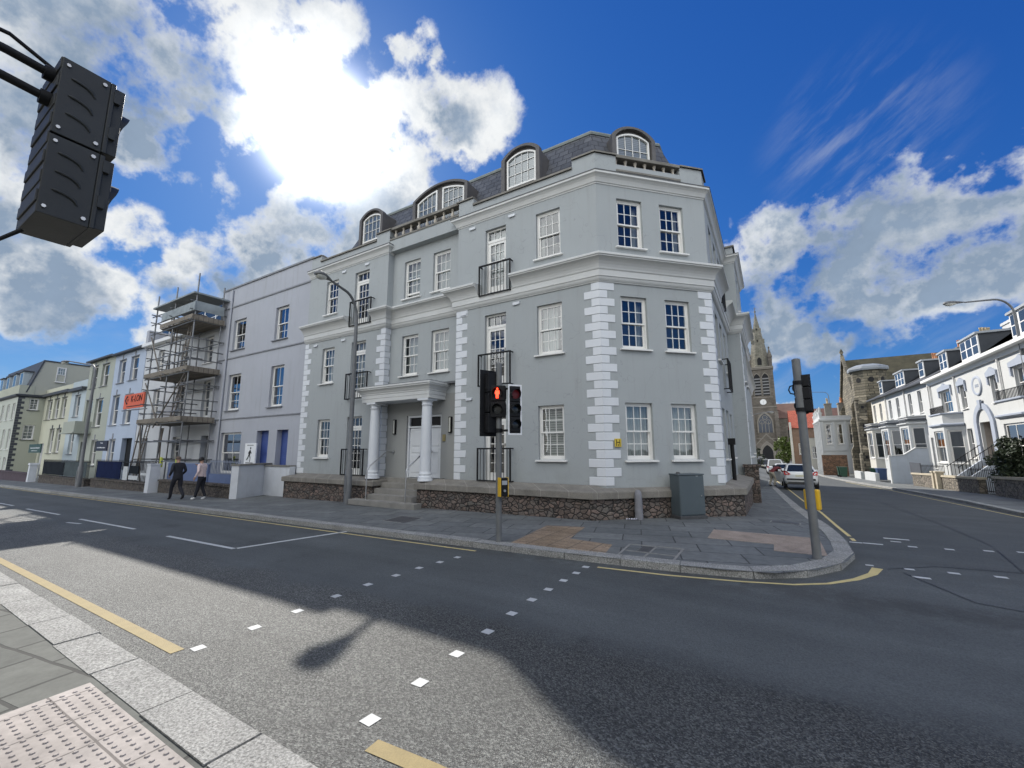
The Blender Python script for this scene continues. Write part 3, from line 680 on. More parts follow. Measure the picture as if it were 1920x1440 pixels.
# backs (never seen from the street, they close the volume)
wallA.M=Matrix.Identity(4)
for a,b in (((XL,YA),(XL,23)),((XL,23),(-12,23)),((-12,23),(-12,CY+28.5)),((-12,CY+28.5),(CX,CY+28.5))): wallA.quad((*a,-1),(*b,-1),(*b,ZT),(*a,ZT))
wallA.build('wall',GREY,bld)
# entrance porch recess in a warmer grey
pw=MB(); pw.M=AR; wall_panel(pw,RL,RR,.5,3.6,[(-11.02,-9.42,.77,2.92)],0,.1); pw.build('porch_wall',GREYWARM,bld)
# windows
cN=[(NET,.0,1.,0.,1.)]; cB=[(BLIND,0,1,0,1)]; cD=[(DRAPE,0,.2,0,1),(DRAPE,.8,1,0,1)]; cR=[(DRAPE,.78,1,0,1)]
for k,z in enumerate(W_):
    sash(bld,A,-5.6,-4.8,*z,curt=[cB,[(NET,0,.72,0,1)],[(DRAPE,0,.15,0,1)]][k])
    sash(bld,A,-15.74,-14.96,*z,curt=[cD,cN,None][k])
    frenchdoor(bld,A,-7.47,-6.68,*D_[k],curt=[None,None,NET][k]); frenchdoor(bld,A,-13.9,-13.06,*D_[k],curt=[None,NET,None][k])
    juliet(bld,A,-7.6,-6.42,[.80,3.63,6.53][k],[1.77,4.64,7.55][k]); juliet(bld,A,-13.92,-12.68,[.80,3.63,6.53][k],[1.77,4.64,7.55][k])
    for s0,s1 in ((.63,1.43),(2.0,2.79)): sash(bld,B,s0,s1,*z,curt=[cN,cR if s0<1 else None,cR][k])
for (a,b,c,d) in oprec: sash(bld,AR,a,b,c,d,curt=cN if c<6 else cN,opened=.13 if (a<-11 and c>6) else 0)
for (a,b,c,d) in opc:
    if (a,b)==(2.15,2.95): frenchdoor(bld,Cf,a,b,c,d)
    else: sash(bld,Cf,a,b,c,d)
for c,d in ((3.63,4.64),(6.53,7.55)): juliet(bld,Cf,2.0,3.1,c,d)
for o in opcb: sash(bld,CB,*o)
for o in opc2: sash(bld,Cf,*o,gm=GLASSD)
# mouldings
PATH=[(XL,YA),(RL,YA),(RL,YR),(RR,YR),(RR,YA),(-3.68,YA),(CX,CY),(CX,CY+5.4),(CX+.45,CY+5.4),(CX+.45,CY+9.2),(CX,CY+9.2),(CX,CY+28.5)]
g=MB(); g.sweep(PATH,[(-.01,6.245),(.035,6.25),(.035,6.275),(.055,6.28),(.085,6.32),(.10,6.36),(.10,6.385),(.125,6.39),(.125,6.56),(.14,6.575),(.14,6.60),(-.01,6.62)]); g.build('string_course',CREAMT,bld)
prof=[(-.01,6.58),(.15,6.585),(.16,6.63),(.19,6.70),(.235,6.765),(.29,6.815),(.345,6.845),(.37,6.85),(.37,6.885),(.40,6.89),(.40,6.945),(.38,6.96),(-.01,7.0)]
for path in ([(XL,YA),(-13.98,YA)],[(-12.62,YA),*PATH[1:5],(-7.66,YA)],[(-6.36,YA),*PATH[5:7],(CX,CY+1.85)],[(CX,CY+3.25),*PATH[7:]]):
    g=MB(); g.sweep(path,prof); g.build('cornice',CREAMT,bld)
prof=[(-.01,9.19),(.02,9.195),(.02,9.225),(.05,9.24),(.07,9.29),(.10,9.35),(.15,9.40),(.195,9.425),(.20,9.43),(.20,9.49),(-.01,9.50)]
lead=[(.02,9.505),(.215,9.492),(.215,9.515),(.0,9.54)]
for path in ([(XL,YA),(RL,YA),(RL,YR-.04)],[(RR,YR-.04),(RR,YA),*PATH[5:]]):
    g=MB(); g.sweep(path,prof); g.build('eaves_cornice',CREAMT,bld)
    g=MB(); g.sweep(path,lead); g.build('cornice_flashing',LEAD,bld)
# parapet: inner wall, coping, raised blocks
g=MB(); g.box(RL+.003,RR-.003,YA+.03,YR+.1,9.26,9.72); g.build('recess_fascia',GREY,bld)
for M_,bx in ((A,(RL+.004,RR-.004,.0,.38,9.72,9.79)),(A,(RL+.004,RR-.004,-.01,.27,10.13,10.23)),(B,(.67,2.79,-.03,.3,9.68,9.75)),(B,(.67,2.79,-.03,.26,10.12,10.22))):
    g=MB(); g.M=M_; g.box(*bx); g.build('balustrade_rail',COPING,bld,.012)
def baluster(M,s,i):
    g=MB(); c=M@Vector((s,i,0)); hb=9.77 if M is A else 9.74
    H=10.14-hb; pr=[(.055,0),(.055,.04),(.035,.055),(.045,.08),(.066,.14),(.06,.19),(.035,.25),(.03,.29),(.045,.31),(.03,.33),(.055,.345),(.055,H)]
    g.lathe(pr,(c.x,c.y,hb),10); g.build('baluster',BALU,bld)
for k in range(8): baluster(A,-11.79+.4*k,.13)
for k in range(7): baluster(B,.72+.318*k,.11)
g=MB()
INNER=.26
for path in ([(XL,YA),(RL,YA)],[(RR,YA),*PATH[5:7],*PATH[7:]]): g.sweep(path,[(-.26,9.3),(-.26,9.90)])
for M,a,b in ((A,XL,-16.25),(A,-12.72,RL),(A,RR,-7.98),(A,-4.38,-3.68),(B,0,.67),(B,2.79,LB),(Cf,0,.7)):
    g.M=M; e=.0 if M is A else .0
    g.box(a,b,.001,.26,9.86,10.17)
g.build('parapet_wall',GREY,bld)
g=MB(); cp=[(.06,9.88),(.06,9.945),(-.1,9.985),(-.30,9.945),(-.30,9.88)]
for path in ([(-16.25,YA),(-12.72,YA)],[(-7.98,YA),(-4.38,YA)],[(CX,CY+.7),*PATH[7:]]): g.sweep(path,cp)
cq=[(.055,10.165),(.055,10.215),(-.1,10.25),(-.30,10.215),(-.30,10.165)]
P45=lambda s:(-3.68+s*.70711,YA+s*.70711)
for path in ([(XL,YA),(-16.25,YA)],[(-12.72,YA),(RL+.03,YA),(RL+.03,YR+.05)],[(RR-.03,YR+.05),(RR-.03,YA),(-7.98,YA)],[(-4.38,YA),(-3.68,YA),P45(.67)],[P45(2.79),(CX,CY),(CX,CY+.7)]): g.sweep(path,cq)
g.build('coping',COPING,bld)
# quoins
quoins(bld,A,-3.68,B,0,.79,6.25,24,first=0); quoins(bld,B,LB,Cf,0,.79,6.25,24,first=1)
AL=frame(RL,YA,0,1); ARr=frame(RR,YA,0,1)
quoins(bld,A,RL,AL,0,.79,6.25,24,la=.44,lb=.275,first=0)
g=quoins(bld,A,RR,None,0,.79,6.25,24,da=1,first=1); quoins(bld,A,XL,None,0,.79,6.25,24,da=1,first=0)
quoins(bld,frame(CX+.45,CY,0,1),5.4,None,0,.2,6.25,26,da=1); quoins(bld,Cf,9.2,None,0,.0,6.25,26,da=1); 
# porch columns, entablature, steps
for cx in (-11.98,-9.53):
    g=MB(); z0=.74; H=3.37-z0
    pr=[(.24,0),(.24,.05),(.225,.06),(.235,.10),(.225,.14),(.195,.155),(.19,.185),(.20,.20),(.20,.24),(.185,.25),(.18,.32),(.178,1.1),(.16,H-.28),(.16,H-.22),(.178,H-.21),(.178,H-.185),(.163,H-.18),(.163,H-.12),(.19,H-.09),(.205,H-.06)]
    g.lathe(pr,(cx,10.33,z0),28); g.box(cx-.225,cx+.225,10.33-.225,10.33+.225,3.31,3.375)
    g.build('column',WHITE,bld)
g=MB(); ep=[(-.02,3.375),(.0,3.375),(.0,3.50),(.012,3.503),(.012,3.62),(.03,3.63),(.03,3.665),(.045,3.68),(.075,3.74),(.12,3.785),(.15,3.80),(.15,3.84),(.18,3.85),(.18,3.905),(-.02,3.93)]
g.sweep([(-12.45,YA-.002),(-12.45,10.10),(-9.25,10.10),(-9.25,YR-.002)],ep); g.build('entablature',CREAMT,bld)
g=MB(); g.box(-12.42,-9.28,10.13,YR,3.38,3.9); g.build('porch_roof',WHITE,bld)
g=MB(); g.box(-12.5,-9.2,10.06,YR-.01,3.925,3.955); g.box(-9.27,-8.62,10.75,YR-.01,3.9,3.97); g.build('porch_flashing',LEAD,bld)
g=MB()
for k,(y0,zt) in enumerate(((9.62,.10),(9.92,.265),(10.2,.43),(10.48,.6),(10.74,.76))):
    x0,x1=(-12.3,-9.3) if k==0 else (-11.72,-9.7)
    if k==4: x0,x1=-12.2,-8.65
    g.box(x0,x1,y0,YR+.12 if k==4 else y0+.34,zt-.18 if k<4 else .3,zt)
g.build('entrance_steps',STEPSTONE,bld,.012)
g=MB(); g.M=AR
g.box(-11.02,-10.94,.06,.16,.77,2.92); g.box(-9.50,-9.42,.06,.16,.77,2.92); g.box(-10.94,-9.50,.06,.16,2.84,2.92); g.box(-10.94,-9.50,.06,.16,2.48,2.54)
for x0,x1 in ((-10.94,-10.225),(-10.215,-9.50)):
    g.box(x0,x1,.11,.15,.78,2.48)
    for z0,z1 in ((.95,1.55),(1.62,1.78),(1.85,2.35)):
        for a in (x0+.1,):
            b=x1-.1; g.box(a,b,.095,.112,z0,z1)
dr=g.build('front_door',WHITE,bld,.006,1)
g=MB(); g.M=AR; g.quad((-10.94,.14,2.54),(-9.50,.14,2.54),(-9.50,.14,2.84),(-10.94,.14,2.84)); g.quad((-10.94,.15,2.5),(-9.5,.15,2.5),(-9.5,.15,2.84),(-10.94,.15,2.84),1); g.build('fanlight',[mat('dim_fanlight_glass',(.012,.012,.014),.35,spec=.2),ROOM],dr)
g=MB(); g.M=AR; g.box(-10.3,-10.26,.04,.1,1.5,1.58); g.box(-10.18,-10.14,.04,.1,1.5,1.58); g.build('handle',CHROME,dr)
BRASS=mat('brass_plate',(.42,.34,.16),.35,.15,8,metal=.7)
g=MB(); g.M=AR; g.box(-9.33,-9.22,-.03,.0,2.0,2.22); g.build('entry_panel',BRASS,bld)
SCONCE=mat('frosted_lamp_glass',(.55,.55,.5),.3)
for x in (-11.58,-9.0):
    g=MB(); g.M=AR; g.box(x-.06,x+.06,-.07,0,2.27,2.8); o=g.build('wall_light',IRON,bld); g=MB(); g.M=AR; g.box(x-.03,x+.03,-.082,-.03,2.3,2.77); g.build('diffuser',SCONCE,o)
# little white air vents under the cornices
for x,z in ((-6.45,9.05),(-7.99,9.05),(-13.2,9.05),(-14.6,9.05),(-6.3,6.12),(-8.3,6.12),(-14.4,6.1),(-16.2,6.1),(-8.05,3.3)):
    g=MB(); g.M=A; g.box(x-.12,x+.12,-.045,0,z-.03,z+.035); g.box(x-.1,x+.1,-.05,-.02,z-.05,z-.03); g.build('air_vent',WHITE,bld)
# downpipes of the side street front
for s,n in ((1.95,'downpipe'),):
    g=MB(); g.M=Cf; g.cyl((s,-.1,.3),(s,-.1,1.9),.06); g.box(s-.1,s+.1,-.2,0,1.85,2.05); g.build(n,IRON,bld)
# mansard roof
def inset(path,o):
    P=[Vector(p) for p in path]; out=[]
    for i in range(len(P)):
        a=(P[i]-P[i-1] if i>0 else P[1]-P[0]).normalized(); b=(P[i+1]-P[i] if i<len(P)-1 else P[i]-P[i-1]).normalized()
        na=Vector((a.y,-a.x)); nb=Vector((b.y,-b.x)); m=(na+nb).normalized(); out.append(P[i]-m*o/max(.3,m.dot(na)))
    return out
RP=[(-15.6,YA),(-3.68,YA),(CX,CY),(CX,CY+28.5)]
lo=inset(RP,.42); hi=inset(RP,1.3); hi[0]=Vector((-14.75,hi[0].y)); ZL,ZH=9.7,11.93
for k,m in ((0,SLATE_A),(1,SLATE_B),(2,SLATE_C)):
    g=MB(); g.quad((*lo[k],ZL),(*lo[k+1],ZL),(*hi[k+1],ZH),(*hi[k],ZH)); g.build('mansard_slope',m,bld)
g=MB(); bl=[(-15.6,21.5),(-14.75,20.5)]
g.quad((*lo[0],ZL),(*hi[0],ZH),(-14.75,20.5,ZH),(-15.6,21.5,ZL)); g.quad((-15.6,21.5,ZL),(-14.75,20.5,ZH),(-10,20.5,ZH),(-10,21.5,ZL)); g.quad((-10,21.5,ZL),(-10,20.5,ZH),(-10,40,ZH),(-10.6,41,ZL)); g.build('rear_slope',SLATE_C,bld)
g=MB(); g.sweep([tuple(p) for p in hi],[(.05,ZH-.06),(.07,ZH),(.05,ZH+.05),(-.15,ZH+.07)]); g.build('ridge_flashing',mat('green_grey_lead',(.20,.225,.215),.6,.2,3),bld)
g=MB(); g.add([(hi[0].x,hi[0].y,ZH+.03),(hi[1].x,hi[1].y,ZH+.03),(hi[2].x,hi[2].y,ZH+.03),(hi[2].x,41,ZH+.03),(-10,40,ZH+.03),(-10,20.5,ZH+.03),(-14.75,20.5,ZH+.03)],[tuple(range(7))])
g.add([(XL,YA+.2,9.72),(-3.7,YA+.2,9.72),(CX-.2,CY+.1,9.72),(CX-.2,CY+28.4,9.72),(-12,CY+28.4,9.72),(-12,23,9.72),(XL,23,9.72)],[tuple(range(7))]); g.build('flat_roof',LEAD,bld)
def arch(a,b,z0,zs,rise,n=14):
    pts=[(a,z0)]; w2=(b-a)/2
    R=(w2*w2+rise*rise)/(2*rise); cx=(a+b)/2; cz=zs+rise-R; th=math.asin(w2/R)
    for k in range(n+1):
        t=-th+2*th*k/n; pts.append((cx+R*math.sin(t),cz+R*math.cos(t)))
    pts.append((b,z0)); return pts
def ring(g,outer,inner,y0,y1,mi=0):
    """front and inner edge of a moulded surround between two open outlines"""
    n=len(outer); 
    vs=[(x,y0,z) for x,z in outer]+[(x,y0,z) for x,z in inner]+[(x,y1,z) for x,z in outer]+[(x,y1,z) for x,z in inner]; fs=[]
    for k in range(n-1): fs+=[(k,k+1,n+k+1,n+k),(k,2*n+k,2*n+k+1,k+1),(n+k,n+k+1,3*n+k+1,3*n+k)]
    fs+=[(0,n,3*n,2*n),(n-1,3*n-1,4*n-1,2*n-1)]; g.add(vs,fs,False,mi)
def zarch(x,a,b,zs,rise):
    w2=(b-a)/2; R=(w2*w2+rise*rise)/(2*rise); cx=(a+b)/2; return zs+rise-R+math.sqrt(max(0,R*R-(x-cx)**2))
def dormer(M,a,b,i,zs,rise,wins,dep=1.5,z0=9.72):
    g=MB(); g.M=M; out=arch(a,b,z0,zs,rise); g.prism([(x,i,z) for x,z in out],(0,dep,0)); d=g.build('dormer',DLEAD,bld)
    g=MB(); g.M=M; e=.11; inn=arch(a+e,b-e,z0,zs,rise-.045); ring(g,[(x+(-.02 if x<(a+b)/2 else .02),z+(.03 if z>zs-.2 else 0)) for x,z in out],inn,i-.13,i+.05); g.build('dormer_hood',DLEAD,d)
    for (wa,wb) in wins:
        def top(x): return zarch(x,a,b,zs,rise)-.17
        n=10; o=[(wa,z0)]+[(wa+(wb-wa)*k/n,top(wa+(wb-wa)*k/n)) for k in range(n+1)]+[(wb,z0)]
        f=.06; inn=[(wa+f,z0)]+[(wa+f+(wb-wa-2*f)*k/n,top(wa+f+(wb-wa-2*f)*k/n)-f) for k in range(n+1)]+[(wb-f,z0)]
        g=MB(); g.M=M; ring(g,o,inn,i-.06,i-.004); zm=z0+.62
        g.box(wa+f,wb-f,i-.05,i-.006,zm-.03,zm+.03)
        for k in range(1,4):
            x=wa+f+(wb-wa-2*f)*k/4; g.box(x-.009,x+.009,i-.035,i-.012,zm,top(x)-f); g.box(x-.009,x+.009,i-.025,i-.01,z0,zm)
        for z in (zm+.42,zm+.8):
            if z<top(wa+f)-f-.05: g.box(wa+f,wb-f,i-.034,i-.013,z-.009,z+.009)
        wo=g.build('dormer_window',FRAME,d); g=MB(); g.M=M
        g.add([(x,i-.010,z) for x,z in inn],[tuple(range(len(inn)))],False,0); g.build('pane',GLASS,wo)
        g=MB(); g.M=M; g.add([(x,i-.003,z) for x,z in inn],[tuple(range(len(inn)))]); g.build('shutter',LOUV if (wa+wb)<-15 or M is not A else LOUV,wo)
LOUV=louvre('white_louvre',(.26,.28,.30))
dormer(A,-14.2,-12.82,.42,11.32,.33,[(-14.04,-12.98)]); dormer(A,-11.1,-8.5,.42,11.16,.38,[(-10.93,-9.95),(-9.70,-8.68)]); dormer(A,-7.03,-5.62,.42,11.34,.33,[(-6.87,-5.77)])
dormer(B,1.0,2.48,.85,11.52,.37,[(1.16,2.32)]); dormer(Cf,2.0,3.3,.6,11.1,.4,[(2.1,3.2)]); dormer(Cf,6.6,8.2,.5,11.1,.4,[(6.7,8.1)])
for (x,y,z0,h) in ((-16.2,16,9,3.3),(-8,22,11,3),(-5,30,11,2.6)):
    g=MB(); g.box(x-.5,x+.5,y-.9,y+.9,z0,z0+h); g.box(x-.56,x+.56,y-.96,y+.96,z0+h,z0+h+.12)
    for k in (-.5,0,.5): g.lathe([(.13,0),(.15,.05),(.12,.1),(.11,.4),(.13,.45)],(x,y+k,z0+h+.12),10,1)
    if x<-10: continue
# ------------------------------------------------------------------ rubble plinth walls with granite copings
def plinth(name,label,path,loc,back):
    t=thing(name,label,'wall',loc)
    g=MB(); zb=-.9
    g.sweep(path,[(0,zb),(0,.505),(-.3,.505)]); g.build('rubble_face',RUBBLE,t)
    g=MB(); n=len(path); g.sweep(path,[(-.02,.495),(.065,.495),(.075,.51),(.075,.655),(.06,.675),(-.12,.72),(-back,.80)]); g.build('coping',COPJ,t)
def cj():
    m=mat('jointed_coping',(.205,.19,.165),.9,.28,2.5,.3,50,fine=.2,stain=.3).copy(); T=NT(m.node_tree); b=T.n['Principled BSDF']; P=T.pos(); p=T.xyz(P)
    u=T.m('FRACT',T.m('MULTIPLY',T.m('ADD',p[0],p[1]),1.25)); j=T.m('MULTIPLY',T.sstep(u,.028,.018),1.)
    src=b.inputs['Base Color'].links[0].from_socket; T.put(b.inputs['Base Color'],T.mix(T.m('MULTIPLY',j,.7),src,(.36,.34,.30))); return m
COPJ=cj()
plinth('stone_wall','low rubble stone wall with granite coping left of the entrance steps',[(-16.95,YA+.1),(-16.95,10.14),(-11.75,10.14),(-11.75,10.9)],(-14.3,10.14,0),.5)
plinth('stone_wall','long low rubble stone wall with granite coping wrapping the street corner right of the steps',[(-9.68,10.9),(-9.68,10.14),(-3.87,10.14),(-3.53,10.49),(-.75,13.29),(-.75,18.3)],(-3.87,10.14,0),.48)
g=MB(); g.box(-.95,-.5,18.3,18.9,-1,1.05); g.box(-1.,-.45,18.25,18.95,1.05,1.15); solo(g,'gate_pier',RUBBLE,'short rubble stone pier ending the plinth wall along the side street','pier',(-.72,18.6,0))
for x,lab in ((-11.62,'left of two slim steel handrails on the entrance steps'),(-9.82,'right of two slim steel handrails on the entrance steps')):
    g=MB(); xw=x+.0; g.tube([(x,9.78,-.06),(x,9.78,1.0),(x,9.80,1.10),(x,9.88,1.18),(x,10.5,1.60),(x,10.58,1.64),(x,10.7,1.65),(x,10.88,1.65)],.022,8)
    g.cyl((x,10.88,1.65),(x,10.915,1.65),.055); g.cyl((x,9.78,-.07),(x,9.78,-.05),.05); solo(g,'handrail',CHROME,lab,'handrail',(x,9.78,-.05))
SIGNY=mat('yellow_sign_enamel',(.62,.46,.05),.4,.15,12)
g=MB(); g.M=B; g.box(.27,.45,-.045,-.02,1.78,1.99,0)
for x0,x1,z0,z1 in ((.305,.322,1.80,1.965),(.398,.415,1.80,1.965),(.322,.398,1.885,1.905),(.352,.368,1.80,1.85)): g.box(x0,x1,-.049,-.044,z0,z1,1)
solo(g,'hydrant_sign',[SIGNY,IRON],'small yellow sign with a black H on the white corner quoins','sign',(-3.4,10.85,1.88))
# ------------------------------------------------------------------ street furniture
REDMAN=emis('red_signal_glow',(1.,.05,.02),1.6); REDDIM=emis('dim_red_lens',(.10,.008,.012),.10)
LENS=mat('dark_signal_lens',(.02,.024,.026),.25,.1,10)
def sighead(parent,M,n,wd,ht,dep,back=None,lit=None,visor=.16,mod=None,bm=None,r=.095):
    """signal head facing local -y; n aspects from the top; back = (margin side, margin top) of a backing board"""
    g=MB(); g.M=M; h=ht/n
    for k in range(n):
        z1=ht-h*k-.006; z0=ht-h*(k+1)+.006; g.box(-wd/2,wd/2,0,dep,z0,z1)
        for s in (-1,1): g.box(s*wd/2-.012,s*wd/2+.012,dep*.3,dep*.75,z0+h*.12,z1-h*.12)
    hd=g.build('signal_head',bm or BLACKP,parent,.012)
    if back:
        g=MB(); g.M=M; a,b=back; g.box(-wd/2-a,wd/2+a,dep*.12,dep*.18,-b,ht+b,0); x0,x1,z0,z1=-wd/2-a,wd/2+a,-b,ht+b; e=.032
        for q_ in ((x0,x1,z1-e,z1),(x0,x1,z0,z0+e),(x0,x0+e,z0+e,z1-e),(x1-e,x1,z0+e,z1-e)): g.box(q_[0],q_[1],dep*.10,dep*.12,q_[2],q_[3],1)
        g.build('backing_board',[BLACKP,WHITEP],hd,.008)
    for k in range(n):
        zc=ht-h*(k+.5)
        g=MB(); N=20; rr=r; vs=[]
        for j,yv in enumerate((0,-visor)):
            for t in range(N+1):
                a=-.25*math.pi+1.5*math.pi*t/N; vs.append((rr*1.06*math.cos(a),yv*(1 if j==0 else (.55+.45*max(0,math.sin(a)))),zc+rr*1.06*math.sin(a)))
        g.M=M; g.add(vs,[(t,t+1,N+2+t,N+1+t) for t in range(N)],True); g.build('visor',BLACKP,hd)
        g=MB(); g.M=M; N=18; vs=[(0,-.03,zc)]+[(rr*math.cos(2*math.pi*t/N),-.006,zc+rr*math.sin(2*math.pi*t/N)) for t in range(N)]
        g.add(vs,[(0,1+(t+1)%N,1+t) for t in range(N)],True); g.build('lens',lit[k] if lit and lit[k] else LENS,hd)
    return hd
def redman(M,zc,parent,r):
    g=MB(); g.M=M; y=-.036; s=r/.1
    def disc(cx,cz,rx,rz,n=14): g.add([(cx+rx*math.cos(2*math.pi*t/n),y,cz+rz*math.sin(2*math.pi*t/n)) for t in range(n)],[tuple(range(n))])
    disc(0,zc+.062*s,.016*s,.018*s)
    g.add([(a*s,y,zc+b*s) for a,b in ((-.030,.04),(.030,.04),(.036,.0),(.030,-.025),(.022,-.02),(.02,-.085),(.004,-.085),(.0,-.03),(-.004,-.085),(-.02,-.085),(-.022,-.02),(-.030,-.025),(-.036,0))],[tuple(range(13))])
    g.build('red_man',REDMAN,parent)
def pole(parent,x,y,z0,z1,r,m,name='pole',n=14):
    g=MB(); g.cyl((x,y,z0),(x,y,z1),r,n=n); g.cyl((x,y,z1),(x,y,z1+.012),r*.9,r*.6,n=n); return g.build(name,m,parent)
def along_dir(dx,dy,x,y,z): return frame(x,y,-dy,dx,z)   # local -y points along (dx,dy)
# signal post in the middle of the picture
X,Y=-4.56,7.0; z0=gz(X,Y)
sg=thing('traffic_signal','grey signal post with a lit red man and a white edged three light head','traffic signal',(X,Y,z0))
pole(sg,X,Y,z0-.05,3.42,.057,POLEGREY)
tocam=Vector((-X,-Y)).normalized()
M=along_dir(.42,-.91,X+.03,Y-.1,2.33); hd=sighead(sg,M,2,.3,.64,.17,lit=[None,None],visor=.14); redman(M,.48,hd,.125)
M=along_dir(.80,-.60,X+.365,Y+.02,2.04); sighead(sg,M,3,.2,.88,.15,back=(.045,.05),lit=[REDDIM,None,None],visor=.13,r=.088)
M=along_dir(-.93,.37,X-.22,Y-.02,2.03); 
g=MB(); g.M=M; hd=sighead(sg,M,3,.26,1.2,.17,back=(.11,.06),visor=.16)
g=MB()
for zz in (2.08,2.9): g.cyl((X-.25,Y,zz),(X+.32,Y+.03,zz),.022,n=8)
for zz in (2.08,2.9): g.cyl((X,Y,zz-.04),(X,Y,zz+.04),.07,n=14)
g.build('bracket',BLACKP,sg)
def pushbutton(parent,M,h=.32,wd=.13,dep=.1):
    g=MB(); g.M=M; g.box(-wd/2,wd/2,0,dep,0,h); b=g.build('push_button_unit',BLACKP,parent,.015)
    g=MB(); g.M=M; g.box(-wd/2+.02,wd/2-.02,-.006,0,h*.62,h*.85); g.build('screen',mat('grey_display',(.35,.37,.4),.4),b)
    g=MB(); g.M=M; g.cyl((0,-.015,h*.3),(0,0,h*.3),.025,n=10); g.build('button',CHROME,b)
    g=MB(); g.M=M; g.box(-wd/2-.012,-wd/2,.0,dep,-.01,h+.005); g.build('side_panel',YELLOWP,b)
    g=MB(); g.M=M; g.box(wd/2,wd/2+.012,.0,dep,-.01,h+.005); g.build('side_panel',YELLOWP,b)
pushbutton(sg,along_dir(.86,-.5,X+.17,Y-.06,.84),.34,.15,.12)
# signal post at the corner of the side street
X,Y=.46,8.46; z0=gz(X,Y)
sg=thing('traffic_signal','plain grey signal post with yellow sided push button units near the corner kerb','traffic signal',(X,Y,z0))
pole(sg,X,Y,z0-.05,3.2,.062,POLEGREY)
M=along_dir(.2,.98,X+.085,Y+.09,2.31); sighead(sg,M,3,.17,.62,.14,back=(.012,.012),visor=.12,r=.068)
M=along_dir(-.35,.94,X-.0,Y+.2,2.28); sighead(sg,M,2,.15,.60,.12,visor=.1,r=.065)
g=MB(); 
for zz in (2.35,2.8): g.cyl((X,Y,zz-.03),(X,Y,zz+.03),.08,n=14); g.box(X-.03,X+.03,Y+.05,Y+.16,zz-.02,zz+.02)
g.tube([(X-.05,Y+.1,2.78),(X-.12,Y+.1,2.76),(X-.14,Y+.1,2.70),(X-.12,Y+.1,2.64),(X-.05,Y+.1,2.62)],.012,6); g.build('bracket',BLACKP,sg)
for dx,dy,ox in ((-.1,.99,-.045),(.25,.97,.105)):
    M=along_dir(dx,dy,X+ox,Y+.13,.74); g=MB(); g.M=M; g.box(-.042,.042,0,.12,0,.32); b=g.build('push_button_unit',YELLOWP,sg,.02); g=MB(); g.M=M; g.box(-.035,.035,-.02,.0,.03,.29); g.build('front_panel',BLACKP,b)
# near signal, high on the left
X,Y=-2.46,-.16; z0=gn(X)
sg=thing('traffic_signal','dark pedestrian signal head on tubular brackets close overhead at upper left','traffic signal',(X,Y,z0))
pole(sg,X,Y,z0,3.75,.06,POLEGREY)
DG=mat('sooty_grey_plastic',(.026,.029,.029),.55,.25,5,.1,60,stain=.3)
hx0,hx1,hy0,hy1,hz0,hz1=-2.61,-2.31,.315,.475,2.60,3.275; zm=(hz0+hz1)/2
g=MB()
for a,b in ((hz0,zm-.004),(zm+.004,hz1)): g.box(hx0,hx1,hy0+.012,hy1,a,b); g.box(hx0-.004,hx1+.004,hy1,hy1+.016,a+.002,b-.002); g.box(hx0+.01,hx1-.01,hy1+.016,hy1+.05,a+.01,b-.01)
for k in range(8):
    z=hz0+.045+k*.083; g.box(hx0+.02,hx1-.006,hy0+.006+.002*(k%2),hy0+.014,z,z+.05)
hd=g.build('signal_head',DG,sg,.008)
for zc in (hz0+.16,zm+.17):
    g=MB(); N=18; vs=[]
    for j in range(2):
        for t in range(N+1):
            a=-.2*math.pi+1.4*math.pi*t/N; vs.append(((hx0+hx1)/2+.115*math.cos(a),hy1+.045+(0 if j==0 else .012+.042*max(0,math.sin(a))**.7),zc+.115*math.sin(a)))
    g.add(vs,[(t,t+1,N+2+t,N+1+t) for t in range(N)],True); o=g.build('visor',DG,hd)
    g=MB(); vs=[((hx0+hx1)/2,hy1+.07,zc)]+[((hx0+hx1)/2+.1*math.cos(2*math.pi*t/N),hy1+.052,zc+.1*math.sin(2*math.pi*t/N)) for t in range(N)]; g.add(vs,[(0,1+t,1+(t+1)%N) for t in range(N)],True); g.build('lens',LENS,hd)
g=MB()      # moulded crescents on the flank
for z0_ in (hz0+.06,zm+.055):
    for k in range(3):
        zc=z0_+.03+k*.078; pts=[]
        for t in range(9):
            a=math.pi*(.02+.9*t/8); u=t/8; pts.append((hx1+.001,hy0+.125-.085*u*1.05,zc+.022*math.sin(math.pi*min(1,u*1.25))*(.9) - (.028 if u<.1 else 0)+.03*(1-u)*0))
        pts=[(hx1+.0015,hy0+.118-.075*(t/8),zc+.034*math.sqrt(max(0,1-((8-t)/8)**2))-.016) for t in range(9)][::-1]
        g=MB(); g.tube(pts,[.003]+[.006]*7+[.003],6); g.build('moulded_rib',DG,hd)
g=MB()
for zc,yy in ((hz1-.05,hy0),(hz1-.16,hy0)):
    g=MB(); g.tube([(-2.40,yy+.07,zc),(-2.40,yy-.12,zc+.01),(X+.02,Y,zc+.02)],.017,8); g.tube([(-2.40,yy+.09,zc),(-2.40,yy-.02,zc)],.03,10); g.build('bracket',BLACKP,sg)
g=MB()
g.tube([(-2.37,hy0+.06,hz0-.012),(-2.38,hy0-.12,hz0-.02),(X+.05,Y,hz0-.02)],.018,8); g.box(-2.42,-2.33,hy0-.03,hy0+.12,hz0-.03,hz0-.003)
g.cyl((-2.46,.395,hz0-.06),(-2.46,.395,hz0),.022,n=8); g.cyl((-2.46,.395,hz1),(-2.46,.395,hz1+.05),.02,n=8)
for zc in (hz0-.02,hz1-.05): g=MB(); g.cyl((X,Y,zc-.05),(X,Y,zc+.05),.07,n=14); g.build('clamp',BLACKP,sg)
def cable(parent,pts,r=.008): g=MB(); g.tube(pts,r,6); g.build('cable',BLACKP,parent)
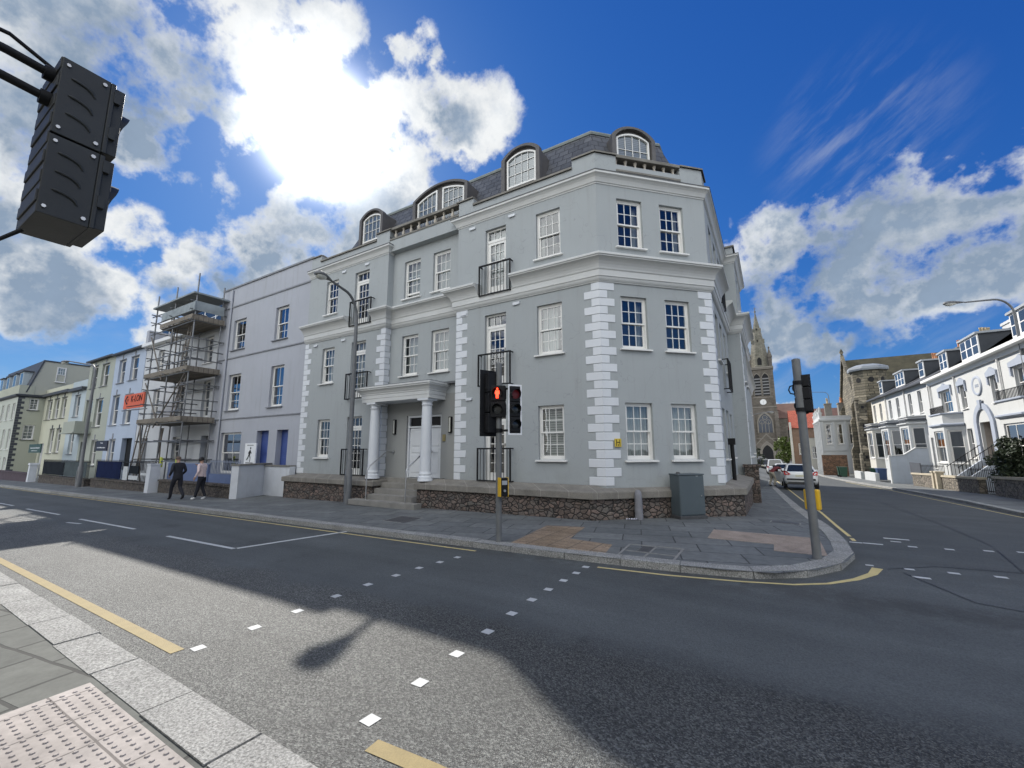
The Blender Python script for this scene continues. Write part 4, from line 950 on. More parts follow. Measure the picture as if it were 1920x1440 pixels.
cable(sg,[(-2.5,.33,hz0-.02),(-2.52,.27,hz0-.09),(-2.50,.1,hz0-.1),(X,Y+.06,hz0-.03)]); cable(sg,[(-2.45,.33,hz1+.01),(-2.46,.2,hz1+.07),(X,Y+.05,hz1+.03)])
for z_ in (hz0+.03,zm-.03,zm+.03,hz1-.03):
    g=MB(); g.cyl((hx1-.005,hy1-.02,z_),(hx1+.007,hy1-.02,z_),.008,n=6); g.build('screw',CHROME,hd); g=MB(); g.cyl((hx1-.005,hy0+.03,z_),(hx1+.006,hy0+.03,z_),.007,n=6); g.build('screw',CHROME,hd)
for z_ in (hz0+.1,hz0+.26,zm+.08,zm+.25):
    g=MB(); g.box(hx1-.01,hx1+.008,hy1+.012,hy1+.034,z_,z_+.05); g.build('hinge',DG,hd)
# street lamps
LGLASS=mat('lamp_bowl',(.55,.55,.5),.15,.05,3,spec=.8)
def lamp(name,label,x,y,z0,hc,hd,hr,r0=.085,lean=(0,0),style=0,neck=None):
    """column at (x,y), top of the bend at height hc, head centre hd, length hr"""
    t=thing('street_lamp',label,'street lamp',(x,y,z0),0,'street lamps')
    hd=Vector(hd); dirv=(Vector((hd.x-x,hd.y-y,0))); L=dirv.length; dirv.normalize()
    g=MB(); g.tube([(x,y,z0-.1),(x,y,z0+1.15),(x,y,z0+1.2),(x+lean[0]*.4,y+lean[1]*.4,z0+3.2)],[r0*1.25,r0*1.2,r0*.85,r0*.75],12)
    tx,ty=x+lean[0],y+lean[1]; b=neck or .9
    pts=[(x+lean[0]*.4,y+lean[1]*.4,z0+3.2),(tx,ty,hc-b)]
    for k in range(1,8):
        a=math.pi/2*k/7; pts.append((tx+dirv.x*b*(1-math.cos(a))*.8,ty+dirv.y*b*(1-math.cos(a))*.8,hc-b+b*math.sin(a)*.92))
    st=hd-dirv*hr*.5; pts.append(tuple(st))
    g.tube(pts,[r0*.75]+[r0*.6]+[r0*.48]*7+[r0*.36],10); g.build('column',LAMPGREY,t)
    g=MB(); g.box(x-.055,x+.055,y-r0*1.27,y-r0*1.1,z0+.4,z0+.95); g.build('access_door',LAMPGREY,t)
    g=MB(); up=Vector((0,0,1)); e=(hd+dirv*hr*.5)-(hd-dirv*hr*.5); sl=(hd.z-pts[-2][2])
    prof=[(0,.04),(.12,.07),(.32,.12),(.55,.165),(.78,.175),(.93,.14),(1.,.05)]
    ax=dirv; sd=Vector((-ax.y,ax.x,0)); vs=[]; N=12
    for u,r in prof:
        c=hd-ax*hr*.5+ax*hr*u
        for k in range(N):
            a=2*math.pi*k/N; vs.append(tuple(c+sd*r*math.cos(a)+up*r*.75*math.sin(a)*(1 if math.sin(a)>0 else .35)))
    g.add(vs,[(i*N+k,i*N+(k+1)%N,(i+1)*N+(k+1)%N,(i+1)*N+k) for i in range(len(prof)-1) for k in range(N)]+[tuple(range(N))[::-1],tuple(range(N*(len(prof)-1),N*len(prof)))],True)
    h_=g.build('lamp_head',LAMPGREY,t)
    g=MB(); vs=[]
    for u,r,dd in ((.40,.05,.04),(.5,.125,.10),(.7,.15,.16),(.86,.13,.13),(.95,.05,.05)):
        c=hd-ax*hr*.5+ax*hr*u
        for k in range(8):
            a=math.pi*k/7; vs.append(tuple(c+sd*r*math.cos(a)-up*(dd*math.sin(a)*.8+.02)))
    g.add(vs,[(i*8+k,i*8+k+1,(i+1)*8+k+1,(i+1)*8+k) for i in range(4) for k in range(7)],True); g.build('lamp_bowl',LGLASS,h_)
lamp('street_lamp','tall grey street lamp in front of the grey corner building',-12.5,9.75,gz(-12.5,9.7),7.35,(-12.1,8.05,7.33),.70,.1,lean=(-.05,0))
z=gz(-34,8.3); lamp('street_lamp','dark street lamp before the cream and pale blue terraces at far left',-34.6,8.4,z,7.0,(-40.,8.2,7.62),1.1,.11)
lamp('street_lamp','tall grey street lamp on the right pavement by the white villas',10.95,30.6,gz(10,30),9.3,(8.7,30.,9.2),.9,.1)
lamp('street_lamp','distant street lamp rising between the villa chimneys and the stone church',9.6,96,-1.6,12.2,(5.8,96,12.3),1.6,.1)
lamp('street_lamp','distant dark street lamp on the left pavement before the church tower',-2.3,62,-1.25,6.2,(.1,62,6.3),.9,.09)
# cabinet and bollard at the plinth
CAB=mat('cabinet_green_grey',(.075,.095,.105),.45,.08,2,.05,40,stain=.15)
ct=thing('utility_cabinet','tall green grey steel utility cabinet against the corner plinth wall','cabinet',(-1.8,11.75,0))
M=frame(-2.07,11.41,.68,.73,-.0); 
g=MB(); g.M=M; g.box(0,.74,0,.36,.07,1.06); g.box(-.015,.755,-.02,.37,1.06,1.095); g.build('body',CAB,ct,.01)
g=MB(); g.M=M; g.box(.012,.728,-.018,0,.10,1.045); d=g.build('door',CAB,ct,.008); g=MB(); g.M=M; g.cyl((.63,-.03,.55),(.63,-.017,.55),.016,n=10); g.box(.5,.56,-.021,-.017,1.03,1.045); g.build('handle',CHROME,d)
g=MB(); g.M=M; g.box(-.03,.77,-.03,.37,-.05,.07); g.build('plinth',CAST,ct,.01)
g=MB(); g.M=M; g.lathe([(.05,0),(.05,.03),(.03,.05)],(M@Vector((.12,.2,1.135)))-Vector((0,0,0)),10) if False else None
g=MB(); c=M@Vector((.14,.2,1.095)); g.lathe([(.05,0),(.05,.025),(.03,.045)],tuple(c),10); g.build('vent_cap',CAST,ct)
BOL=mat('grey_concrete_bollard',(.20,.20,.215),.85,.2,5,.3,60)
g=MB(); g.lathe([(.105,-.05),(.10,.1),(.092,.5),(.088,.6),(.075,.66),(.05,.70),(.015,.715)],(-2.95,10.88,0),18); solo(g,'bollard',BOL,'short round grey bollard standing at the foot of the plinth wall','bollard',(-2.95,10.88,0))
# ------------------------------------------------------------------ the terraces along the main road
def terrace(label,x0,x1,y,ztop,wallm,ops,doors=(),dep=11.,roof='parapet',sillm=None,fm=None,gm=None,cols=2,rows=(2,2),ridge=2.4,zb=-.8,rev=.18,lab_cat='house',name='terraced_house'):
    t=thing(name,label,lab_cat,((x0+x1)/2,y,gz((x0+x1)/2,y)))
    M=frame(0,y,1,0); g=MB(); g.M=M
    wall_panel(g,x0,x1,zb,ztop,list(ops)+[d[:4] for d in doors],0,rev)
    g.quad((x0,0,zb),(x0,dep,zb),(x0,dep,ztop),(x0,0,ztop)); g.quad((x1,0,zb),(x1,dep,zb),(x1,dep,ztop),(x1,0,ztop)); g.quad((x0,dep,zb),(x1,dep,zb),(x1,dep,ztop),(x0,dep,ztop))
    g.build('wall',wallm,t)
    for k,o in enumerate(ops): sash(t,M,*o,0,rev,cols,rows,.022,fm=fm,gm=gm or GLASSD,sillm=sillm,sw=.1,curt=[(NET,0,1,0,1)] if k%3==1 else ([(DRAPE,0,.2,0,1),(DRAPE,.8,1,0,1)] if k%3==0 else None))
    for a,b,c,d,m in doors:
        g=MB(); g.M=M; y_=rev+.09; g.box(a,b,y_,y_+.06,c,d)
        for zz in ((c+.15,c+.8),(c+.95,d-.5)): g.box(a+.12,b-.12,y_-.015,y_+.01,zz[0],zz[1])
        g.box(a-.0,a+.05,y_-.02,y_,c,d); g.box(b-.05,b,y_-.02,y_,c,d)
        o=g.build('door',m,t,.006,1); g=MB(); g.M=M; g.cyl((b-.14,y_-.06,c+1.0),(b-.14,y_,c+1.0),.03,n=8); g.build('handle',BRASS,o)
        g=MB(); g.M=M; g.quad((a,rev,c),(a,y_,c),(a,y_,d),(a,rev,d)); g.quad((b,rev,c),(b,y_,c),(b,y_,d),(b,rev,d)); g.quad((a,rev,d),(b,rev,d),(b,y_,d),(a,y_,d)); g.build('door_reveal',wallm,t)
    g=MB(); g.M=M
    if roof=='parapet': g.quad((x0,0,ztop-.4),(x1,0,ztop-.4),(x1,dep,ztop-.4),(x0,dep,ztop-.4)); g.build('roof',LEAD,t)
    elif roof=='gable':
        h=ztop+ridge; g.quad((x0,-.25,ztop-.05),(x1,-.25,ztop-.05),(x1,dep/2,h),(x0,dep/2,h)); g.quad((x0,dep,ztop),(x1,dep,ztop),(x1,dep/2,h),(x0,dep/2,h))
        g.add([(x0,0,ztop),(x0,dep,ztop),(x0,dep/2,h)],[(0,1,2)]); g.add([(x1,0,ztop),(x1,dep,ztop),(x1,dep/2,h)],[(0,1,2)]); g.build('roof',SLATE_A,t)
    return t,M
def lintels(t,M,ops,m,w=.14,h=.36):
    for a,b,c,d in ops:
        g=MB(); g.M=M; x=(a+b)/2; g.box(x-w/2,x+w/2,-.03,0,d+.05,d+.05+h); g.box(a-.03,b+.03,-.025,0,d-.0,d+.05); g.build('keystone',m,t)
def chimney(t,x,y,z0,z1,wx,wy,pots,m,pm,axis=0):
    g=MB(); g.box(x-wx/2,x+wx/2,y-wy/2,y+wy/2,z0,z1); g.box(x-wx/2-.06,x+wx/2+.06,y-wy/2-.06,y+wy/2+.06,z1-.18,z1); o=g.build('chimney',m,t)
    for k in range(pots):
        u=(k+.5)/pots-.5; px,py=(x+u*wx*.9,y) if axis==0 else (x,y+u*wy*.9); h=.5+.15*((k*7)%3)
        g=MB(); g.lathe([(.13,0),(.15,.06),(.125,.12),(.115,h),(.145,h+.03),(.13,h+.1)],(px,py,z1),10); g.build('chimney_pot',pm,o)
OFFW=mat('off_white_render',(.37,.385,.425),.85,.06,.7,.25,90,fine=.05,stain=.42)
CREAM=mat('cream_render',(.34,.36,.31),.85,.06,.6,.2,90,stain=.25); LILAC=mat('pale_blue_render',(.38,.44,.54),.85,.05,.6,.2,90,stain=.2)
PALEB=mat('grey_blue_render',(.41,.47,.50),.85,.05,.6,.2,90,stain=.25); LEMON=mat('pale_lemon_render',(.49,.49,.39),.85,.05,.6,.2,90,stain=.25); SAGE=mat('sage_render',(.40,.41,.33),.85,.05,.6,.2,90,stain=.2)
DGREY=mat('slate_grey_paint',(.05,.055,.065),.6,.15,3); BLUED=mat('blue_door_paint',(.05,.085,.27),.4,.1,3); SILLG=mat('grey_sill',(.22,.23,.25),.8,.15,4); POT=mat('terracotta_pot',(.45,.20,.10),.9,.2,5); POTB=mat('buff_chimney_pot',(.42,.34,.22),.9,.2,5); CHIM=mat('dark_chimney_render',(.16,.15,.13),.9,.25,3)
# white house next to the grey corner building
ops=[(-23.6,-22.4,6.85,8.45),(-19.72,-18.66,6.85,8.45),(-23.6,-22.4,3.72,5.55),(-19.72,-18.66,3.70,5.6),(-23.8,-21.85,.62,2.6)]
drs=[(-20.46,-19.47,.62,2.62,BLUED),(-18.82,-17.95,.62,2.62,BLUED)]
t,M=terrace('tall white rendered house with two deep blue doors and a stained flat parapet',-25.0,XL-.02,YA+.12,10.28,OFFW,ops,drs,sillm=SILLG,cols=2,rows=(1,2),rev=.16)
g=MB(); g.M=M
for z,h in ((3.26,.05),(6.4,.06),(9.2,.07)): g.box(-25.0,XL-.03,-.045,0,z,z+h)
g.box(-25.04,XL-.03,-.06,.3,10.28,10.36); g.build('string_course',SILLG,t)
g=MB(); g.cyl((-23.95,YA+.06,.9),(-23.95,YA+.06,10.2),.045,n=8); g.build('downpipe',OFFW,t)
chimney(t,-25.4+1.4,YA+5.3,9.5,12.3,1.6,.8,4,CHIM,POTB); chimney(t,-21.6,YA+5.3,9.5,12.2,1.2,.7,3,OFFW,POTB)
# house behind the scaffolding
ops=[(-26.65,-25.75,6.5,8.0),(-29.6,-28.7,6.5,8.0),(-32.9,-32.0,6.4,8.0),(-26.4,-25.55,3.5,5.5),(-29.5,-28.6,3.5,5.5),(-32.9,-32.0,3.4,5.5),(-29.4,-28.4,.9,2.5)]
t,M=terrace('white house standing behind the tall scaffolding',-34.85,-25.02,YA+.16,8.5,mat('white_terrace_render',(.50,.515,.53),.85,.05,.6,.2,90,stain=.3),ops,[(-25.98,-25.15,.5,2.5,SILLG),(-33.9,-32.9,.5,2.5,SILLG)],roof='gable',cols=2,rows=(2,2))
g=MB(); g.M=M; g.box(-34.8,-25.05,-.32,.05,8.42,8.62); g.build('eaves_board',FRAME,t)
def dormbox(t,M,a,b,y0,z0,z1,dep,mc,roofm=LEAD,n=3):
    g=MB(); g.M=M; g.box(a,b,y0,y0+dep,z0,z1); d=g.build('dormer',mc,t); g=MB(); g.M=M; g.box(a-.12,b+.12,y0-.15,y0+dep,z1,z1+.12); g.build('dormer_roof',roofm,d)
    g=MB(); g.M=M; fz0,fz1=z0+.35,z1-.1; g.box(a+.08,b-.08,y0-.05,y0-.004,fz0,fz1)
    wi=g.build('dormer_window',FRAME,d); g=MB(); g.M=M; ww=(b-a-.16)/n
    for k in range(n): 
        for (u,v) in ((fz0+.07,(fz0+fz1)/2-.02),((fz0+fz1)/2+.02,fz1-.07)): g.quad((a+.08+ww*k+.06,y0-.054,u),(a+.08+ww*(k+1)-.06,y0-.054,u),(a+.08+ww*(k+1)-.06,y0-.054,v),(a+.08+ww*k+.06,y0-.054,v))
    g.build('pane',DPANE,wi)
DPANE=mat('dark_pane',(.03,.036,.045),.08,.3,1.2,spec=.6)
dormbox(t,M,-33.6,-27.5,1.4,8.9,10.9,3,mat('pale_dormer_cheek',(.45,.46,.46),.7),n=4)
g=MB(); g.M=M; g.box(-34.95,-34.55,-.1,5,8.3,9.6); g.build('party_wall_upstand',OFFW,t)
chimney(t,-29.3,YA+3.8,9.8,12.0,1.0,.8,3,CHIM,POTB)
# blue and cream pair
ops=[(-39.45,-38.2,6.45,8.1),(-37.3,-35.95,6.48,8.12),(-39.8,-38.5,3.5,5.58),(-37.45,-36.1,3.5,5.5),(-39.3,-38.2,.7,2.5)]
t,M=terrace('pale blue rendered terraced house with a black front door',-40.3,-34.87,YA+.14,8.55,LILAC,ops,[(-37.0,-35.3,.5,2.55,IRON)],roof='gable',sillm=SILLG,cols=1,rows=(1,1)); lintels(t,M,ops,SILLG)
g=MB(); g.M=M; g.box(-40.3,-34.9,-.28,.05,8.5,8.62); g.build('gutter',DGREY,t); dormbox(t,M,-38.8,-36.0,2.0,9.2,11.0,2.5,PALEB,n=2)
g=MB(); g.cyl((-39.9,YA+3,9.5),(-39.9,YA+3,12.6),.03,n=6); g.cyl((-40.6,YA+3,12.4),(-39.2,YA+3,12.65),.02,n=6)
for k in range(6): g.cyl((-40.5+k*.22,YA+2.8,12.42+k*.04),(-40.5+k*.22,YA+3.2,12.42+k*.04),.01,n=4)
g.build('aerial',STEEL,t)
ops=[(-45.1,-43.8,6.5,8.25),(-42.9,-41.4,6.5,8.2),(-45.4,-43.95,3.5,5.6),(-43.25,-41.7,3.5,5.57),(-42.9,-41.7,.7,2.5)]
t,M=terrace('cream rendered three storey terraced house with grey keystones over tall windows',-45.75,-40.32,YA+.14,8.62,CREAM,ops,[(-45.3,-44.2,.4,2.4,SILLG)],roof='gable',sillm=SILLG,cols=1,rows=(1,1)); lintels(t,M,ops,SILLG)
g=MB(); g.M=M; g.box(-45.8,-40.3,-.28,.05,8.57,8.69); g.build('gutter',DGREY,t)
g=MB(); g.M=M; g.box(-46.4,-43.3,-1.0,0,3.0,3.12); g.box(-46.2,-43.5,-.9,0,3.12,3.9); g.build('porch_hood',CREAM,t)
# lower pair and the corner block beyond
ops=[(-48.35,-47.0,4.45,6.2),(-48.3,-47.1,1.5,3.4)]
t,M=terrace('narrow grey blue two storey terraced house with a dark cornice',-49.35,-45.77,YA+.14,7.35,PALEB,ops,roof='parapet',sillm=SILLG,cols=1,rows=(1,1)); lintels(t,M,ops,SILLG,h=.5)
g=MB(); g.M=M; g.box(-49.33,-45.8,-.3,.02,6.52,6.75); g.build('cornice',DGREY,t); g=MB(); g.M=M; g.box(-49.0,-46,3,6.5,7,9.2); g.build('roof_room',DGREY,t)
ops=[(-56.1,-54.6,4.5,6.25),(-54.0,-52.5,4.5,6.25),(-51.9,-50.5,4.5,6.25),(-54.0,-52.65,1.55,3.6),(-52.05,-50.65,1.6,3.6)]
t,M=terrace('pale lemon two storey terraced house with slender arched windows',-57.0,-49.37,YA+.14,7.3,LEMON,ops,[(-56.4,-55.2,.2,2.4,SILLG)],roof='parapet',sillm=DGREY,cols=1,rows=(1,1)); lintels(t,M,ops,DGREY,.22,.3)
g=MB(); g.M=M; g.box(-57.,-49.4,-.3,.02,6.6,6.82); g.build('cornice',DGREY,t)
# corner block: side wall faces the camera, mansard above
XS=-57.02; YF=9.1; YBk=21.
t=thing('corner_house','pale green corner house with slate grey quoins, grey cornice and dormered mansard','house',(XS,YF,gz(XS,YF)))
S=frame(XS,YF,0,1); ops=[(.72,1.3,5.4,6.45),(.6,1.3,2.75,4.05)]
g=MB(); g.M=S; wall_panel(g,0,3.2,-1.2,6.9,ops,0,.12); g.quad((3.2,0,-1.2),(YBk-YF,0,-1.2),(YBk-YF,0,6.9),(3.2,0,6.9)); g.build('side_wall',SAGE,t)
opf=[(XS-1.5-2.05*k,XS-.55-2.05*k,z0,z1) for k in range(6) for z0,z1 in ((4.55,6.0),(1.9,3.7),(-.2,1.2))]
g=MB(); Ff=frame(0,YF,1,0); g.M=Ff; wall_panel(g,XS-14,XS,-1.2,6.9,opf,0,.12); g.M=Matrix.Identity(4); g.quad((XS-14,YF,-1),(XS-14,YBk,-1),(XS-14,YBk,6.9),(XS-14,YF,6.9)); g.build('wall',mat('pale_green_render',(.46,.48,.42),.85,.05,.6),t)
for o in ops: sash(t,S,*o,0,.12,2,(2,2),.03,sillm=DGREY,sw=.12,curt=[(NET,0,1,0,1)])
for o in opf: sash(t,Ff,*o,0,.12,1,(1,1),.03,gm=GLASSD,curt=None)
quoins(t,None,0,S,0,-.3,6.6,30,lb=.42,sh=.24).data.materials[0]=DGREY
g=MB(); g.sweep([(XS-14,YF),(XS,YF),(XS,11.2)],[(0,6.5),(.2,6.62),(.22,6.75),(.05,6.8)]); g.build('cornice',DGREY,t)
g=MB(); g.sweep([(XS-14,YF),(XS,YF),(XS,10.0)],[(.04,6.8),(.04,7.6),(-.2,7.6)]); g.build('parapet_wall',SAGE,t)
g=MB(); g.M=S; g.prism([(.45,0,6.9),(6.2,0,6.9),(6.2,0,9.9),(1.25,0,9.95)],(0,.25,0)); g.build('mansard_gable',mat('sage_gable',(.42,.42,.35),.85,.05,.6),t)
sash(t,S,2.1,2.72,8.15,9.55,-.06,.05,3,(2,2),.03,curt=[(NET,0,1,0,1)])
g=MB(); g.M=S; g.prism([(.4,.26,6.9),(.45,.26,7.0),(1.2,.26,10.05),(6.4,.26,10.0),(6.4,.26,6.9)],(0,13.5,0)); g.prism([(.36,-.05,6.95),(1.18,-.05,10.08),(6.3,-.05,10.03),(6.3,-.05,9.93),(1.25,-.05,9.96),(.46,-.05,6.95)],(0,.32,0)); g.build('mansard_roof',DGREY,t)
for k in range(4):
    g=MB(); x1=XS-1.6-2.6*k; g.box(x1-1.3,x1,YF+.35,YF+2,7.5,9.0); d=g.build('dormer',PALEB,t); g=MB(); g.box(x1-1.4,x1+.1,YF+.25,YF+2,9.0,9.12); g.build('dormer_roof',DGREY,d)
    g=MB(); g.quad((x1-1.1,YF+.345,7.7),(x1-.2,YF+.345,7.7),(x1-.2,YF+.345,8.9),(x1-1.1,YF+.345,8.9)); g.build('pane',DPANE,d)
# front gardens: piers, low walls, railings and banners
BLUEP=mat('blue_painted_wall',(.11,.15,.27),.7,.12,2,stain=.3); WALLD=rubble('dark_garden_stone',[(.07,.06,.05),(.12,.10,.085),(.09,.08,.07)],5.,(.03,.027,.025)); PIER=mat('white_pier_paint',(.55,.57,.60),.8,.1,2,stain=.4)
g=MB(); zz=gz(-25.6,8.7); 
pv=[(-.2,-.2),(.2,-.2),(.2,.2),(-.2,.2)]
g.lathe([(.30,-.05),(.27,1.28),(.30,1.29),(.30,1.36)],(-25.5,8.75,zz),4,smooth=False,a0=math.pi/4); solo(g,'gate_pier',PIER,'white tapered gate pier between the blue garden wall and dark railings','pier',(-25.5,8.75,zz))
t=thing('garden_wall','oblique white rendered garden wall with grey coping beside the blue doors','wall',(-18.1,8.95,gz(-18,9)))
M=frame(-18.1,8.95,-.46,.888,-.3); g=MB(); g.M=M; g.box(0,2.2,0,.3,0,1.42); g.M=Matrix.Identity(4); g.box(-19.0,-16.97,10.35,10.6,-.3,1.05); g.build('wall',PIER,t)
g=MB(); g.M=M; g.box(-.03,2.2,-.04,.34,1.42,1.47); g.M=Matrix.Identity(4); g.box(-19.0,-16.98,10.31,10.64,1.05,1.10); g.build('coping',COPING,t)
t=thing('garden_wall','blue painted garden wall on a dark stone base behind the two walkers','wall',(-22,8.95,gz(-22,9)))
g=MB(); g.box(-25.2,-18.5,8.9,9.15,-.6,.28); g.box(-25.2,-18.5,8.85,9.2,.28,.36); g.build('base',WALLD,t); g=MB(); g.box(-25.2,-21.2,9.2,9.3,.3,1.12); g.box(-21.2,-18.7,9.25,9.32,.3,.72); g.build('panel',BLUEP,t)
g=MB()
for k in range(20): x=-21.1+k*.125; g.cyl((x,9.28,.7),(x,9.28,1.32),.014,n=5)
g.box(-21.2,-18.7,9.265,9.295,1.22,1.25); g.box(-25.2,-21.1,9.22,9.27,1.12,1.17); g.build('railing',mat('blue_grey_iron',(.20,.23,.30),.5),t)
def railing(label,xa,xb,y,zb,zt,base,panels):
    z=gz((xa+xb)/2,y); t=thing('garden_railing',label,'railing',((xa+xb)/2,y,z)); g=MB(); g.box(xa,xb,y,y+.3,z-.4,zb); g.box(xa-.03,xb+.03,y-.04,y+.34,zb,zb+.07); g.build('base_wall',base,t)
    g=MB(); n=int((xb-xa)/.16)
    for k in range(n+1): x=xa+(xb-xa)*k/n; g.cyl((x,y+.15,zb+.05),(x,y+.15,zt+.08),.012,n=5)
    g.box(xa,xb,y+.13,y+.17,zt-.04,zt); g.build('bars',IRON,t)
    for a,b,c,d,m in panels: g=MB(); g.box(a,b,y+.09,y+.115,c,d); g.build('panel',m,t)
    return t
NAVY=mat('navy_banner',(.010,.016,.05),.9,.3,2,spec=.1); NOTICE=mat('white_notice',(.5,.52,.53),.7,.2,8); DPANEL=mat('dark_sheet',(.016,.019,.023),.9,.3,1.5,spec=.1)
railing('dark garden railing hung with navy banner and small notices left of the pier',-34.0,-25.9,8.75,.1,1.14,WALLD,[(-33.6,-30.0,.22,1.12,NAVY),(-29.6,-29.0,.2,.9,NOTICE),(-28.8,-27.6,.25,.45,NOTICE),(-28.8,-27.6,.55,.95,DPANEL),(-27.3,-26.4,.5,.62,NOTICE)])
railing('low railing backed with dark sheeting before the lemon terraced house',-44.5,-34.9,8.7,.0,1.06,WALLD,[(-44.2,-39.6,.15,1.0,DPANEL),(-39.4,-35.2,.15,1.02,mat('grey_green_sheet',(.06,.075,.078),.8,.3,1.5,spec=.2))])
g=MB(); g.lathe([(.3,-.3),(.27,1.2),(.33,1.22),(.3,1.35)],(-46.6,8.75,gz(-46,8.7)),4,smooth=False,a0=math.pi/4); solo(g,'gate_pier',PIER,'pale pier at the far left end of the dark sheeted railing','pier',(-46.6,8.75,gz(-46,8.7)))
g=MB(); g.box(-57,-47.2,8.6,8.9,-1,.05); g.box(-57.1,-47.2,8.55,8.95,.05,.12); solo(g,'garden_wall',mat('plum_brown_wall',(.07,.05,.06),.9,.2,3),'low dark wall in front of the green corner house','wall',(-52,8.6,-.6))
# signs
def board(name,label,x0,x1,y,z0,z1,m,marks,post=True):
    t=thing(name,label,'sign',((x0+x1)/2,y,gz(x0,y))); g=MB(); g.box(x0,x1,y,y+.05,z0,z1); g.build('board',m,t)
    if post: g=MB(); g.box(x1-.1,x1-.02,y+.05,y+.13,gz(x1,y),z1); g.build('post',FRAME,t)
    g=MB()
    for a,b,c,d in marks: g.box(x0+(x1-x0)*a,x0+(x1-x0)*b,y-.008,y+.001,z0+(z1-z0)*c,z0+(z1-z0)*d)
    g.build('lettering',WHITEP,t)
NAVYB=mat('black_navy_board',(.014,.014,.03),.5); GREENB=mat('dark_green_board',(.02,.06,.045),.5)
random.seed(3)
def scribble(a,b,c,d,n):
    out=[]; x=a
    while x<b: w_=(b-a)/n*random.uniform(.5,.9); out.append((x,min(b,x+w_),c+(d-c)*random.choice((0,0,.1)),d-(d-c)*random.choice((0,.25,.25)))); x+=(b-a)/n
    return out
board('estate_sign','dark navy letting board on a post before the pale blue house',-34.95,-33.1,9.0,1.72,2.32,NAVYB,scribble(.4,.62,.72,.84,5)+scribble(.14,.86,.26,.38,9))
board('hotel_sign','dark green signboard beside the pale green corner house',-50.0,-46.7,9.0,1.6,2.25,GREENB,scribble(.12,.9,.5,.62,14)+scribble(.25,.75,.2,.28,9))
t=thing('poster_board','white poster with a black running figure on the white house wall','sign',(-20.75,YA+.1,.8)); g=MB(); g.box(-21.22,-20.28,YA+.03,YA+.10,1.05,2.05); g.build('board',WHITEP,t,.01)
g=MB(); y=YA+.026
def pl(pts): g.add([(-20.75+a,y,1.5+b) for a,b in pts],[tuple(range(len(pts)))])
pl([(.02,.26),(.08,.28),(.10,.34),(.05,.38),(0,.35)]); pl([(-.08,.04),(.05,.02),(.09,.2),(.02,.25),(-.06,.2)]); pl([(-.08,.05),(.02,.03),(.1,-.12),(.05,-.15),(-.02,-.04)]); pl([(.1,-.12),(.05,-.15),(.02,-.3),(.07,-.31)]); pl([(-.08,.05),(0,.04),(-.1,-.14),(-.16,-.10)]); pl([(-.1,-.14),(-.16,-.1),(-.26,-.2),(-.22,-.24)]); pl([(-.06,.2),(-.14,.08),(-.1,.06),(-.02,.16)]); pl([(.07,.2),(.16,.1),(.14,.06),(.05,.14)])
for k in range(9): pl([(-.3+k*.07,-.37),(-.25+k*.07,-.37),(-.25+k*.07,-.33),(-.3+k*.07,-.33)])
for k in range(8): pl([(-.27+k*.07,.44),(-.22+k*.07,.44),(-.22+k*.07,.475),(-.27+k*.07,.475)])
g.build('running_figure',IRON,t)
# scaffolding
RUST=mat('rusty_scaffold_tube',(.17,.15,.13),.7,.35,4,metal=.3); BOARD=courses('scaffold_boards',[(1,0,0),(0,1,0)],(.15,.13,.105),(.21,.185,.15),(.07,.06,.05),2.4,.225,.012,.85,.2,1.,.5,.3)
sc_=thing('scaffolding','three lift tube scaffolding with board decks and ladders against the white house','scaffold',(-27,9.3,-.3))
XL0,XR0,Y0,Y1=-29.3,-24.5,9.3,10.55
poles=[(-29.25,Y0,10.45),(-26.9,Y0,10.5),(-24.45,Y0,10.75),(-29.25,Y1,9.4),(-26.9,Y1,9.2),(-24.55,Y1,10.4)]
for x,y,zt in poles: g=MB(); g.cyl((x+(.25 if y==Y0 and x<-26 else 0)*0,y,-.35),(x,y,zt),.036,n=8); g.build('standard_tube',STEEL,sc_)
g=MB(); r=.03
for z in (1.2,2.15,3.1,3.65,4.15,4.95,5.6,6.2,6.7,7.3,8.2,8.75,9.2):
    xa,xb=(XL0-.3,XR0+.15)
    for y in ((Y0-.06,) if z in (3.65,4.15,6.2,6.7,8.75,9.2) else (Y0-.06,Y1+.06)): g.cyl((xa,y,z+.03*math.sin(z*9)),(xb,y,z-.03*math.sin(z*5)),r,n=6)
    for x in (-29.2,-26.85,-24.5): g.cyl((x,Y0-.25,z+.07),(x,Y1+.25,z+.07),r,n=6)
g.build('ledger_tubes',STEEL,sc_)
g=MB()
for a,b in (((-29.3,Y0-.1,5.4),(-27.,Y0-.1,3.)),((-29.3,Y0-.1,3.2),(-28.3,Y0-.1,-.2)),((-29.3,Y0-.1,8.0),(-27.3,Y0-.1,5.4)),((-27.6,Y0-.1,2.9),(-24.6,Y0-.1,5.5)),((-28.4,Y0+.4,-.3),(-27.4,Y0+.3,2.9)),((-27.9,Y0+.5,-.3),(-27.6,Y0+.3,2.9)),((-28.1,Y0+.3,5.8),(-27.4,Y0+.3,8.4)),((-27.6,Y0+.3,5.8),(-27.9,Y0+.3,8.4)),((-27.,Y0+.3,5.8),(-27.2,Y0+.3,8.4)),((-30.2,Y0-.1,-.3),(-29.2,Y0-.1,3.0))): g.cyl(a,b,.032,n=6)
g.build('brace_tubes',RUST,sc_)
for z,xa,xb in ((3.12,XL0-.4,XR0+.1),(5.62,XL0-.2,XR0+.15),(8.28,-28.2,XR0+.1)):
    g=MB(); g.box(xa,xb,Y0-.1,Y1+.15,z,z+.045); d=g.build('deck',BOARD,sc_); g=MB(); g.box(xa,xb,Y0-.15,Y0-.11,z+.05,z+.27); g.box(xb-.04,xb,Y0-.1,Y1+.1,z+.05,z+.27); g.build('toe_board',BOARD,d)
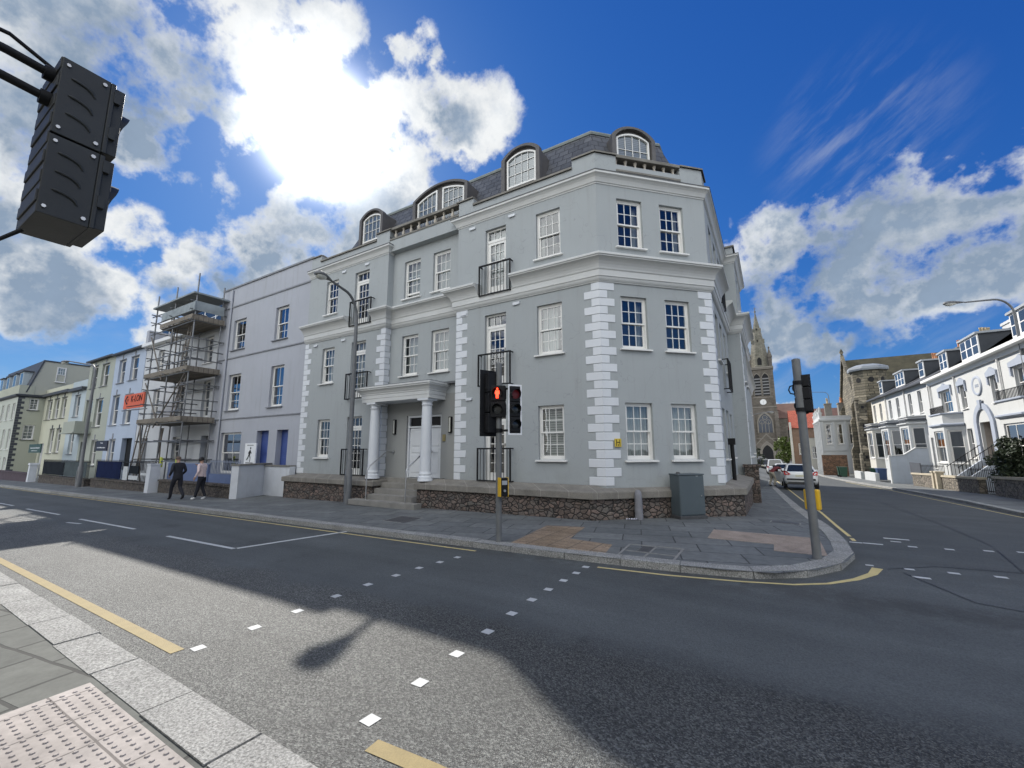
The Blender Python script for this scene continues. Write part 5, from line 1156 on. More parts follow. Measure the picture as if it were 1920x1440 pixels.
def ladder(p,q_,wd=.36):
    g=MB(); p,q_=Vector(p),Vector(q_); s=Vector((wd/2,0,0)); g.cyl(tuple(p-s),tuple(q_-s),.028,n=6); g.cyl(tuple(p+s),tuple(q_+s),.028,n=6); n=int((q_-p).length/.27)
    for k in range(1,n): c=p.lerp(q_,k/n); g.cyl(tuple(c-s),tuple(c+s),.018,n=5)
    g.build('ladder',RUST,sc_)
ladder((-28.9,Y0-.25,-.3),(-28.7,Y0+.1,3.3)); ladder((-25.6,Y0-.1,3.15),(-25.1,Y0+.2,6.1)); ladder((-25.2,Y0-.05,5.65),(-25.5,Y0+.3,8.6))
g=MB(); g.box(-28.2,XR0+.2,Y0-.12,Y0-.08,8.75,9.2); g.box(XR0+.12,XR0+.16,Y0-.1,Y1,8.75,9.25); g.box(-29.3,XR0+.2,Y0-.2,Y1+.2,9.62,9.7); g.build('netting',mat('grey_debris_sheet',(.24,.27,.28),.7,.3,2),sc_)
g=MB(); 
for x in (-26.2,-24.4): g.box(x-.02,x+.02,Y0-.02,Y0+.02,.9,1.35)
g.cyl((-26.2,Y0-.06,.9),(-26.2,Y0-.06,1.4),.05,n=8); g.cyl((-24.45,Y0-.06,.9),(-24.45,Y0-.06,1.4),.05,n=8); g.build('yellow_sleeve',mat('lime_tape',(.6,.65,.1),.6),sc_)
ORG=mat('orange_sign',(.62,.11,.035),.5,.1,4)
t=thing('scaffold_sign','orange scaffolding sign lettered K-LON hung on the scaffold end','sign',(-30.7,9.25,4.2)); g=MB(); g.box(-32.1,-29.25,9.2,9.26,4.1,4.92); g.build('board',ORG,t); g=MB(); g.cyl((-32.6,9.3,4.04),(-29,9.3,4.0),.03,n=6); g.build('bracket',STEEL,t)
g=MB(); text_mb('K-LON',frame(-30.25,9.19,1,0,4.62),.52,.004,g); yy=9.188
g.add([(-31.95+a,yy,4.6+b) for a,b in ((0,0),(.28,.24),(.42,.24),(.42,.14),(.3,.14),(.16,0),(.3,-.14),(.42,-.14),(.42,-.24),(.28,-.24))],[tuple(range(10))]); g.add([(-31.55+a,yy,4.6+b) for a,b in ((0,.07),(.12,.07),(.12,-.07),(0,-.07))],[(0,1,2,3)])
g.box(-31.6,-29.5,9.188,9.195,4.2,4.24)
g.build('lettering',IRON,t)
# ------------------------------------------------------------------ the side street: white villas on the right
VIL=mat('bright_villa_render',(.47,.48,.475),.8,.05,.7,.2,90,stain=.18); VILC=mat('ivory_villa_render',(.52,.50,.44),.8,.05,.7,.2,90,stain=.2); BLUETRIM=mat('blue_grey_trim',(.30,.335,.40),.7,.08,2,stain=.2); DSLATE=courses('villa_slate',[(0,1,0),(0,0,1)],(.05,.055,.065),(.085,.09,.10),(.025,.025,.03),.35,.25,.014,.6,.8,1.3); CHEEK=mat('dark_dormer_cheek',(.03,.036,.045),.6,.2,3)
def bay(t,M,s0,s1,out,z0,z1,zc,wm,trim,wz,glassm=None):
    """canted bay with three windows, cornice and a flat top at zc"""
    e=min(.75,(s1-s0)*.25); pts=[(s0,0),(s0+e,-out),(s1-e,-out),(s1,0)]
    b=MB()
    for k in range(3):
        (xa,ya),(xb,yb)=pts[k],pts[k+1]; F=M@frame(xa,ya,xb-xa,yb-ya); L=math.hypot(xb-xa,yb-ya); b.M=F; mg=.16 if k!=1 else .3
        op=[(mg,L-mg,wz[0],wz[1])]; wall_panel(b,0,L,z0,zc,op,0,.1)
    b.M=M; b.add([(x,y,zc-.02) for x,y in pts],[(0,1,2,3)]); bo=b.build('bay',wm,t)
    for k in range(3):
        (xa,ya),(xb,yb)=pts[k],pts[k+1]; F=M@frame(xa,ya,xb-xa,yb-ya); L=math.hypot(xb-xa,yb-ya); mg=.16 if k!=1 else .3
        sash(t,F,mg,L-mg,wz[0],wz[1],0,.1,2 if k==1 else 1,(1,1),.04,gm=glassm or GLASSD,sw=.03)
    g=MB(); g.M=Matrix.Identity(4); W=[M@Vector((x,y,0)) for x,y in pts]; path=[(p.x,p.y) for p in W]
    g.sweep(path,[(0,z1-.05),(.1,z1),(.16,z1+.06),(.16,z1+.14),(0,z1+.18)]); g.sweep(path,[(0,zc-.12),(.08,zc-.08),(.08,zc),(-.1,zc)]); g.build('bay_cornice',trim,bo)
def villa_dormer(t,M,a,b,y0,z0,z1,dep,n):
    g=MB(); g.M=M; g.prism([(a,y0,z0),(a,y0,z1),(a,y0+dep,z1+.1),(a,y0+dep*.9,z0+dep*.72)],(b-a,0,0)); d=g.build('dormer',CHEEK,t)
    g=MB(); g.M=M; g.box(a-.12,b+.12,y0-.16,y0+dep,z1,z1+.13); g.build('dormer_roof',mat('grey_dormer_fascia',(.30,.32,.34),.6),d)
    g=MB(); g.M=M; g.box(a-.01,b+.01,y0-.06,y0-.002,z0,z1); w_=g.build('dormer_window',FRAME,d); g=MB(); g.M=M; ww=(b-a)/n
    for k in range(n):
        for u,v in ((z0+.12,(z0+z1)/2-.03),((z0+z1)/2+.03,z1-.1)): g.quad((a+ww*k+.09,y0-.064,u),(a+ww*(k+1)-.09,y0-.064,u),(a+ww*(k+1)-.09,y0-.064,v),(a+ww*k+.09,y0-.064,v))
    g.build('pane',DPANE,w_)
# nearest villa
Y1=45.5
t=thing('villa','white rendered villa with an arched front door, oval plaque and blue grey window hoods','house',(11,36,-.9)); M=frame(11,Y1,0,-1)
ops=[(6.15,7.0,4.3,5.8),(10.75,11.6,4.3,5.75),(2.3,4.4,4.25,5.85),(6.2,7.05,1.1,3.0),(13.6,15.6,4.25,5.85),(11.6,12.3,1.3,3.0)]
g=MB(); g.M=M; wall_panel(g,0,22,-1.4,7.0,ops+[(8.35,9.95,.9,3.3)],0,.15); g.quad((0,0,-1.4),(0,9,-1.4),(0,9,7),(0,0,7)); g.quad((22,0,-1.4),(22,9,-1.4),(22,9,7),(22,0,7)); g.build('wall',VIL,t)
for k,o in enumerate(ops): sash(t,M,*o,0,.15,2 if o[1]-o[0]<1 else 4,(1,1),.03,gm=GLASSD,sw=.1,curt=[(NET,0,.25,0,1),(NET,.75,1,0,1)] if k%2 else [(NET,0,1,0,1)])
for a,b,c,d in (ops[0],ops[1],ops[2],ops[4]):
    g=MB(); g.M=M; m_=(a+b)/2; g.prism([(a-.25,-.1,d+.05),(b+.25,-.1,d+.05),(b+.25,-.1,d+.3),(m_+.3,-.1,d+.42),(m_,-.1,d+.55),(m_-.3,-.1,d+.42),(a-.25,-.1,d+.3)],(0,.11,0)); g.box(a-.25,a-.12,-.08,.01,d-.4,d+.05); g.box(b+.12,b+.25,-.08,.01,d-.4,d+.05); g.build('window_hood',BLUETRIM,t)
g=MB(); g.M=M; ou=arch(7.75,10.55,.9,3.3,1.12,16); inn=arch(8.2,10.1,.9,3.3,.78,16); ring(g,ou,inn,-.1,.01); g.prism([(9.0,-.16,4.15),(9.3,-.16,4.15),(9.36,-.16,4.62),(8.94,-.16,4.62)],(0,.1,0)); g.build('door_surround',BLUETRIM,t)
g=MB(); g.M=M; g.box(8.35,9.95,.55,.62,.9,3.3); g.quad((8.35,.15,.9),(8.35,.55,.9),(8.35,.55,3.3),(8.35,.15,3.3)); g.quad((9.95,.15,.9),(9.95,.55,.9),(9.95,.55,3.3),(9.95,.15,3.3)); g.quad((8.35,.15,3.3),(9.95,.15,3.3),(9.95,.55,3.3),(8.35,.55,3.3)); g.build('door',mat('taupe_door',(.30,.27,.24),.6),t)
g=MB(); g.M=M; N=24; ov=[(8.95+.5*math.cos(2*math.pi*k/N),5.5+.45*math.sin(2*math.pi*k/N)) for k in range(N)]; g.add([(x,-.03,z) for x,z in ov],[tuple(range(N))],False,0)
vs=[]
for k in range(N): a=2*math.pi*k/N; vs+=[(8.95+.5*math.cos(a),-.03,5.5+.45*math.sin(a)),(8.95+.62*math.cos(a),-.09,5.5+.57*math.sin(a)),(8.95+.68*math.cos(a),.0,5.5+.63*math.sin(a))]
g.add(vs,[(3*k+j,3*((k+1)%N)+j,3*((k+1)%N)+j+1,3*k+j+1) for k in range(N) for j in range(2)],True,1); text_mb('TUNA',M@frame(8.95,-.035,1,0,5.5),.22,.004,g,1) if False else None
for k in range(4): g.box(8.68+.14*k,8.77+.14*k,-.04,-.03,5.42,5.6,1)
g.build('plaque',[VIL,BLUETRIM],t)
bay(t,M,2.0,6.0,.85,-1.2,3.25,4.15,VIL,BLUETRIM,(.75,2.95)); bay(t,M,13.0,17.2,.85,-1.2,3.25,4.15,VIL,BLUETRIM,(.75,2.95))
for a,b in ((2.6,5.4),(13.6,16.6)):
    g=MB(); g.M=M; g.box(a,b,-.78,-.75,4.62,4.65); 
    for k in range(22): x=a+(b-a)*k/21; g.box(x-.012,x+.012,-.78,-.756,4.15,4.64)
    g.build('balcony_railing',IRON,t)
g=MB(); g.M=M; g.quad((-.2,-.4,6.95),(22.2,-.4,6.95),(22.2,4.5,9.6),(-.2,4.5,9.6)); g.quad((-.2,9.,7),(22.2,9.,7),(22.2,4.5,9.6),(-.2,4.5,9.6)); g.add([(0,0,7),(0,9,7),(0,4.5,9.55)],[(0,1,2)]); g.build('roof',DSLATE,t)
g=MB(); g.M=M; g.box(-.1,22.2,-.45,-.0,6.86,7.04); g.box(-.1,22.,-.1,0,6.6,6.86); g.build('gutter',FRAME,t)
for s in (.35,5.55,12.2): g=MB(); g.M=M; g.cyl((s,-.07,-1),(s,-.07,6.8),.05,n=8); g.build('downpipe',FRAME,t)
for a,b in ((.5,2.1),(4.9,7.8),(12.2,15.)): villa_dormer(t,M,a,b,.75,7.62,8.95,3.,3 if b-a>2 else 2)
g=MB()
chimney(t,15.2,48.,8,10.5,1.0,3.2,5,CHIM,POTB,1); chimney(t,14.8,41.2,8,10.3,.9,1.7,2,VIL,POT,1)
# bay fronted terrace beyond it, three houses
MG=frame(10.15,63.0,.85,-17.5)
for k,(nm,wm,lab) in enumerate((('a',VILC,'ivory bay fronted terraced house next to the stone church turret'),('b',VIL,'white bay fronted terraced house in the middle of its row of three'),('c',VIL,'white bay fronted terraced house adjoining the villa with the arched door'))):
    s0=5.84*k; w0=MG@Vector((s0+2.9,0,0)); t=thing('bay_house',lab,'house',(w0.x,w0.y,gz(w0.x,w0.y)),0,'bay fronted terraced houses'); ze=7.22-.05*k
    ops=[(s0+.7,s0+1.55,4.7,6.55),(s0+3.1,s0+3.95,4.7,6.55),(s0+4.6,s0+5.5,.2,2.6)]
    g=MB(); g.M=MG; wall_panel(g,s0,s0+5.83,-1.5,ze,ops,0,.14)
    if k==0: g.quad((0,0,-1.5),(0,8,-1.5),(0,8,ze),(0,0,ze))
    g.build('wall',wm,t)
    for o in ops: sash(t,MG,*o,0,.14,1,(1,1),.03,gm=GLASSD,sw=.08,curt=[(NET,0,1,0,1)] if o[2]>3 else None)
    bay(t,MG,s0+.3,s0+4.2,.95,-1.5,3.75,4.45,wm,VIL,(.75,3.5))
    g=MB(); pts=[(s0+.3,0),(s0+1.05,-.95),(s0+3.45,-.95),(s0+4.2,0)]; W=[MG@Vector((x,y,0)) for x,y in pts]; g.sweep([(p.x,p.y) for p in W],[(.01,4.05),(.17,4.06),(.17,4.2),(.01,4.21)]); g.build('dark_band',DGREY,t)
    g=MB(); g.M=MG; g.quad((s0,-.35,ze-.02),(s0+5.84,-.35,ze-.02),(s0+5.84,4,9.6),(s0,4,9.6)); g.quad((s0,8,ze),(s0+5.84,8,ze),(s0+5.84,4,9.6),(s0,4,9.6)); 
    if k==0: g.add([(0,0,ze),(0,8,ze),(0,4,9.6)],[(0,1,2)])
    g.build('roof',DSLATE,t); g=MB(); g.M=MG; g.box(s0,s0+5.84,-.42,-.02,ze-.12,ze+.03); g.build('gutter',DGREY,t)
    g=MB(); g.M=MG; g.cyl((s0+5.7,-.06,-1.3),(s0+5.7,-.06,ze),.05,n=8); g.build('downpipe',FRAME,t)
    if k<2: villa_dormer(t,MG,s0+1.2,s0+1.2+(2.6 if k else 1.1),.7,7.75,9.1,2.6,3 if k else 1)
    else: villa_dormer(t,MG,s0+2.,s0+3.1,.7,7.75,9.1,2.6,1)
    if k: c_=MG@Vector((s0,4.2,0)); chimney(t,c_.x,c_.y,8.5,10.5,.8,1.3,2,CHIM,POT,1)
# front gardens of the villas
PALESTONE=mat('pale_pier_stone',(.42,.37,.28),.9,.2,4,.3,60); GSTONE=rubble('garden_stone',[(.12,.11,.09),(.22,.19,.15),(.16,.14,.12)],4.,(.05,.045,.04)); BLUEW=mat('blue_grey_garden_wall',(.36,.40,.46),.8,.08,1.5,stain=.35)
def gwall(label,pts,h,m,cm=PALESTONE,name='garden_wall'):
    c=pts[0]; t=thing(name,label,'wall',(c[0],c[1],gz(*c))); 
    for (a,b) in zip(pts,pts[1:]):
        d=Vector((b[0]-a[0],b[1]-a[1])); L=d.length; z0,z1=gz(*a),gz(*b); F=frame(a[0],a[1],d.x,d.y); g=MB(); g.M=F
        g.add([(0,0,z0-.5),(L,0,z1-.5),(L,.3,z1-.5),(0,.3,z0-.5),(0,0,z0+h),(L,0,z1+h),(L,.3,z1+h),(0,.3,z0+h)],[(0,1,5,4),(1,2,6,5),(2,3,7,6),(3,0,4,7),(4,5,6,7)]); g.build('wall_body',m,t)
        g=MB(); g.M=F; e=.05; g.add([(-e,-e,z0+h),(L+e,-e,z1+h),(L+e,.3+e,z1+h),(-e,.3+e,z0+h),(-e,-e,z0+h+.12),(L+e,-e,z1+h+.12),(L+e,.3+e,z1+h+.12),(-e,.3+e,z0+h+.12)],[(0,1,5,4),(1,2,6,5),(2,3,7,6),(3,0,4,7),(4,5,6,7),(0,3,2,1)]); g.build('coping',cm,t)
    return t
gwall('long low dark stone garden wall below the round dark bush',[(9.4,31.3),(9.35,24.0)],.85,GSTONE)
gwall('stone garden wall with pale coping between the two villa gateways',[(8.9,37.3),(9.3,32.9)],.75,GSTONE)
gwall('short stone garden wall with pale piers beside the blue grey sloping wall',[(8.45,41.6),(8.8,38.3)],.8,GSTONE)
for x,y,l in ((8.85,38.0,'squat pale stone gate pier, farther of two by the villa gateway'),(8.88,37.4,'squat pale stone gate pier, nearer of two by the villa gateway')):
    g=MB(); g.box(x-.18,x+.18,y-.16,y+.16,gz(x,y)-.3,gz(x,y)+1.0); g.box(x-.22,x+.22,y-.2,y+.2,gz(x,y)+1.0,gz(x,y)+1.1); solo(g,'gate_pier',PALESTONE,l,'pier',(x,y,gz(x,y)),'stone gate piers of the villas',.015)
t=thing('garden_wall','tall blue grey rendered garden wall with a stepped sloping top beside the villa','wall',(8.0,44.6,-1)); g=MB()
g.prism([(7.9,44.6,-1.4),(10.2,44.6,-1.4),(10.2,44.6,1.75),(9.5,44.6,1.75),(8.75,44.6,1.2),(7.9,44.6,1.12)],(0,.28,0)); g.build('wall_body',BLUEW,t); g=MB()
for a,b in (((7.86,1.14),(8.75,1.22)),((8.75,1.22),(9.5,1.77)),((9.5,1.77),(10.2,1.77))): g.prism([(a[0],44.55,a[1]),(b[0],44.55,b[1]),(b[0],44.55,b[1]+.07),(a[0],44.55,a[1]+.07)],(0,.38,0))
g.box(7.82,7.9,44.56,44.92,-1.4,1.2); g.build('coping',VIL,t)
# entrance stair of the villa with white side walls and railings
t=thing('entrance_stair','white walled flight of steps with iron railings rising to the arched villa door','stair',(9.6,36.5,-.8)); zb=-.95; ya,yb=35.3,37.4
g=MB()
for k in range(8): g.box(9.4+.2*k,11,ya+.15,yb-.15,zb,-.72+.2*k)
g.build('step',STEPSTONE,t)
for y in (ya,yb-.15):
    g=MB(); g.prism([(9.2,y,zb),(11,y,zb),(11,y,1.05),(10.8,y,1.0),(9.2,y,-.35)],(0,.15,0)); g.build('side_wall',BLUEW,t)
    g=MB(); 
    for k in range(10): x=9.3+.165*k; z=-.3+(x-9.2)*.84; g.cyl((x,y+.07,z),(x,y+.07,z+.9),.014,n=5)
    g.cyl((9.25,y+.07,.6),(10.9,y+.07,1.95),.02,n=6); g.build('railing',IRON,t)
def rail2(label,a,b,h=1.1):
    z0,z1=gz(*a),gz(*b); t=thing('garden_railing',label,'railing',(a[0],a[1],z0)); g=MB(); L=math.hypot(b[0]-a[0],b[1]-a[1]); n=int(L/.17)
    for k in range(n+1):
        u=k/n; x,y,z=a[0]+(b[0]-a[0])*u,a[1]+(b[1]-a[1])*u,z0+(z1-z0)*u; g.cyl((x,y,z),(x,y,z+h),.014,n=5)
    for hh in (.15,h-.1): g.bar((a[0],a[1],z0+hh),(b[0],b[1],z1+hh),.03)
    g.build('bars',IRON,t)
rail2('spiked iron garden railing in front of the white villa stair',(9.5,34.9),(9.75,32.2),1.35); rail2('iron garden railing beside the blue grey sloping wall',(8.9,41.6),(9.4,38.4),1.5)
g=MB(); g.box(8.6,8.65,40.0,42.6,gz(8.6,42)+.7,gz(8.6,42)+1.65); solo(g,'noticeboard',DGREY,'dark grey panel behind the short villa garden wall','panel',(8.6,41,gz(8.6,41)))
# bush and trees
def leafmat(name,c1,c2):
    m=bpy.data.materials.new(name); m.use_nodes=True; T=NT(m.node_tree); b=T.n['Principled BSDF']; P=T.pos()
    r=T.noise(P,6.,3,.6); T.put(b.inputs['Base Color'],T.mix(T.sstep(r,.35,.65),c1,c2)); b.inputs['Roughness'].default_value=.55; b.inputs['Specular IOR Level'].default_value=.35
    return m
LEAFD=leafmat('dark_laurel_leaf',(.018,.028,.014),(.045,.06,.03)); LEAFG=leafmat('fresh_leaf',(.05,.085,.018),(.13,.17,.035)); LEAFM=leafmat('hedge_leaf',(.03,.045,.02),(.06,.08,.03)); BARK=mat('bark',(.08,.06,.045),.9,.3,8,.5,40)
def crown(g,c,rx,ry,rz,n,size,seed,clumps=40,hollow=.45):
    rn=random.Random(seed); cl=[]
    for _ in range(clumps):
        while True:
            p=Vector((rn.uniform(-1,1),rn.uniform(-1,1),rn.uniform(-1,1)))
            if hollow<p.length<1: break
        cl.append((p,rn.uniform(.16,.34)))
    for _ in range(n):
        p,r=rn.choice(cl); d=Vector((rn.gauss(0,1),rn.gauss(0,1),rn.gauss(0,1))).normalized()*r*rn.random()**.4; p=p+d
        c_=Vector((c[0]+p.x*rx,c[1]+p.y*ry,c[2]+p.z*rz)); a=Vector((rn.gauss(0,1),rn.gauss(0,1),rn.gauss(0,.7))).normalized(); b=a.cross(Vector((rn.gauss(0,1),rn.gauss(0,1),rn.gauss(0,1)))).normalized(); s=size*rn.uniform(.6,1.3)
        g.add([tuple(c_-a*s),tuple(c_+b*s*.45),tuple(c_+a*s),tuple(c_-b*s*.45)],[(0,1,2,3)])
def tree(name,label,x,y,z,h,rx,rz,n,size,lm,seed,trunk=.1,cat='tree',cz=None,branches=7,hollow=.4,clumps=40):
    t=thing(name,label,cat,(x,y,z)); rn=random.Random(seed); g=MB(); cz=cz or z+h-rz; g.tube([(x,y,z-.2),(x+.05,y,z+(cz-z)*.6),(x,y+.05,cz+rz*.4)],[trunk,trunk*.75,trunk*.3],8)
    for k in range(branches):
        a=rn.uniform(0,6.28); z0=z+(cz-z)*rn.uniform(.4,1.); g.tube([(x,y,z0),(x+rx*.35*math.cos(a),y+rx*.35*math.sin(a),z0+rz*.3),(x+rx*.75*math.cos(a),y+rx*.75*math.sin(a),z0+rz*.65)],[trunk*.5,trunk*.3,trunk*.1],6)
    g.build('trunk',BARK,t); g=MB(); crown(g,(x,y,cz),rx,rx,rz,n,size,seed,clumps,hollow); g.build('crown',lm,t)
tree('round_bush','round dark green bush rising above the villa garden wall at right',10.75,31.0,gz(10,31),2.95,1.4,1.45,17000,.085,LEAFD,5,.12,'bush',hollow=.0,branches=3,clumps=150)
tree('broadleaf_tree','small sunlit green tree before the church porch',2.6,112,-1.6,6.2,2.3,2.7,2600,.28,LEAFG,9,.16)
tree('clipped_shrub','dark shrub on the left of the side street behind the stone pier',-1.5,47.,gz(-1.5,47),3.,.7,1.2,900,.12,LEAFD,11,.08,'bush'); tree('tall_shrub','narrow dark shrub beyond the clipped one on the left pavement',-2.2,58,gz(-2,58),3.4,.8,1.4,900,.12,LEAFM,12,.08,'bush')
# stone church on the right with an octagonal turret
CHST=courses('church_stone',[(.7,.714,0),(0,0,1)],(.085,.078,.058),(.20,.175,.125),(.05,.045,.035),.62,.32,.03,.95,.9,1.,.5,.45); MOSS=mat('mossy_church_roof',(.05,.045,.026),.95,.5,1.2,.3,20); LEADL=mat('pale_lead_cap',(.22,.24,.26),.5,.1,2)
DARKH=mat('dark_opening',(.012,.012,.013),.9)
t=thing('stone_church','weathered stone church with an octagonal turret, stepped buttresses and mossy roof','church',(10.9,68,-1.3))
g=MB(); g.lathe([(1.95,-1.6),(1.95,1.1),(1.8,1.3),(1.8,7.6),(1.9,7.7),(1.9,8.0),(1.75,8.2),(1.75,11.3)],(10.95,67.6,0),8,smooth=False,a0=math.pi/8); g.build('turret',CHST,t)
g=MB(); g.lathe([(2.05,11.3),(2.1,11.5),(2.05,11.75),(1.2,12.1),(.1,12.25)],(10.95,67.6,0),8,smooth=False,a0=math.pi/8); g.build('turret_cap',LEADL,t)
g=MB(); M=frame(10.95,67.6,1,0)
for a in (-math.pi/2,-math.pi*.75,-math.pi/4):
    F=Matrix.Translation((10.95,67.6,0))@Matrix.Rotation(a+math.pi/2,4,'Z'); g.M=F; N=12; g.add([(.28*math.cos(2*math.pi*k/N),-1.635,10.1+.33*math.sin(2*math.pi*k/N)) for k in range(N)],[tuple(range(N))])
g.build('quatrefoil',DARKH,t)
g=MB(); g.box(9.6,30,69.2,80,-1.6,8.6); g.prism([(9.6,69.2,8.6),(9.6,80,8.6),(9.6,74.6,13.9)],(20.4,0,0)); g.build('nave_wall',CHST,t)
g=MB(); g.quad((9.5,68.8,8.5),(30,68.8,8.5),(30,74.6,14.1),(9.5,74.6,14.1)); g.quad((9.5,80.4,8.5),(30,80.4,8.5),(30,74.6,14.1),(9.5,74.6,14.1)); g.build('nave_roof',MOSS,t)
g=MB()
for (x,y,dx,dy) in ((9.3,68.6,-.9,0),(9.9,66.1,-.4,-.75),(11.6,65.75,.2,-.8),(9.3,79,-.9,0)):
    g=MB(); F=frame(x,y,-dy,dx); g.M=F
    g.prism([(-.4,.6,-1.6),(-.4,-.75,-1.6),(-.4,-.75,1.6),(-.4,-.5,2.1),(-.4,-.5,5.2),(-.4,-.28,5.7),(-.4,-.28,7.2),(-.4,.3,8.3)],(.8,0,0))
    for z in (.6,3.2,4.3,6.6): g.box(-.14,.14,-.79 if z<2 else (-.54 if z<5 else -.32),-.2,z,z+.3,1)
    g.build('buttress',[CHST,DARKH],t)
g=MB(); g.M=Matrix.Identity(4); g.prism([(9.35,68.5,8.4),(9.35,74.6,14.3),(9.35,80.7,8.4),(9.35,80.7,9.0),(9.35,74.6,14.9),(9.35,68.5,9.0)],(.35,0,0)); g.lathe([(.2,0),(.12,.3),(.25,.6),(.05,1.1)],(9.5,74.6,14.7),8); g.build('gable_coping',CHST,t)
# ornate white villa, bins, low walls
t=thing('ornate_villa','small ornate white villa with finials along its parapet beyond the stone church','house',(7,76,-1.4)); S=frame(6.15,84,0,-1); Fv_=frame(6.15,74,1,0)
g=MB(); g.M=S; o1=[(.8+1.9*k,1.6+1.9*k,2.9,5.2) for k in range(5)]+[(.8+1.9*k,1.6+1.9*k,-.8,1.6) for k in range(5)]; wall_panel(g,0,10,-1.6,6.0,o1,0,.2); g.M=Fv_; o2=[(.45,1.1,2.4,5.2),(1.75,2.4,2.4,5.2),(3.05,3.7,2.4,5.2)]; wall_panel(g,0,5.5,-1.6,6.0,o2,0,.2); g.M=Matrix.Identity(4); g.quad((6.15,74,6),(11.65,74,6),(11.65,84,6),(6.15,84,6)); g.quad((11.65,74,-1.6),(11.65,84,-1.6),(11.65,84,6),(11.65,74,6)); g.build('wall',VIL,t)
for o in o1: sash(t,S,*o,0,.2,1,(1,1),.04,gm=GLASSD)
for o in o2: sash(t,Fv_,*o,0,.2,1,(1,1),.04,gm=GLASSD)
g=MB(); g.sweep([(6.15,84),(6.15,74),(11.65,74)][::1],[(0,5.5),(.0,5.6),(.25,5.8),(.25,6.0),(.1,6.05),(.1,6.3),(0,6.35)]) if False else g.sweep([(6.15,84.),(6.15,74.),(11.6,74.)],[(0,5.4),(-.25,5.7),(-.25,5.9),(-.1,6.),(-.1,6.35),(.1,6.35)])
g.sweep([(6.15,84.),(6.15,74.),(11.6,74.)],[(0,5.4),(.25,5.7),(.25,5.9),(.1,6.),(.1,6.35),(-.1,6.35)])
for y in (74.6,78.,81.,83.6): g.lathe([(.25,0),(.2,.2),(.3,.5),(.12,.8),(.18,1.),(.03,1.4)],(6.2,y,6.3),8)
for y in (76.3,79.5): g.prism([(6.1,y-1.,6.3),(6.1,y+1.,6.3),(6.1,y,7.1)],(.3,0,0))
for y in (74.1,76.,78.,80.,82.,83.9): g.box(5.98,6.15,y-.15,y+.15,-1.5,5.5)
for x in (6.3,7.58,8.88,10.2,11.4): g.box(x-.12,x+.12,73.86,74.02,1.9,5.5)
g.box(6.1,11.6,73.9,74.05,1.5,1.9)
g.build('parapet_ornament',VIL,t); chimney(t,9.4,80,6,8.6,.9,1.6,4,CHIM,POT,1); chimney(t,8.2,84.8,6,9.0,.9,1.0,3,CHIM,POTB,1)
g=MB(); z=gz(5.,62); g.box(4.9,7.25,62,62.4,z-.4,1.05); solo(g,'stone_wall',rubble('brown_end_wall',[(.13,.075,.045),(.20,.115,.07),(.10,.06,.04)],3.2,(.05,.035,.025)),'square brown rubble wall end facing the street below the ornate villa','wall',(6,62,z))
t=thing('garden_wall','low white garden walls along the pavement by the green bins','wall',(6.9,52,-1.1))
for a,b in (((7.45,48.5),(7.2,51.8)),((7.1,53.2),(6.95,55.8)),((6.3,60.2),(6.1,64)),((6.0,66),(5.7,72))):
    d=Vector((b[0]-a[0],b[1]-a[1])); g=MB(); g.M=frame(a[0],a[1],d.x,d.y,gz(*a)); g.box(0,d.length,-.28,0,-.4,.68); g.build('wall_section',VIL,t)
BING=mat('green_bin_plastic',(.015,.06,.035),.45,.15,4); BINB=mat('blue_bin_plastic',(.03,.06,.14),.45,.15,4)
def wbin(x,y,rz,m,label,grp):
    z=gz(x,y); t=thing('wheeled_bin',label,'bin',(x,y,z),rz,grp); F=Matrix.Translation((x,y,z))@Matrix.Rotation(rz,4,'Z'); g=MB(); g.M=F
    g.add([(-.24,-.26,.05),(.24,-.26,.05),(.24,.26,.05),(-.24,.26,.05),(-.29,-.34,1.0),(.29,-.34,1.0),(.29,.34,1.0),(-.29,.34,1.0)],[(0,3,2,1),(4,5,6,7),(0,1,5,4),(1,2,6,5),(2,3,7,6),(3,0,4,7)]); g.build('bin_body',m,t,.02); g=MB(); g.M=F; g.box(-.31,.31,-.37,.38,1.0,1.07); g.build('lid',m,t,.02)
    for s in (-1,1): g=MB(); g.M=F; g.cyl((s*.25,.3,.1),(s*.2,.3,.1),.1,n=10); g.build('wheel',IRON,t)
wbin(6.25,57.3,1.5,BING,'green wheeled bin, nearer of the pair before the brown wall end','green wheeled bins'); wbin(6.15,58.1,1.6,BING,'green wheeled bin, farther of the pair before the brown wall end','green wheeled bins')
wbin(8.1,52.6,1.4,BING,'green wheeled bin behind the low white garden wall','green wheeled bins'); wbin(8.35,51.7,1.5,BINB,'blue wheeled bin behind the low white garden wall','blue wheeled bins'); wbin(8.3,50.9,1.6,BINB,'blue wheeled bin nearest the blue grey sloping wall','blue wheeled bins')
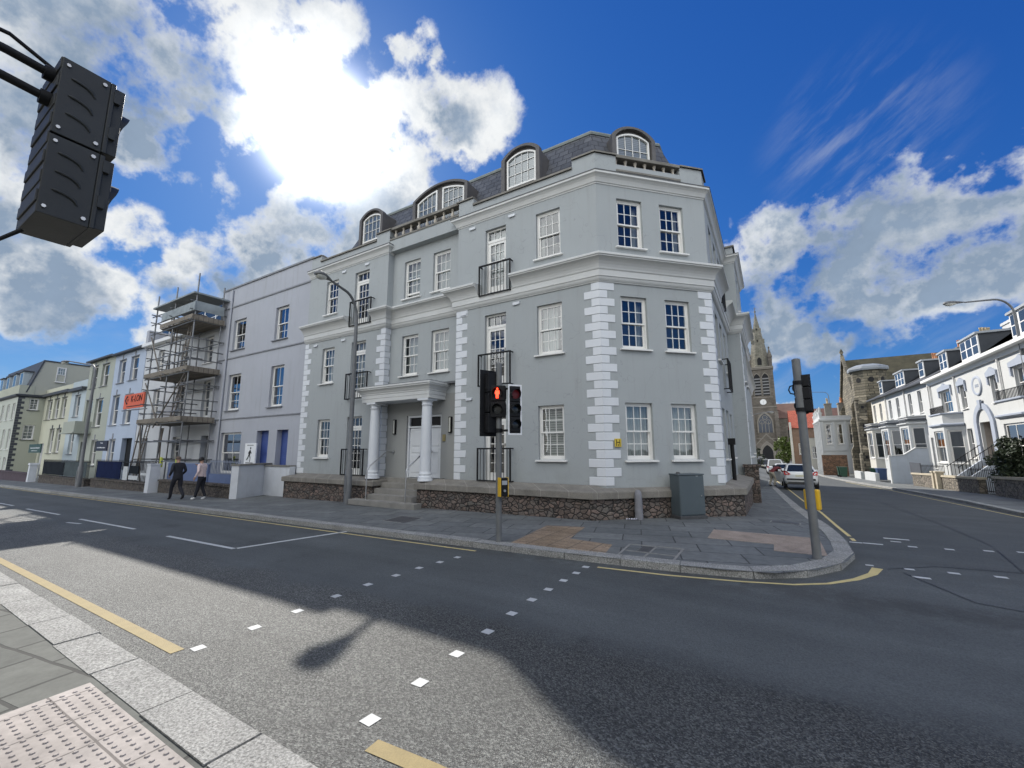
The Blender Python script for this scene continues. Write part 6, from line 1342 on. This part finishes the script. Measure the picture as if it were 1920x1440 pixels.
# houses at the end of the street
REDT=courses('red_clay_tiles',[(1,0,0),(0,0,1)],(.36,.075,.04),(.46,.11,.06),(.15,.04,.03),.3,.25,.02,.8,.6,1.3); BROWN=mat('brown_wall',(.20,.13,.09),.9,.2,2)
def gabled(label,x0,x1,y0,y1,zb,ze,zr,wm,rm,wins,axis='x',name='far_house'):
    t=thing(name,label,'house',((x0+x1)/2,y0,zb)); g=MB(); F=frame(0,y0,1,0); g.M=F; wall_panel(g,x0,x1,zb,ze,wins,0,.12); g.M=Matrix.Identity(4)
    g.quad((x0,y0,zb),(x0,y1,zb),(x0,y1,ze),(x0,y0,ze)); g.quad((x1,y0,zb),(x1,y1,zb),(x1,y1,ze),(x1,y0,ze)); g.quad((x0,y1,zb),(x1,y1,zb),(x1,y1,ze),(x0,y1,ze)); ym=(y0+y1)/2
    if axis=='x': g.add([(x0,y0,ze),(x0,y1,ze),(x0,ym,zr)],[(0,1,2)]); g.add([(x1,y0,ze),(x1,y1,ze),(x1,ym,zr)],[(0,1,2)])
    g.build('wall',wm,t); g=MB()
    if axis=='x': g.quad((x0-.2,y0-.3,ze-.1),(x1+.2,y0-.3,ze-.1),(x1+.2,ym,zr),(x0-.2,ym,zr)); g.quad((x0-.2,y1+.3,ze-.1),(x1+.2,y1+.3,ze-.1),(x1+.2,ym,zr),(x0-.2,ym,zr))
    else: g.quad((x0-.1,y0-.1,ze),(x1+.1,y0-.1,ze),(x1+.1,y1,ze+.05),(x0-.1,y1,ze+.05))
    g.build('roof',rm,t)
    for o in wins: sash(t,F,*o,0,.12,2,(1,1),.04,gm=GLASSD)
    g=MB(); g.box(x0-.3,x0+.05,y0-.35,y0+.2,zb,ze+1); g.build('verge',VILC,t)
gabled('house with a bright red tiled roof beside the tall signal post',3.3,7.2,95,103,-1.6,5.7,9.2,BROWN,REDT,[(4.2,5.2,.8,2.8)])
gabled('brown roofed house behind the red tiled one',6.5,14,112,122,-1.6,7.0,10.8,BROWN,mat('brown_roof',(.10,.05,.04),.9,.3,2),[])
gabled('orange rendered flat roofed building left of the church porch',-8.8,-5.1,104,112,-1.6,3.4,3.4,mat('orange_render',(.50,.20,.08),.85,.1,1),LEADL,[(-7.9,-6.0,.6,2.6)],'flat')
gabled('pale cream house low beyond the parked cars on the right',4.9,9.0,86,93,-1.6,3.6,3.6,VILC,LEADL,[(5.5,6.3,.2,2.2)],'flat')
# the parish church closing the street
TST=courses('granite_church_stone',[(1,0,0),(0,0,1)],(.105,.092,.076),(.16,.14,.115),(.10,.09,.08),1.0,.45,.03,.95,.6,1.,.5,.35); TRIM=mat('pale_dressed_stone',(.22,.20,.17),.9,.15,.8); SPST=courses('spire_stone',[(1,0,0),(0,0,1)],(.15,.145,.115),(.21,.195,.155),(.08,.075,.06),1.2,.5,.03,.95,.4,1.,.5,.35); BROOF=mat('brown_tiled_church_roof',(.13,.075,.06),.9,.2,.6)
t=thing('parish_church','granite church with a clock tower and tall stone spire closing the side street','church',(-1.3,154,-2.8)); cx,yc=-1.25,154.; hw=3.1
def larch(a,b,z0,zs,n=8):
    """pointed arch outline"""
    w_=b-a; pts=[(a,z0),(a,zs)]
    for k in range(1,n): u=k/n; ang=math.pi/3*u; pts.append((b-w_*math.cos(ang),zs+w_*math.sin(ang)))
    pts.append(((a+b)/2,zs+w_*math.sin(math.pi/3)))
    for k in range(n-1,0,-1): u=k/n; ang=math.pi/3*u; pts.append((a+w_*math.cos(ang),zs+w_*math.sin(ang)))
    pts+=[(b,zs),(b,z0)]; return pts
g=MB(); g.box(cx-hw-.35,cx+hw+.35,yc,yc+6.4,-3.2,14.9); g.box(cx-hw,cx+hw,yc+.35,yc+6.1,14.9,27.2); g.build('tower',TST,t)
g=MB()
for s in (-1,1):
    g=MB(); g.box(cx+s*(hw+.1)-.55,cx+s*(hw+.1)+.55,yc-.9,yc+.1,-3.2,10.5); g.prism([(cx+s*(hw+.1)-.55,yc-.9,10.5),(cx+s*(hw+.1)-.55,yc,10.5),(cx+s*(hw+.1)-.55,yc,13.5)],(1.1,0,0))
    g.box(cx+s*(hw+.0)-.3,cx+s*(hw+.0)+.3,yc+.1,yc+.5,14.9,26.8); g.build('buttress',TST,t)
g=MB()
for z0,z1,e in ((14.7,15.0,.5),(17.8,18.05,.12),(26.9,27.3,.35),(27.3,27.7,.5),(4.9,5.2,.45)): g.box(cx-hw-e,cx+hw+e,yc-(.1 if z0<15 else -.35+e),yc+6.2,z0,z1)
g.build('string_course',TRIM,t)
g=MB(); y=yc+.33
for a in (cx-2.05,cx+.25):
    ring(g,larch(a-.15,a+1.95,18.4,24.),larch(a,a+1.8,18.5,24.),y-.12,y+.02)
g.build('belfry_surround',TRIM,t)
g=MB()
for a in (cx-2.05,cx+.25): g.add([(x,y-.02,z) for x,z in larch(a,a+1.8,18.5,24.)],[tuple(range(18+1)) if False else tuple(range(len(larch(a,a+1.8,18.5,24.))))])
o=g.build('belfry_opening',DARKH,t); g=MB()
for a in (cx-2.05,cx+.25):
    for k in range(6): g.box(a+.05,a+1.75,y-.1,y-.03,18.9+k*.95,19.3+k*.95)
g.build('louvre',mat('grey_louvre_boards',(.20,.20,.20),.8),o)
g=MB(); g.lathe([(.0,0),(.9,.0),(.95,.05),(.95,.12)],(0,0,0),20); ck=MB(); F=Matrix.Translation((cx+.0,yc+.33,16.45))@Matrix.Rotation(math.pi/2,4,'X'); ck.M=F; ck.cyl((0,0,0),(0,0,.12),.88,n=24); ck.M=Matrix.Identity(4); o=ck.build('clock_face',mat('white_clock',(.8,.8,.78),.5),t)
g=MB(); g.bar((cx,yc+.19,16.45),(cx+.35,yc+.19,16.95),.09,.03); g.bar((cx,yc+.19,16.45),(cx+.1,yc+.19,15.85),.12,.03)
for k in range(12): a=2*math.pi*k/12; g.bar((cx+.68*math.cos(a),yc+.195,16.45+.68*math.sin(a)),(cx+.8*math.cos(a),yc+.195,16.45+.8*math.sin(a)),.06,.02)
g.build('clock_hands',IRON,o)
SPZ=27.7
g=MB(); g.lathe([(2.95/math.cos(math.pi/8),SPZ),(2.45/math.cos(math.pi/8),SPZ+4),(.12,46.3),(.12,46.6)],(cx,yc+3.2,0),8,smooth=False,a0=math.pi/8); g.lathe([(.1,46.4),(.35,46.8),(.1,47.2),(.06,48.4)],(cx,yc+3.2,0),8); g.bar((cx-.5,yc+3.2,47.9),(cx+.5,yc+3.2,47.9),.1); g.build('spire',SPST,t)
for sx in (-1,1):
    for sy in (0,1): g=MB(); px,py=cx+sx*2.85,yc+.6+sy*5.2; g.lathe([(.55,27.6),(.55,30.4),(.7,30.5),(.7,31.),(.12,33.4),(.3,33.7),(.05,34.2)],(px,py,0),8,smooth=False); g.build('pinnacle',TST,t)
g=MB(); y=yc+.35
for z,w_ in ((28.2,.85),): g.prism([(cx-1.1,y,27.7),(cx+1.1,y,27.7),(cx+1.1,y,30.5),(cx,y,33.2),(cx-1.1,y,30.5)],(0,2.2,0),0); g.add([(x,y-.02,z_) for x,z_ in larch(cx-.6,cx+.6,27.9,29.8)],[tuple(range(len(larch(cx-.6,cx+.6,27.9,29.8))))],False,1); g.build('lucarne',[SPST,DARKH],t)
for zz,r in ((36,.5),(40,.38)):
    g=MB()
    for sx in (-1,0,1): rr=2.35*(46.3-zz)/14.6; g.box(cx+sx*rr-.35*r-.1,cx+sx*rr+.35*r+.1,yc+3.2-rr*(1 if sx==0 else .5)-.15,yc+3.2,zz,zz+1.2*r*2,0 if sx else 0); 
    g.box(cx-.22,cx+.22,yc+3.2-2.35*(46.3-zz)/14.6-.2,yc+3.2-2.35*(46.3-zz)/14.6-.1,zz+.2,zz+.8,1); g.build('lucarne',[SPST,DARKH],t)
for nm,x0,x1 in (('aisle',-9.6,cx-hw-.35),('aisle',cx+hw+.35,9.8)):
    g=MB(); g.box(x0,x1,yc+2.5,yc+30,-3.2,11.4); g.build(nm,TST,t); g=MB(); xa,xb=x0-.3,x1+.3; g.quad((xa,yc+2.2,11.3),(xb,yc+2.2,11.3),(xb,yc+9,16.4),(xa,yc+9,16.4)); g.quad((xa,yc+30,11.3),(xb,yc+30,11.3),(xb,yc+9,16.4),(xa,yc+9,16.4)); g.build('nave_roof',BROOF,t)
    g=MB(); m_=(x0+x1)/2
    for a in (m_-.2,): 
        l=larch(a-1.2,a+1.2,4.,8.); g.add([(x,yc+2.48,z) for x,z in l],[tuple(range(len(l)))])
    g.build('aisle_window',DARKH,t)
g=MB(); l0=larch(cx-2.2,cx+2.2,6.6,9.6,12); l1=larch(cx-1.85,cx+1.85,6.9,9.6,12); ring(g,l0,l1,yc-.3,yc); g.build('window_surround',TRIM,t)
WGL=mat('leaded_glass',(.03,.04,.06),.15,.3,2); g=MB(); g.add([(x,yc-.02,z) for x,z in l1],[tuple(range(len(l1)))]); o=g.build('west_window',WGL,t)
g=MB()
for x in (-.9,0,.9): g.box(cx+x-.07,cx+x+.07,yc-.1,yc-.03,6.9,10.3)
for q_ in ((-.9,10.2),(.9,10.2),(0,11.6)):
    N=14; vs=[]
    for k in range(N): a=2*math.pi*k/N; vs+=[(cx+q_[0]*.95+.72*math.cos(a),yc-.09,q_[1]+.72*math.sin(a)),(cx+q_[0]*.95+.58*math.cos(a),yc-.09,q_[1]+.58*math.sin(a))]
    g.add(vs,[(2*k,2*((k+1)%N),2*((k+1)%N)+1,2*k+1) for k in range(N)])
g.build('tracery',TRIM,o)
g=MB(); g.prism([(cx-3.1,yc-1.6,-3.2),(cx-3.1,yc-1.6,2.6),(cx,yc-1.6,5.9),(cx+3.1,yc-1.6,2.6),(cx+3.1,yc-1.6,-3.2)],(0,1.6,0)); o=g.build('porch',TST,t)
g=MB()
for k,(e,yy) in enumerate(((2.1,-.1),(1.75,-.06))): l0=larch(cx-e,cx+e,-3.2,.6,10); l1=larch(cx-e+.32,cx+e-.32,-3.2,.6,10); ring(g,l0,l1,yc-1.6+yy,yc-1.6)
g.prism([(cx-3.3,yc-1.75,2.5),(cx,yc-1.75,6.2),(cx+3.3,yc-1.75,2.5),(cx+3.3,yc-1.75,2.9),(cx,yc-1.75,6.6),(cx-3.3,yc-1.75,2.9)],(0,.3,0)); g.build('porch_moulding',TRIM,o)
l1=larch(cx-1.42,cx+1.42,-3.2,.6,10); g=MB(); g.add([(x,yc-1.62,z) for x,z in l1],[tuple(range(len(l1)))]); g.build('doorway',DARKH,o)
# ------------------------------------------------------------------ cars
def carpaint(name,c): return mat(name,c,.25,.02,2.,coat=.6)
CARW=carpaint('white_car_paint',(.68,.69,.70)); CARK=carpaint('black_car_paint',(.015,.016,.018)); CARB=carpaint('dark_blue_car_paint',(.02,.03,.06)); TYRE=mat('tyre_rubber',(.02,.02,.02),.9); RIM=mat('alloy_rim',(.4,.4,.42),.35,metal=.8); CGL=mat('car_glass',(.015,.02,.022),.04,.05,2,spec=.9); TAIL=mat('red_tail_lamp',(.35,.012,.01),.2); PLATE=mat('number_plate',(.55,.53,.40),.5,.1,20); BUMP=mat('black_bumper',(.025,.025,.027),.6)
def car(label,x,y,rz,paint,tall=1.,L=4.0,grp='cars parked along the kerb',door=False,van=False,lite=False):
    z=gz(x,y); t=thing('parked_car',label,'car',(x,y,z),rz,grp); sl_=math.atan2(gz(x,y+3)-gz(x,y),3); F=Matrix.Translation((x,y,z))@Matrix.Rotation(rz,4,'Z')@Matrix.Rotation(sl_,4,'X')
    k=L/4.
    st=[(0,.48,.92,.70),(.05,.36,1.0,.80),(.22,.27,1.02,.855),(.8,.22,1.0,.875),(2.4,.22,.95,.875),(3.2,.22,.84,.86),(3.7,.26,.73,.80),(3.93,.34,.62,.70),(4.0,.42,.54,.58)]
    g=MB(); g.M=F; vs=[]
    for yy,zl,zb,w_ in st: vs+=[(-w_*.9,yy*k,zl),(-w_*.985,yy*k,zl+.16),(-w_,yy*k,(zl+zb)/2+.05),(-w_*.96,yy*k,zb-.06),(-w_*.86,yy*k,zb),(w_*.86,yy*k,zb),(w_*.96,yy*k,zb-.06),(w_,yy*k,(zl+zb)/2+.05),(w_*.985,yy*k,zl+.16),(w_*.9,yy*k,zl)]
    n=10; g.add(vs,[(i*n+j,i*n+(j+1)%n,(i+1)*n+(j+1)%n,(i+1)*n+j) for i in range(len(st)-1) for j in range(n)]+[tuple(range(n))[::-1],tuple(range(n*(len(st)-1),n*len(st)))],True); body=g.build('body',paint,t)
    zt=1.47*tall; gh=[(.10,.60),(.42,.60+.0),(2.9,2.0)]
    yb0,yb1,yt0,yt1=.12*k,2.95*k,(.5 if not van else .2)*k,1.95*k; zb=.99
    def P(u,v,w0,w1): pass
    a=[(-.74,yb0,zb),(.74,yb0,zb),(.72,yb1,.93),(-.72,yb1,.93)]; b=[(-.58,yt0,zt-.06),(.58,yt0,zt-.06),(.57,yt1,zt-.04),(-.57,yt1,zt-.04)]
    g=MB(); g.M=F; g.add(a+b,[(0,1,5,4),(1,2,6,5),(2,3,7,6),(3,0,4,7)]); g.build('windows',CGL,t)
    g=MB(); g.M=F
    for i in range(4): g.bar(a[i],b[i],.09,.06)
    for s in (-1,1): g.bar((s*.735,1.35*k,.98),(s*.585,1.3*k,zt-.06),.08,.05)
    rf=[(-.60,yt0-.05,zt-.07),(.60,yt0-.05,zt-.07),(.59,yt1+.06,zt-.07),(-.59,yt1+.06,zt-.07),(-.55,yt0+.03,zt-.01),(.55,yt0+.03,zt-.01),(.54,yt1,zt-.01),(-.54,yt1,zt-.01),(-.4,(yt0+yt1)/2,zt+.02),(.4,(yt0+yt1)/2,zt+.02)]
    g.add(rf[:8],[(0,3,2,1),(4,5,6,7),(0,1,5,4),(1,2,6,5),(2,3,7,6),(3,0,4,7)]); g.build('roof',paint,t,.02)
    for s in (-1,1):
        for yy in (.72*k,3.2*k):
            g=MB(); g.M=F; g.cyl((s*.70,yy,.30),(s*.885,yy,.30),.305,n=18); w_=g.build('wheel',TYRE,t)
            if not lite: g=MB(); g.M=F; g.cyl((s*.87,yy,.30),(s*.892,yy,.30),.20,n=14); g.build('rim',RIM,w_)
        g=MB(); g.M=F; g.prism([(s*.83,-.0,.80),(s*.60,-.035,.80),(s*.50,-.03,.86),(s*.70,.02,1.02),(s*.80,.06,1.04),(s*.86,.12,1.0)],(0,.14,0)); g.build('tail_lamp',TAIL,t)
        g=MB(); g.M=F; g.box(s*.98-.09,s*.98+.09,2.35*k,2.5*k,.95,1.1); g.build('door_mirror',paint,t,.02)
    g=MB(); g.M=F; g.box(-.27,.27,-.018,.02,.70,.82); g.build('number_plate',PLATE,t)
    g=MB(); g.M=F; g.box(-.72,.72,-.05,.05,.50,.60); g.box(-.66,.66,-.0,.3,.26,.40); g.build('bumper',BUMP,t,.02)
    if door:
        D=F@Matrix.Translation((-.87,2.35*k,0))@Matrix.Rotation(rad(118),4,'Z'); g=MB(); g.M=D; g.box(0,1.0,-.04,.04,.32,.95); d=g.build('open_door',paint,t,.03); g=MB(); g.M=D; g.box(.1,.95,-.015,.015,.95,1.36); g.build('door_glass',CGL,d)
car('white hatchback with its left door open, nearest of the cars along the kerb',1.32,31.,rad(1.5),CARW,door=True)
car('white saloon parked ahead of the white hatchback',.78,44.5,rad(2.),CARW,.98,4.4)
car('tall white car parked third along the kerb before the church',.15,58,rad(2.),CARW,1.22,4.2,lite=True)
car('black car parked far down the side street before the church',-1.3,72,rad(2.5),CARK,1.05,4.2,lite=True); car('dark blue car farthest along the left kerb',-2.4,86,rad(3.),CARB,1.1,4.2,lite=True)
# ------------------------------------------------------------------ people
SKIN=mat('skin',(.42,.25,.18),.6,.06,8)
def person(name,label,loc,rz,J,mats,hair,scale=1.,face=0.):
    """J: named joints in metres, y forward; mats: (top, trousers, shoes); grown as one skinned surface"""
    t=thing('person',label,'person',loc,rz); F=Matrix.Translation(loc)@Matrix.Rotation(rz,4,'Z')@Matrix.Scale(scale,4); WM[t.name]=Matrix.Translation(loc)@Matrix.Rotation(rz,4,'Z')
    V=[];E=[];Rr=[];Tg=[]
    def p(v,r,tagv): V.append(Vector(v)); Rr.append(r); Tg.append(tagv); return len(V)-1
    def chain(i,lst):
        for v,r,tg in lst: j=p(v,r,tg); E.append((i,j)); i=j
        return i
    pel=p(J['pelvis'],(.165,.12),1); waist=chain(pel,[(J['waist'],(.15,.105),0)]); chest=chain(waist,[(J['chest'],(.185,.125),0)]); neck=chain(chest,[(J['neck'],(.065,.065),0)])
    h=Vector(J['head']); n=Vector(J['neck']); d=(h-n); fw=Vector(J.get('look',(0,1,0))).normalized()
    chain(neck,[(tuple(n+d*.35),(.052,.058),3),(tuple(n+d*.75+fw*.015),(.072,.088),3),(tuple(h+d*.25),(.075,.09),3),(tuple(h+d*.72),(.055,.065),3)])
    for s,S in ((-1,'L'),(1,'R')):
        e=chain(chest,[(J['sh'+S],(.072,.072),0),(J['el'+S],(.055,.055),0),(J['wr'+S],(.04,.04),0)])
        w0=Vector(J['wr'+S]); dd=(w0-Vector(J['el'+S])).normalized(); pl=chain(e,[(tuple(w0+dd*.07),(.035,.028),3)]); sd=dd.cross(Vector((0,1,.2))).normalized(); fr=dd.cross(sd)
        for q_,ln in ((-1.4,.062),(-.5,.075),(.5,.072),(1.4,.055)): chain(pl,[(tuple(w0+dd*.10+fr*q_*.016),(.011,.011),3),(tuple(w0+dd*(.10+ln)+fr*q_*.02+sd*.02),(.008,.008),3)])
        chain(pl,[(tuple(w0+dd*.06+fr*-.04),(.011,.011),3),(tuple(w0+dd*.10+fr*-.06+sd*.015),(.009,.009),3)])
        f=chain(pel,[(J['hip'+S],(.105,.105),1),(J['kn'+S],(.075,.075),1),(J['an'+S],(.055,.055),1)])
        a0=Vector(J['an'+S]); fd=Vector(J.get('ft'+S,(0,1,0))).normalized(); chain(f,[(tuple(a0+Vector((0,0,-.055))+fd*.04),(.045,.042),2),(tuple(a0+Vector((0,0,-.06))+fd*.17),(.042,.032),2)])
    me=bpy.data.meshes.new('body'); me.from_pydata(V,E,[]); o=bpy.data.objects.new('body',me); C.objects.link(o)
    md=o.modifiers.new('skin','SKIN'); md.use_smooth_shade=True
    for i,sv in enumerate(me.skin_vertices[0].data): sv.radius=Rr[i] if isinstance(Rr[i],tuple) else (Rr[i],)*2; sv.use_root=(i==0)
    sb=o.modifiers.new('sub','SUBSURF'); sb.levels=2; sb.render_levels=2
    dg=bpy.context.evaluated_depsgraph_get(); m2=bpy.data.meshes.new_from_object(o.evaluated_get(dg)); bpy.data.objects.remove(o)
    g=MB(); g.M=F; bones=[(V[a],V[b],Tg[b]) for a,b in E]
    def near(c):
        best=9;bt=0
        for a,b,tg in bones:
            ab=b-a; u=max(0,min(1,(c-a).dot(ab)/max(1e-9,ab.length_squared))); dist=(c-a-ab*u).length
            if dist<best: best=dist; bt=tg
        return bt
    vs=[tuple(v.co) for v in m2.vertices]; hem=J.get('hem',J['pelvis'][2]-.02)
    g.v=[F@Vector(v) for v in vs]
    for pf in m2.polygons:
        c=Vector(pf.center); tg=near(c)
        if tg==1 and c.z>hem and (c-V[pel]).length<.3: tg=0
        g.f.append(list(pf.vertices)); g.sm.append(True); g.mi.append(tg)
    bo=g.build('body',[mats[0],mats[1],mats[2],SKIN],t)
    # face and hair
    hc=h+d*.2; up=d.normalized(); sd=fw.cross(up).normalized(); g=MB(); g.M=F
    for s in (-1,1): g.lathe([(.0001,-.011),(.010,-.006),(.012,0),(.010,.006),(.0001,.011)],tuple(hc+fw*.082+sd*s*.03),8,0)
    g.build('eyes',DARKH,bo); g=MB(); g.M=F; nz=hc+fw*.088; g.add([tuple(nz+up*.01),tuple(nz-up*.035+sd*.014),tuple(nz-up*.035-sd*.014),tuple(nz-up*.028+fw*.022)],[(0,1,3),(0,3,2),(1,2,3)])
    for s in (-1,1): e=hc+sd*s*.078-fw*.01; g.lathe([(.0001,-.03),(.016,-.015),(.018,.01),(.0001,.03)],tuple(e),6)
    g.build('nose_and_ears',SKIN,bo)
    g=MB(); g.M=F; g.box(-.0,.0,0,0,0,0) if False else None; m_=hc+fw*.078-up*.06; g.add([tuple(m_+sd*.022),tuple(m_-sd*.022),tuple(m_-sd*.018-up*.009),tuple(m_+sd*.018-up*.009)],[(0,1,2,3)]); g.build('mouth',mat('lips',(.30,.12,.10),.6),bo)
    if hair:
        hm,full=hair; g=MB(); g.M=F; N=14; vs=[]; R_=8
        for i in range(R_+1):
            th=math.pi*(.0+ (.62 if not full else .72)*i/R_)
            for k in range(N):
                a=2*math.pi*k/N; vd=sd*math.cos(a)*math.sin(th)+(fw*math.sin(a)*math.sin(th))+up*math.cos(th); r=.098
                cut=1 if (vd.dot(fw)<.45 or vd.dot(up)>.5) else .86
                vs.append(tuple(hc+up*.02-fw*.01+Vector((vd.x,vd.y,vd.z))*r*cut*(1.06 if full else 1.0)))
        g.add(vs,[(i*N+k,i*N+(k+1)%N,(i+1)*N+(k+1)%N,(i+1)*N+k) for i in range(R_) for k in range(N)],True)
        if full: g.lathe([(.0001,-.05),(.04,-.03),(.05,0),(.035,.04),(.0001,.055)],tuple(hc-fw*.11+up*.06),10)
        g.build('hair',hm,bo)
    return t,F
NAVYJ=mat('dark_navy_jacket',(.014,.015,.022),.8,.3,12,.3,60); JEAN=mat('dark_trousers',(.012,.013,.02),.85,.2,10); SHOEK=mat('dark_shoes',(.015,.014,.014),.6); PINKJ=mat('pale_pink_jacket',(.62,.50,.49),.85,.25,9,.3,60); WSHOE=mat('white_trainers',(.7,.7,.7),.6); GREYHAIR=mat('greying_hair',(.10,.07,.055),.8,.3,40); BLKHAIR=mat('black_hair',(.012,.01,.01),.5)
walk=dict(pelvis=(0,0,.92),waist=(0,.02,1.08),chest=(0,.05,1.30),neck=(0,.07,1.47),head=(0,.11,1.60),shL=(-.19,.05,1.40),shR=(.19,.05,1.40),elL=(-.27,-.06,1.14),elR=(.27,.0,1.14),wrL=(-.24,.12,.98),wrR=(.22,.16,.99),
          hipL=(-.10,0,.86),hipR=(.10,0,.86),knL=(-.11,.16,.50),knR=(.10,-.03,.48),anL=(-.10,.22,.09),anR=(.10,-.34,.16),ftR=(0,1,-.5),hem=.80,look=(.25,1,-.15))
person('person','walker in a dark navy jacket and dark trousers with short greying hair',(-20.35,7.8,gz(-20.3,7.8)),rad(95),walk,(NAVYJ,JEAN,SHOEK),(GREYHAIR,False),.97)
w2=dict(walk); w2.update(elR=(.27,.12,1.16),wrR=(.06,.24,1.36),elL=(-.27,-.02,1.15),wrL=(-.26,.10,.93),knL=(-.09,.08,.49),knR=(.09,.03,.49),anL=(-.10,.16,.09),anR=(.09,-.14,.10),ftR=(0,1,-.2),hem=.93,look=(.6,1,-.3))
person('person','walker in a pale pink jacket, dark trousers and white trainers, hand raised to face',(-19.5,8.3,gz(-19.5,8.3)),rad(120),w2,(PINKJ,JEAN,WSHOE),(BLKHAIR,True),.94)
REDJ=mat('maroon_jacket',(.16,.03,.035),.85,.3,10); STONE=mat('stone_trousers',(.40,.36,.29),.85,.2,8)
bend=dict(pelvis=(0,-.1,.95),waist=(0,.06,1.06),chest=(0,.28,1.16),neck=(0,.44,1.2),head=(0,.56,1.17),shL=(-.18,.34,1.2),shR=(.18,.34,1.2),elL=(-.22,.5,.95),elR=(.22,.52,.97),wrL=(-.16,.72,.86),wrR=(.16,.74,.9),hipL=(-.10,-.1,.88),hipR=(.10,-.1,.88),knL=(-.14,-.02,.49),knR=(.14,.05,.49),anL=(-.16,-.15,.09),anR=(.17,-.08,.09),hem=.93,look=(0,1,-.4))
person('person','person in a maroon top and stone trousers bending into the open car door',(-.12,33.3,gz(-.1,33.3)),rad(-50),bend,(REDJ,STONE,SHOEK),(BLKHAIR,False),1.0)
# litter at the foot of the wall
g=MB(); rn=random.Random(2)
for k in range(5): x,y=-3.2+.05*k,10.62+.03*k; g.add([(x,y,.01),(x+.05,y-.02,.03+rn.random()*.02),(x+.06,y+.05,.02),(x,y+.05,.045)],[(0,1,2,3)])
solo(g,'litter',mat('crumpled_wrapper',(.55,.55,.62),.4,.3,30),'crumpled pale wrapper on the ground beside the round bollard','litter',(-3.2,10.62,.0))
# ------------------------------------------------------------------ the terrace across the road, behind the viewer (seen in the window reflections)
for k,(x0,x1,m,zt,lab) in enumerate(((-30,-14,VILC,8.5,'cream terrace across the road, reflected in the left windows'),(-13.9,-3,VIL,9.0,'white terrace across the road behind the viewer'),(-2.9,12,VILC,8.4,'cream terrace across the road, reflected in the corner windows'))):
    t=thing('opposite_terrace',lab,'house',((x0+x1)/2,-6.2,-.1)); F=frame(0,-6.2,-1,0); o=[(-x1+1.2+2.6*j,-x1+2.2+2.6*j,z0,z1) for j in range(int((x1-x0-1)/2.6)) for z0,z1 in ((.9,2.7),(3.7,5.4),(6.2,7.7))]
    g=MB(); g.M=F; wall_panel(g,-x1,-x0,-.5,zt,o,0,.15); g.M=Matrix.Identity(4); g.quad((x0,-6.2,zt),(x1,-6.2,zt),(x1,-14,zt+1.5),(x0,-14,zt+1.5)); g.build('wall',m,t)
    g=MB(); g.M=F
    for a,b,c,d in o: g.quad((a,.15,c),(b,.15,c),(b,.15,d),(a,.15,d))
    g.build('panes',DPANE,t)
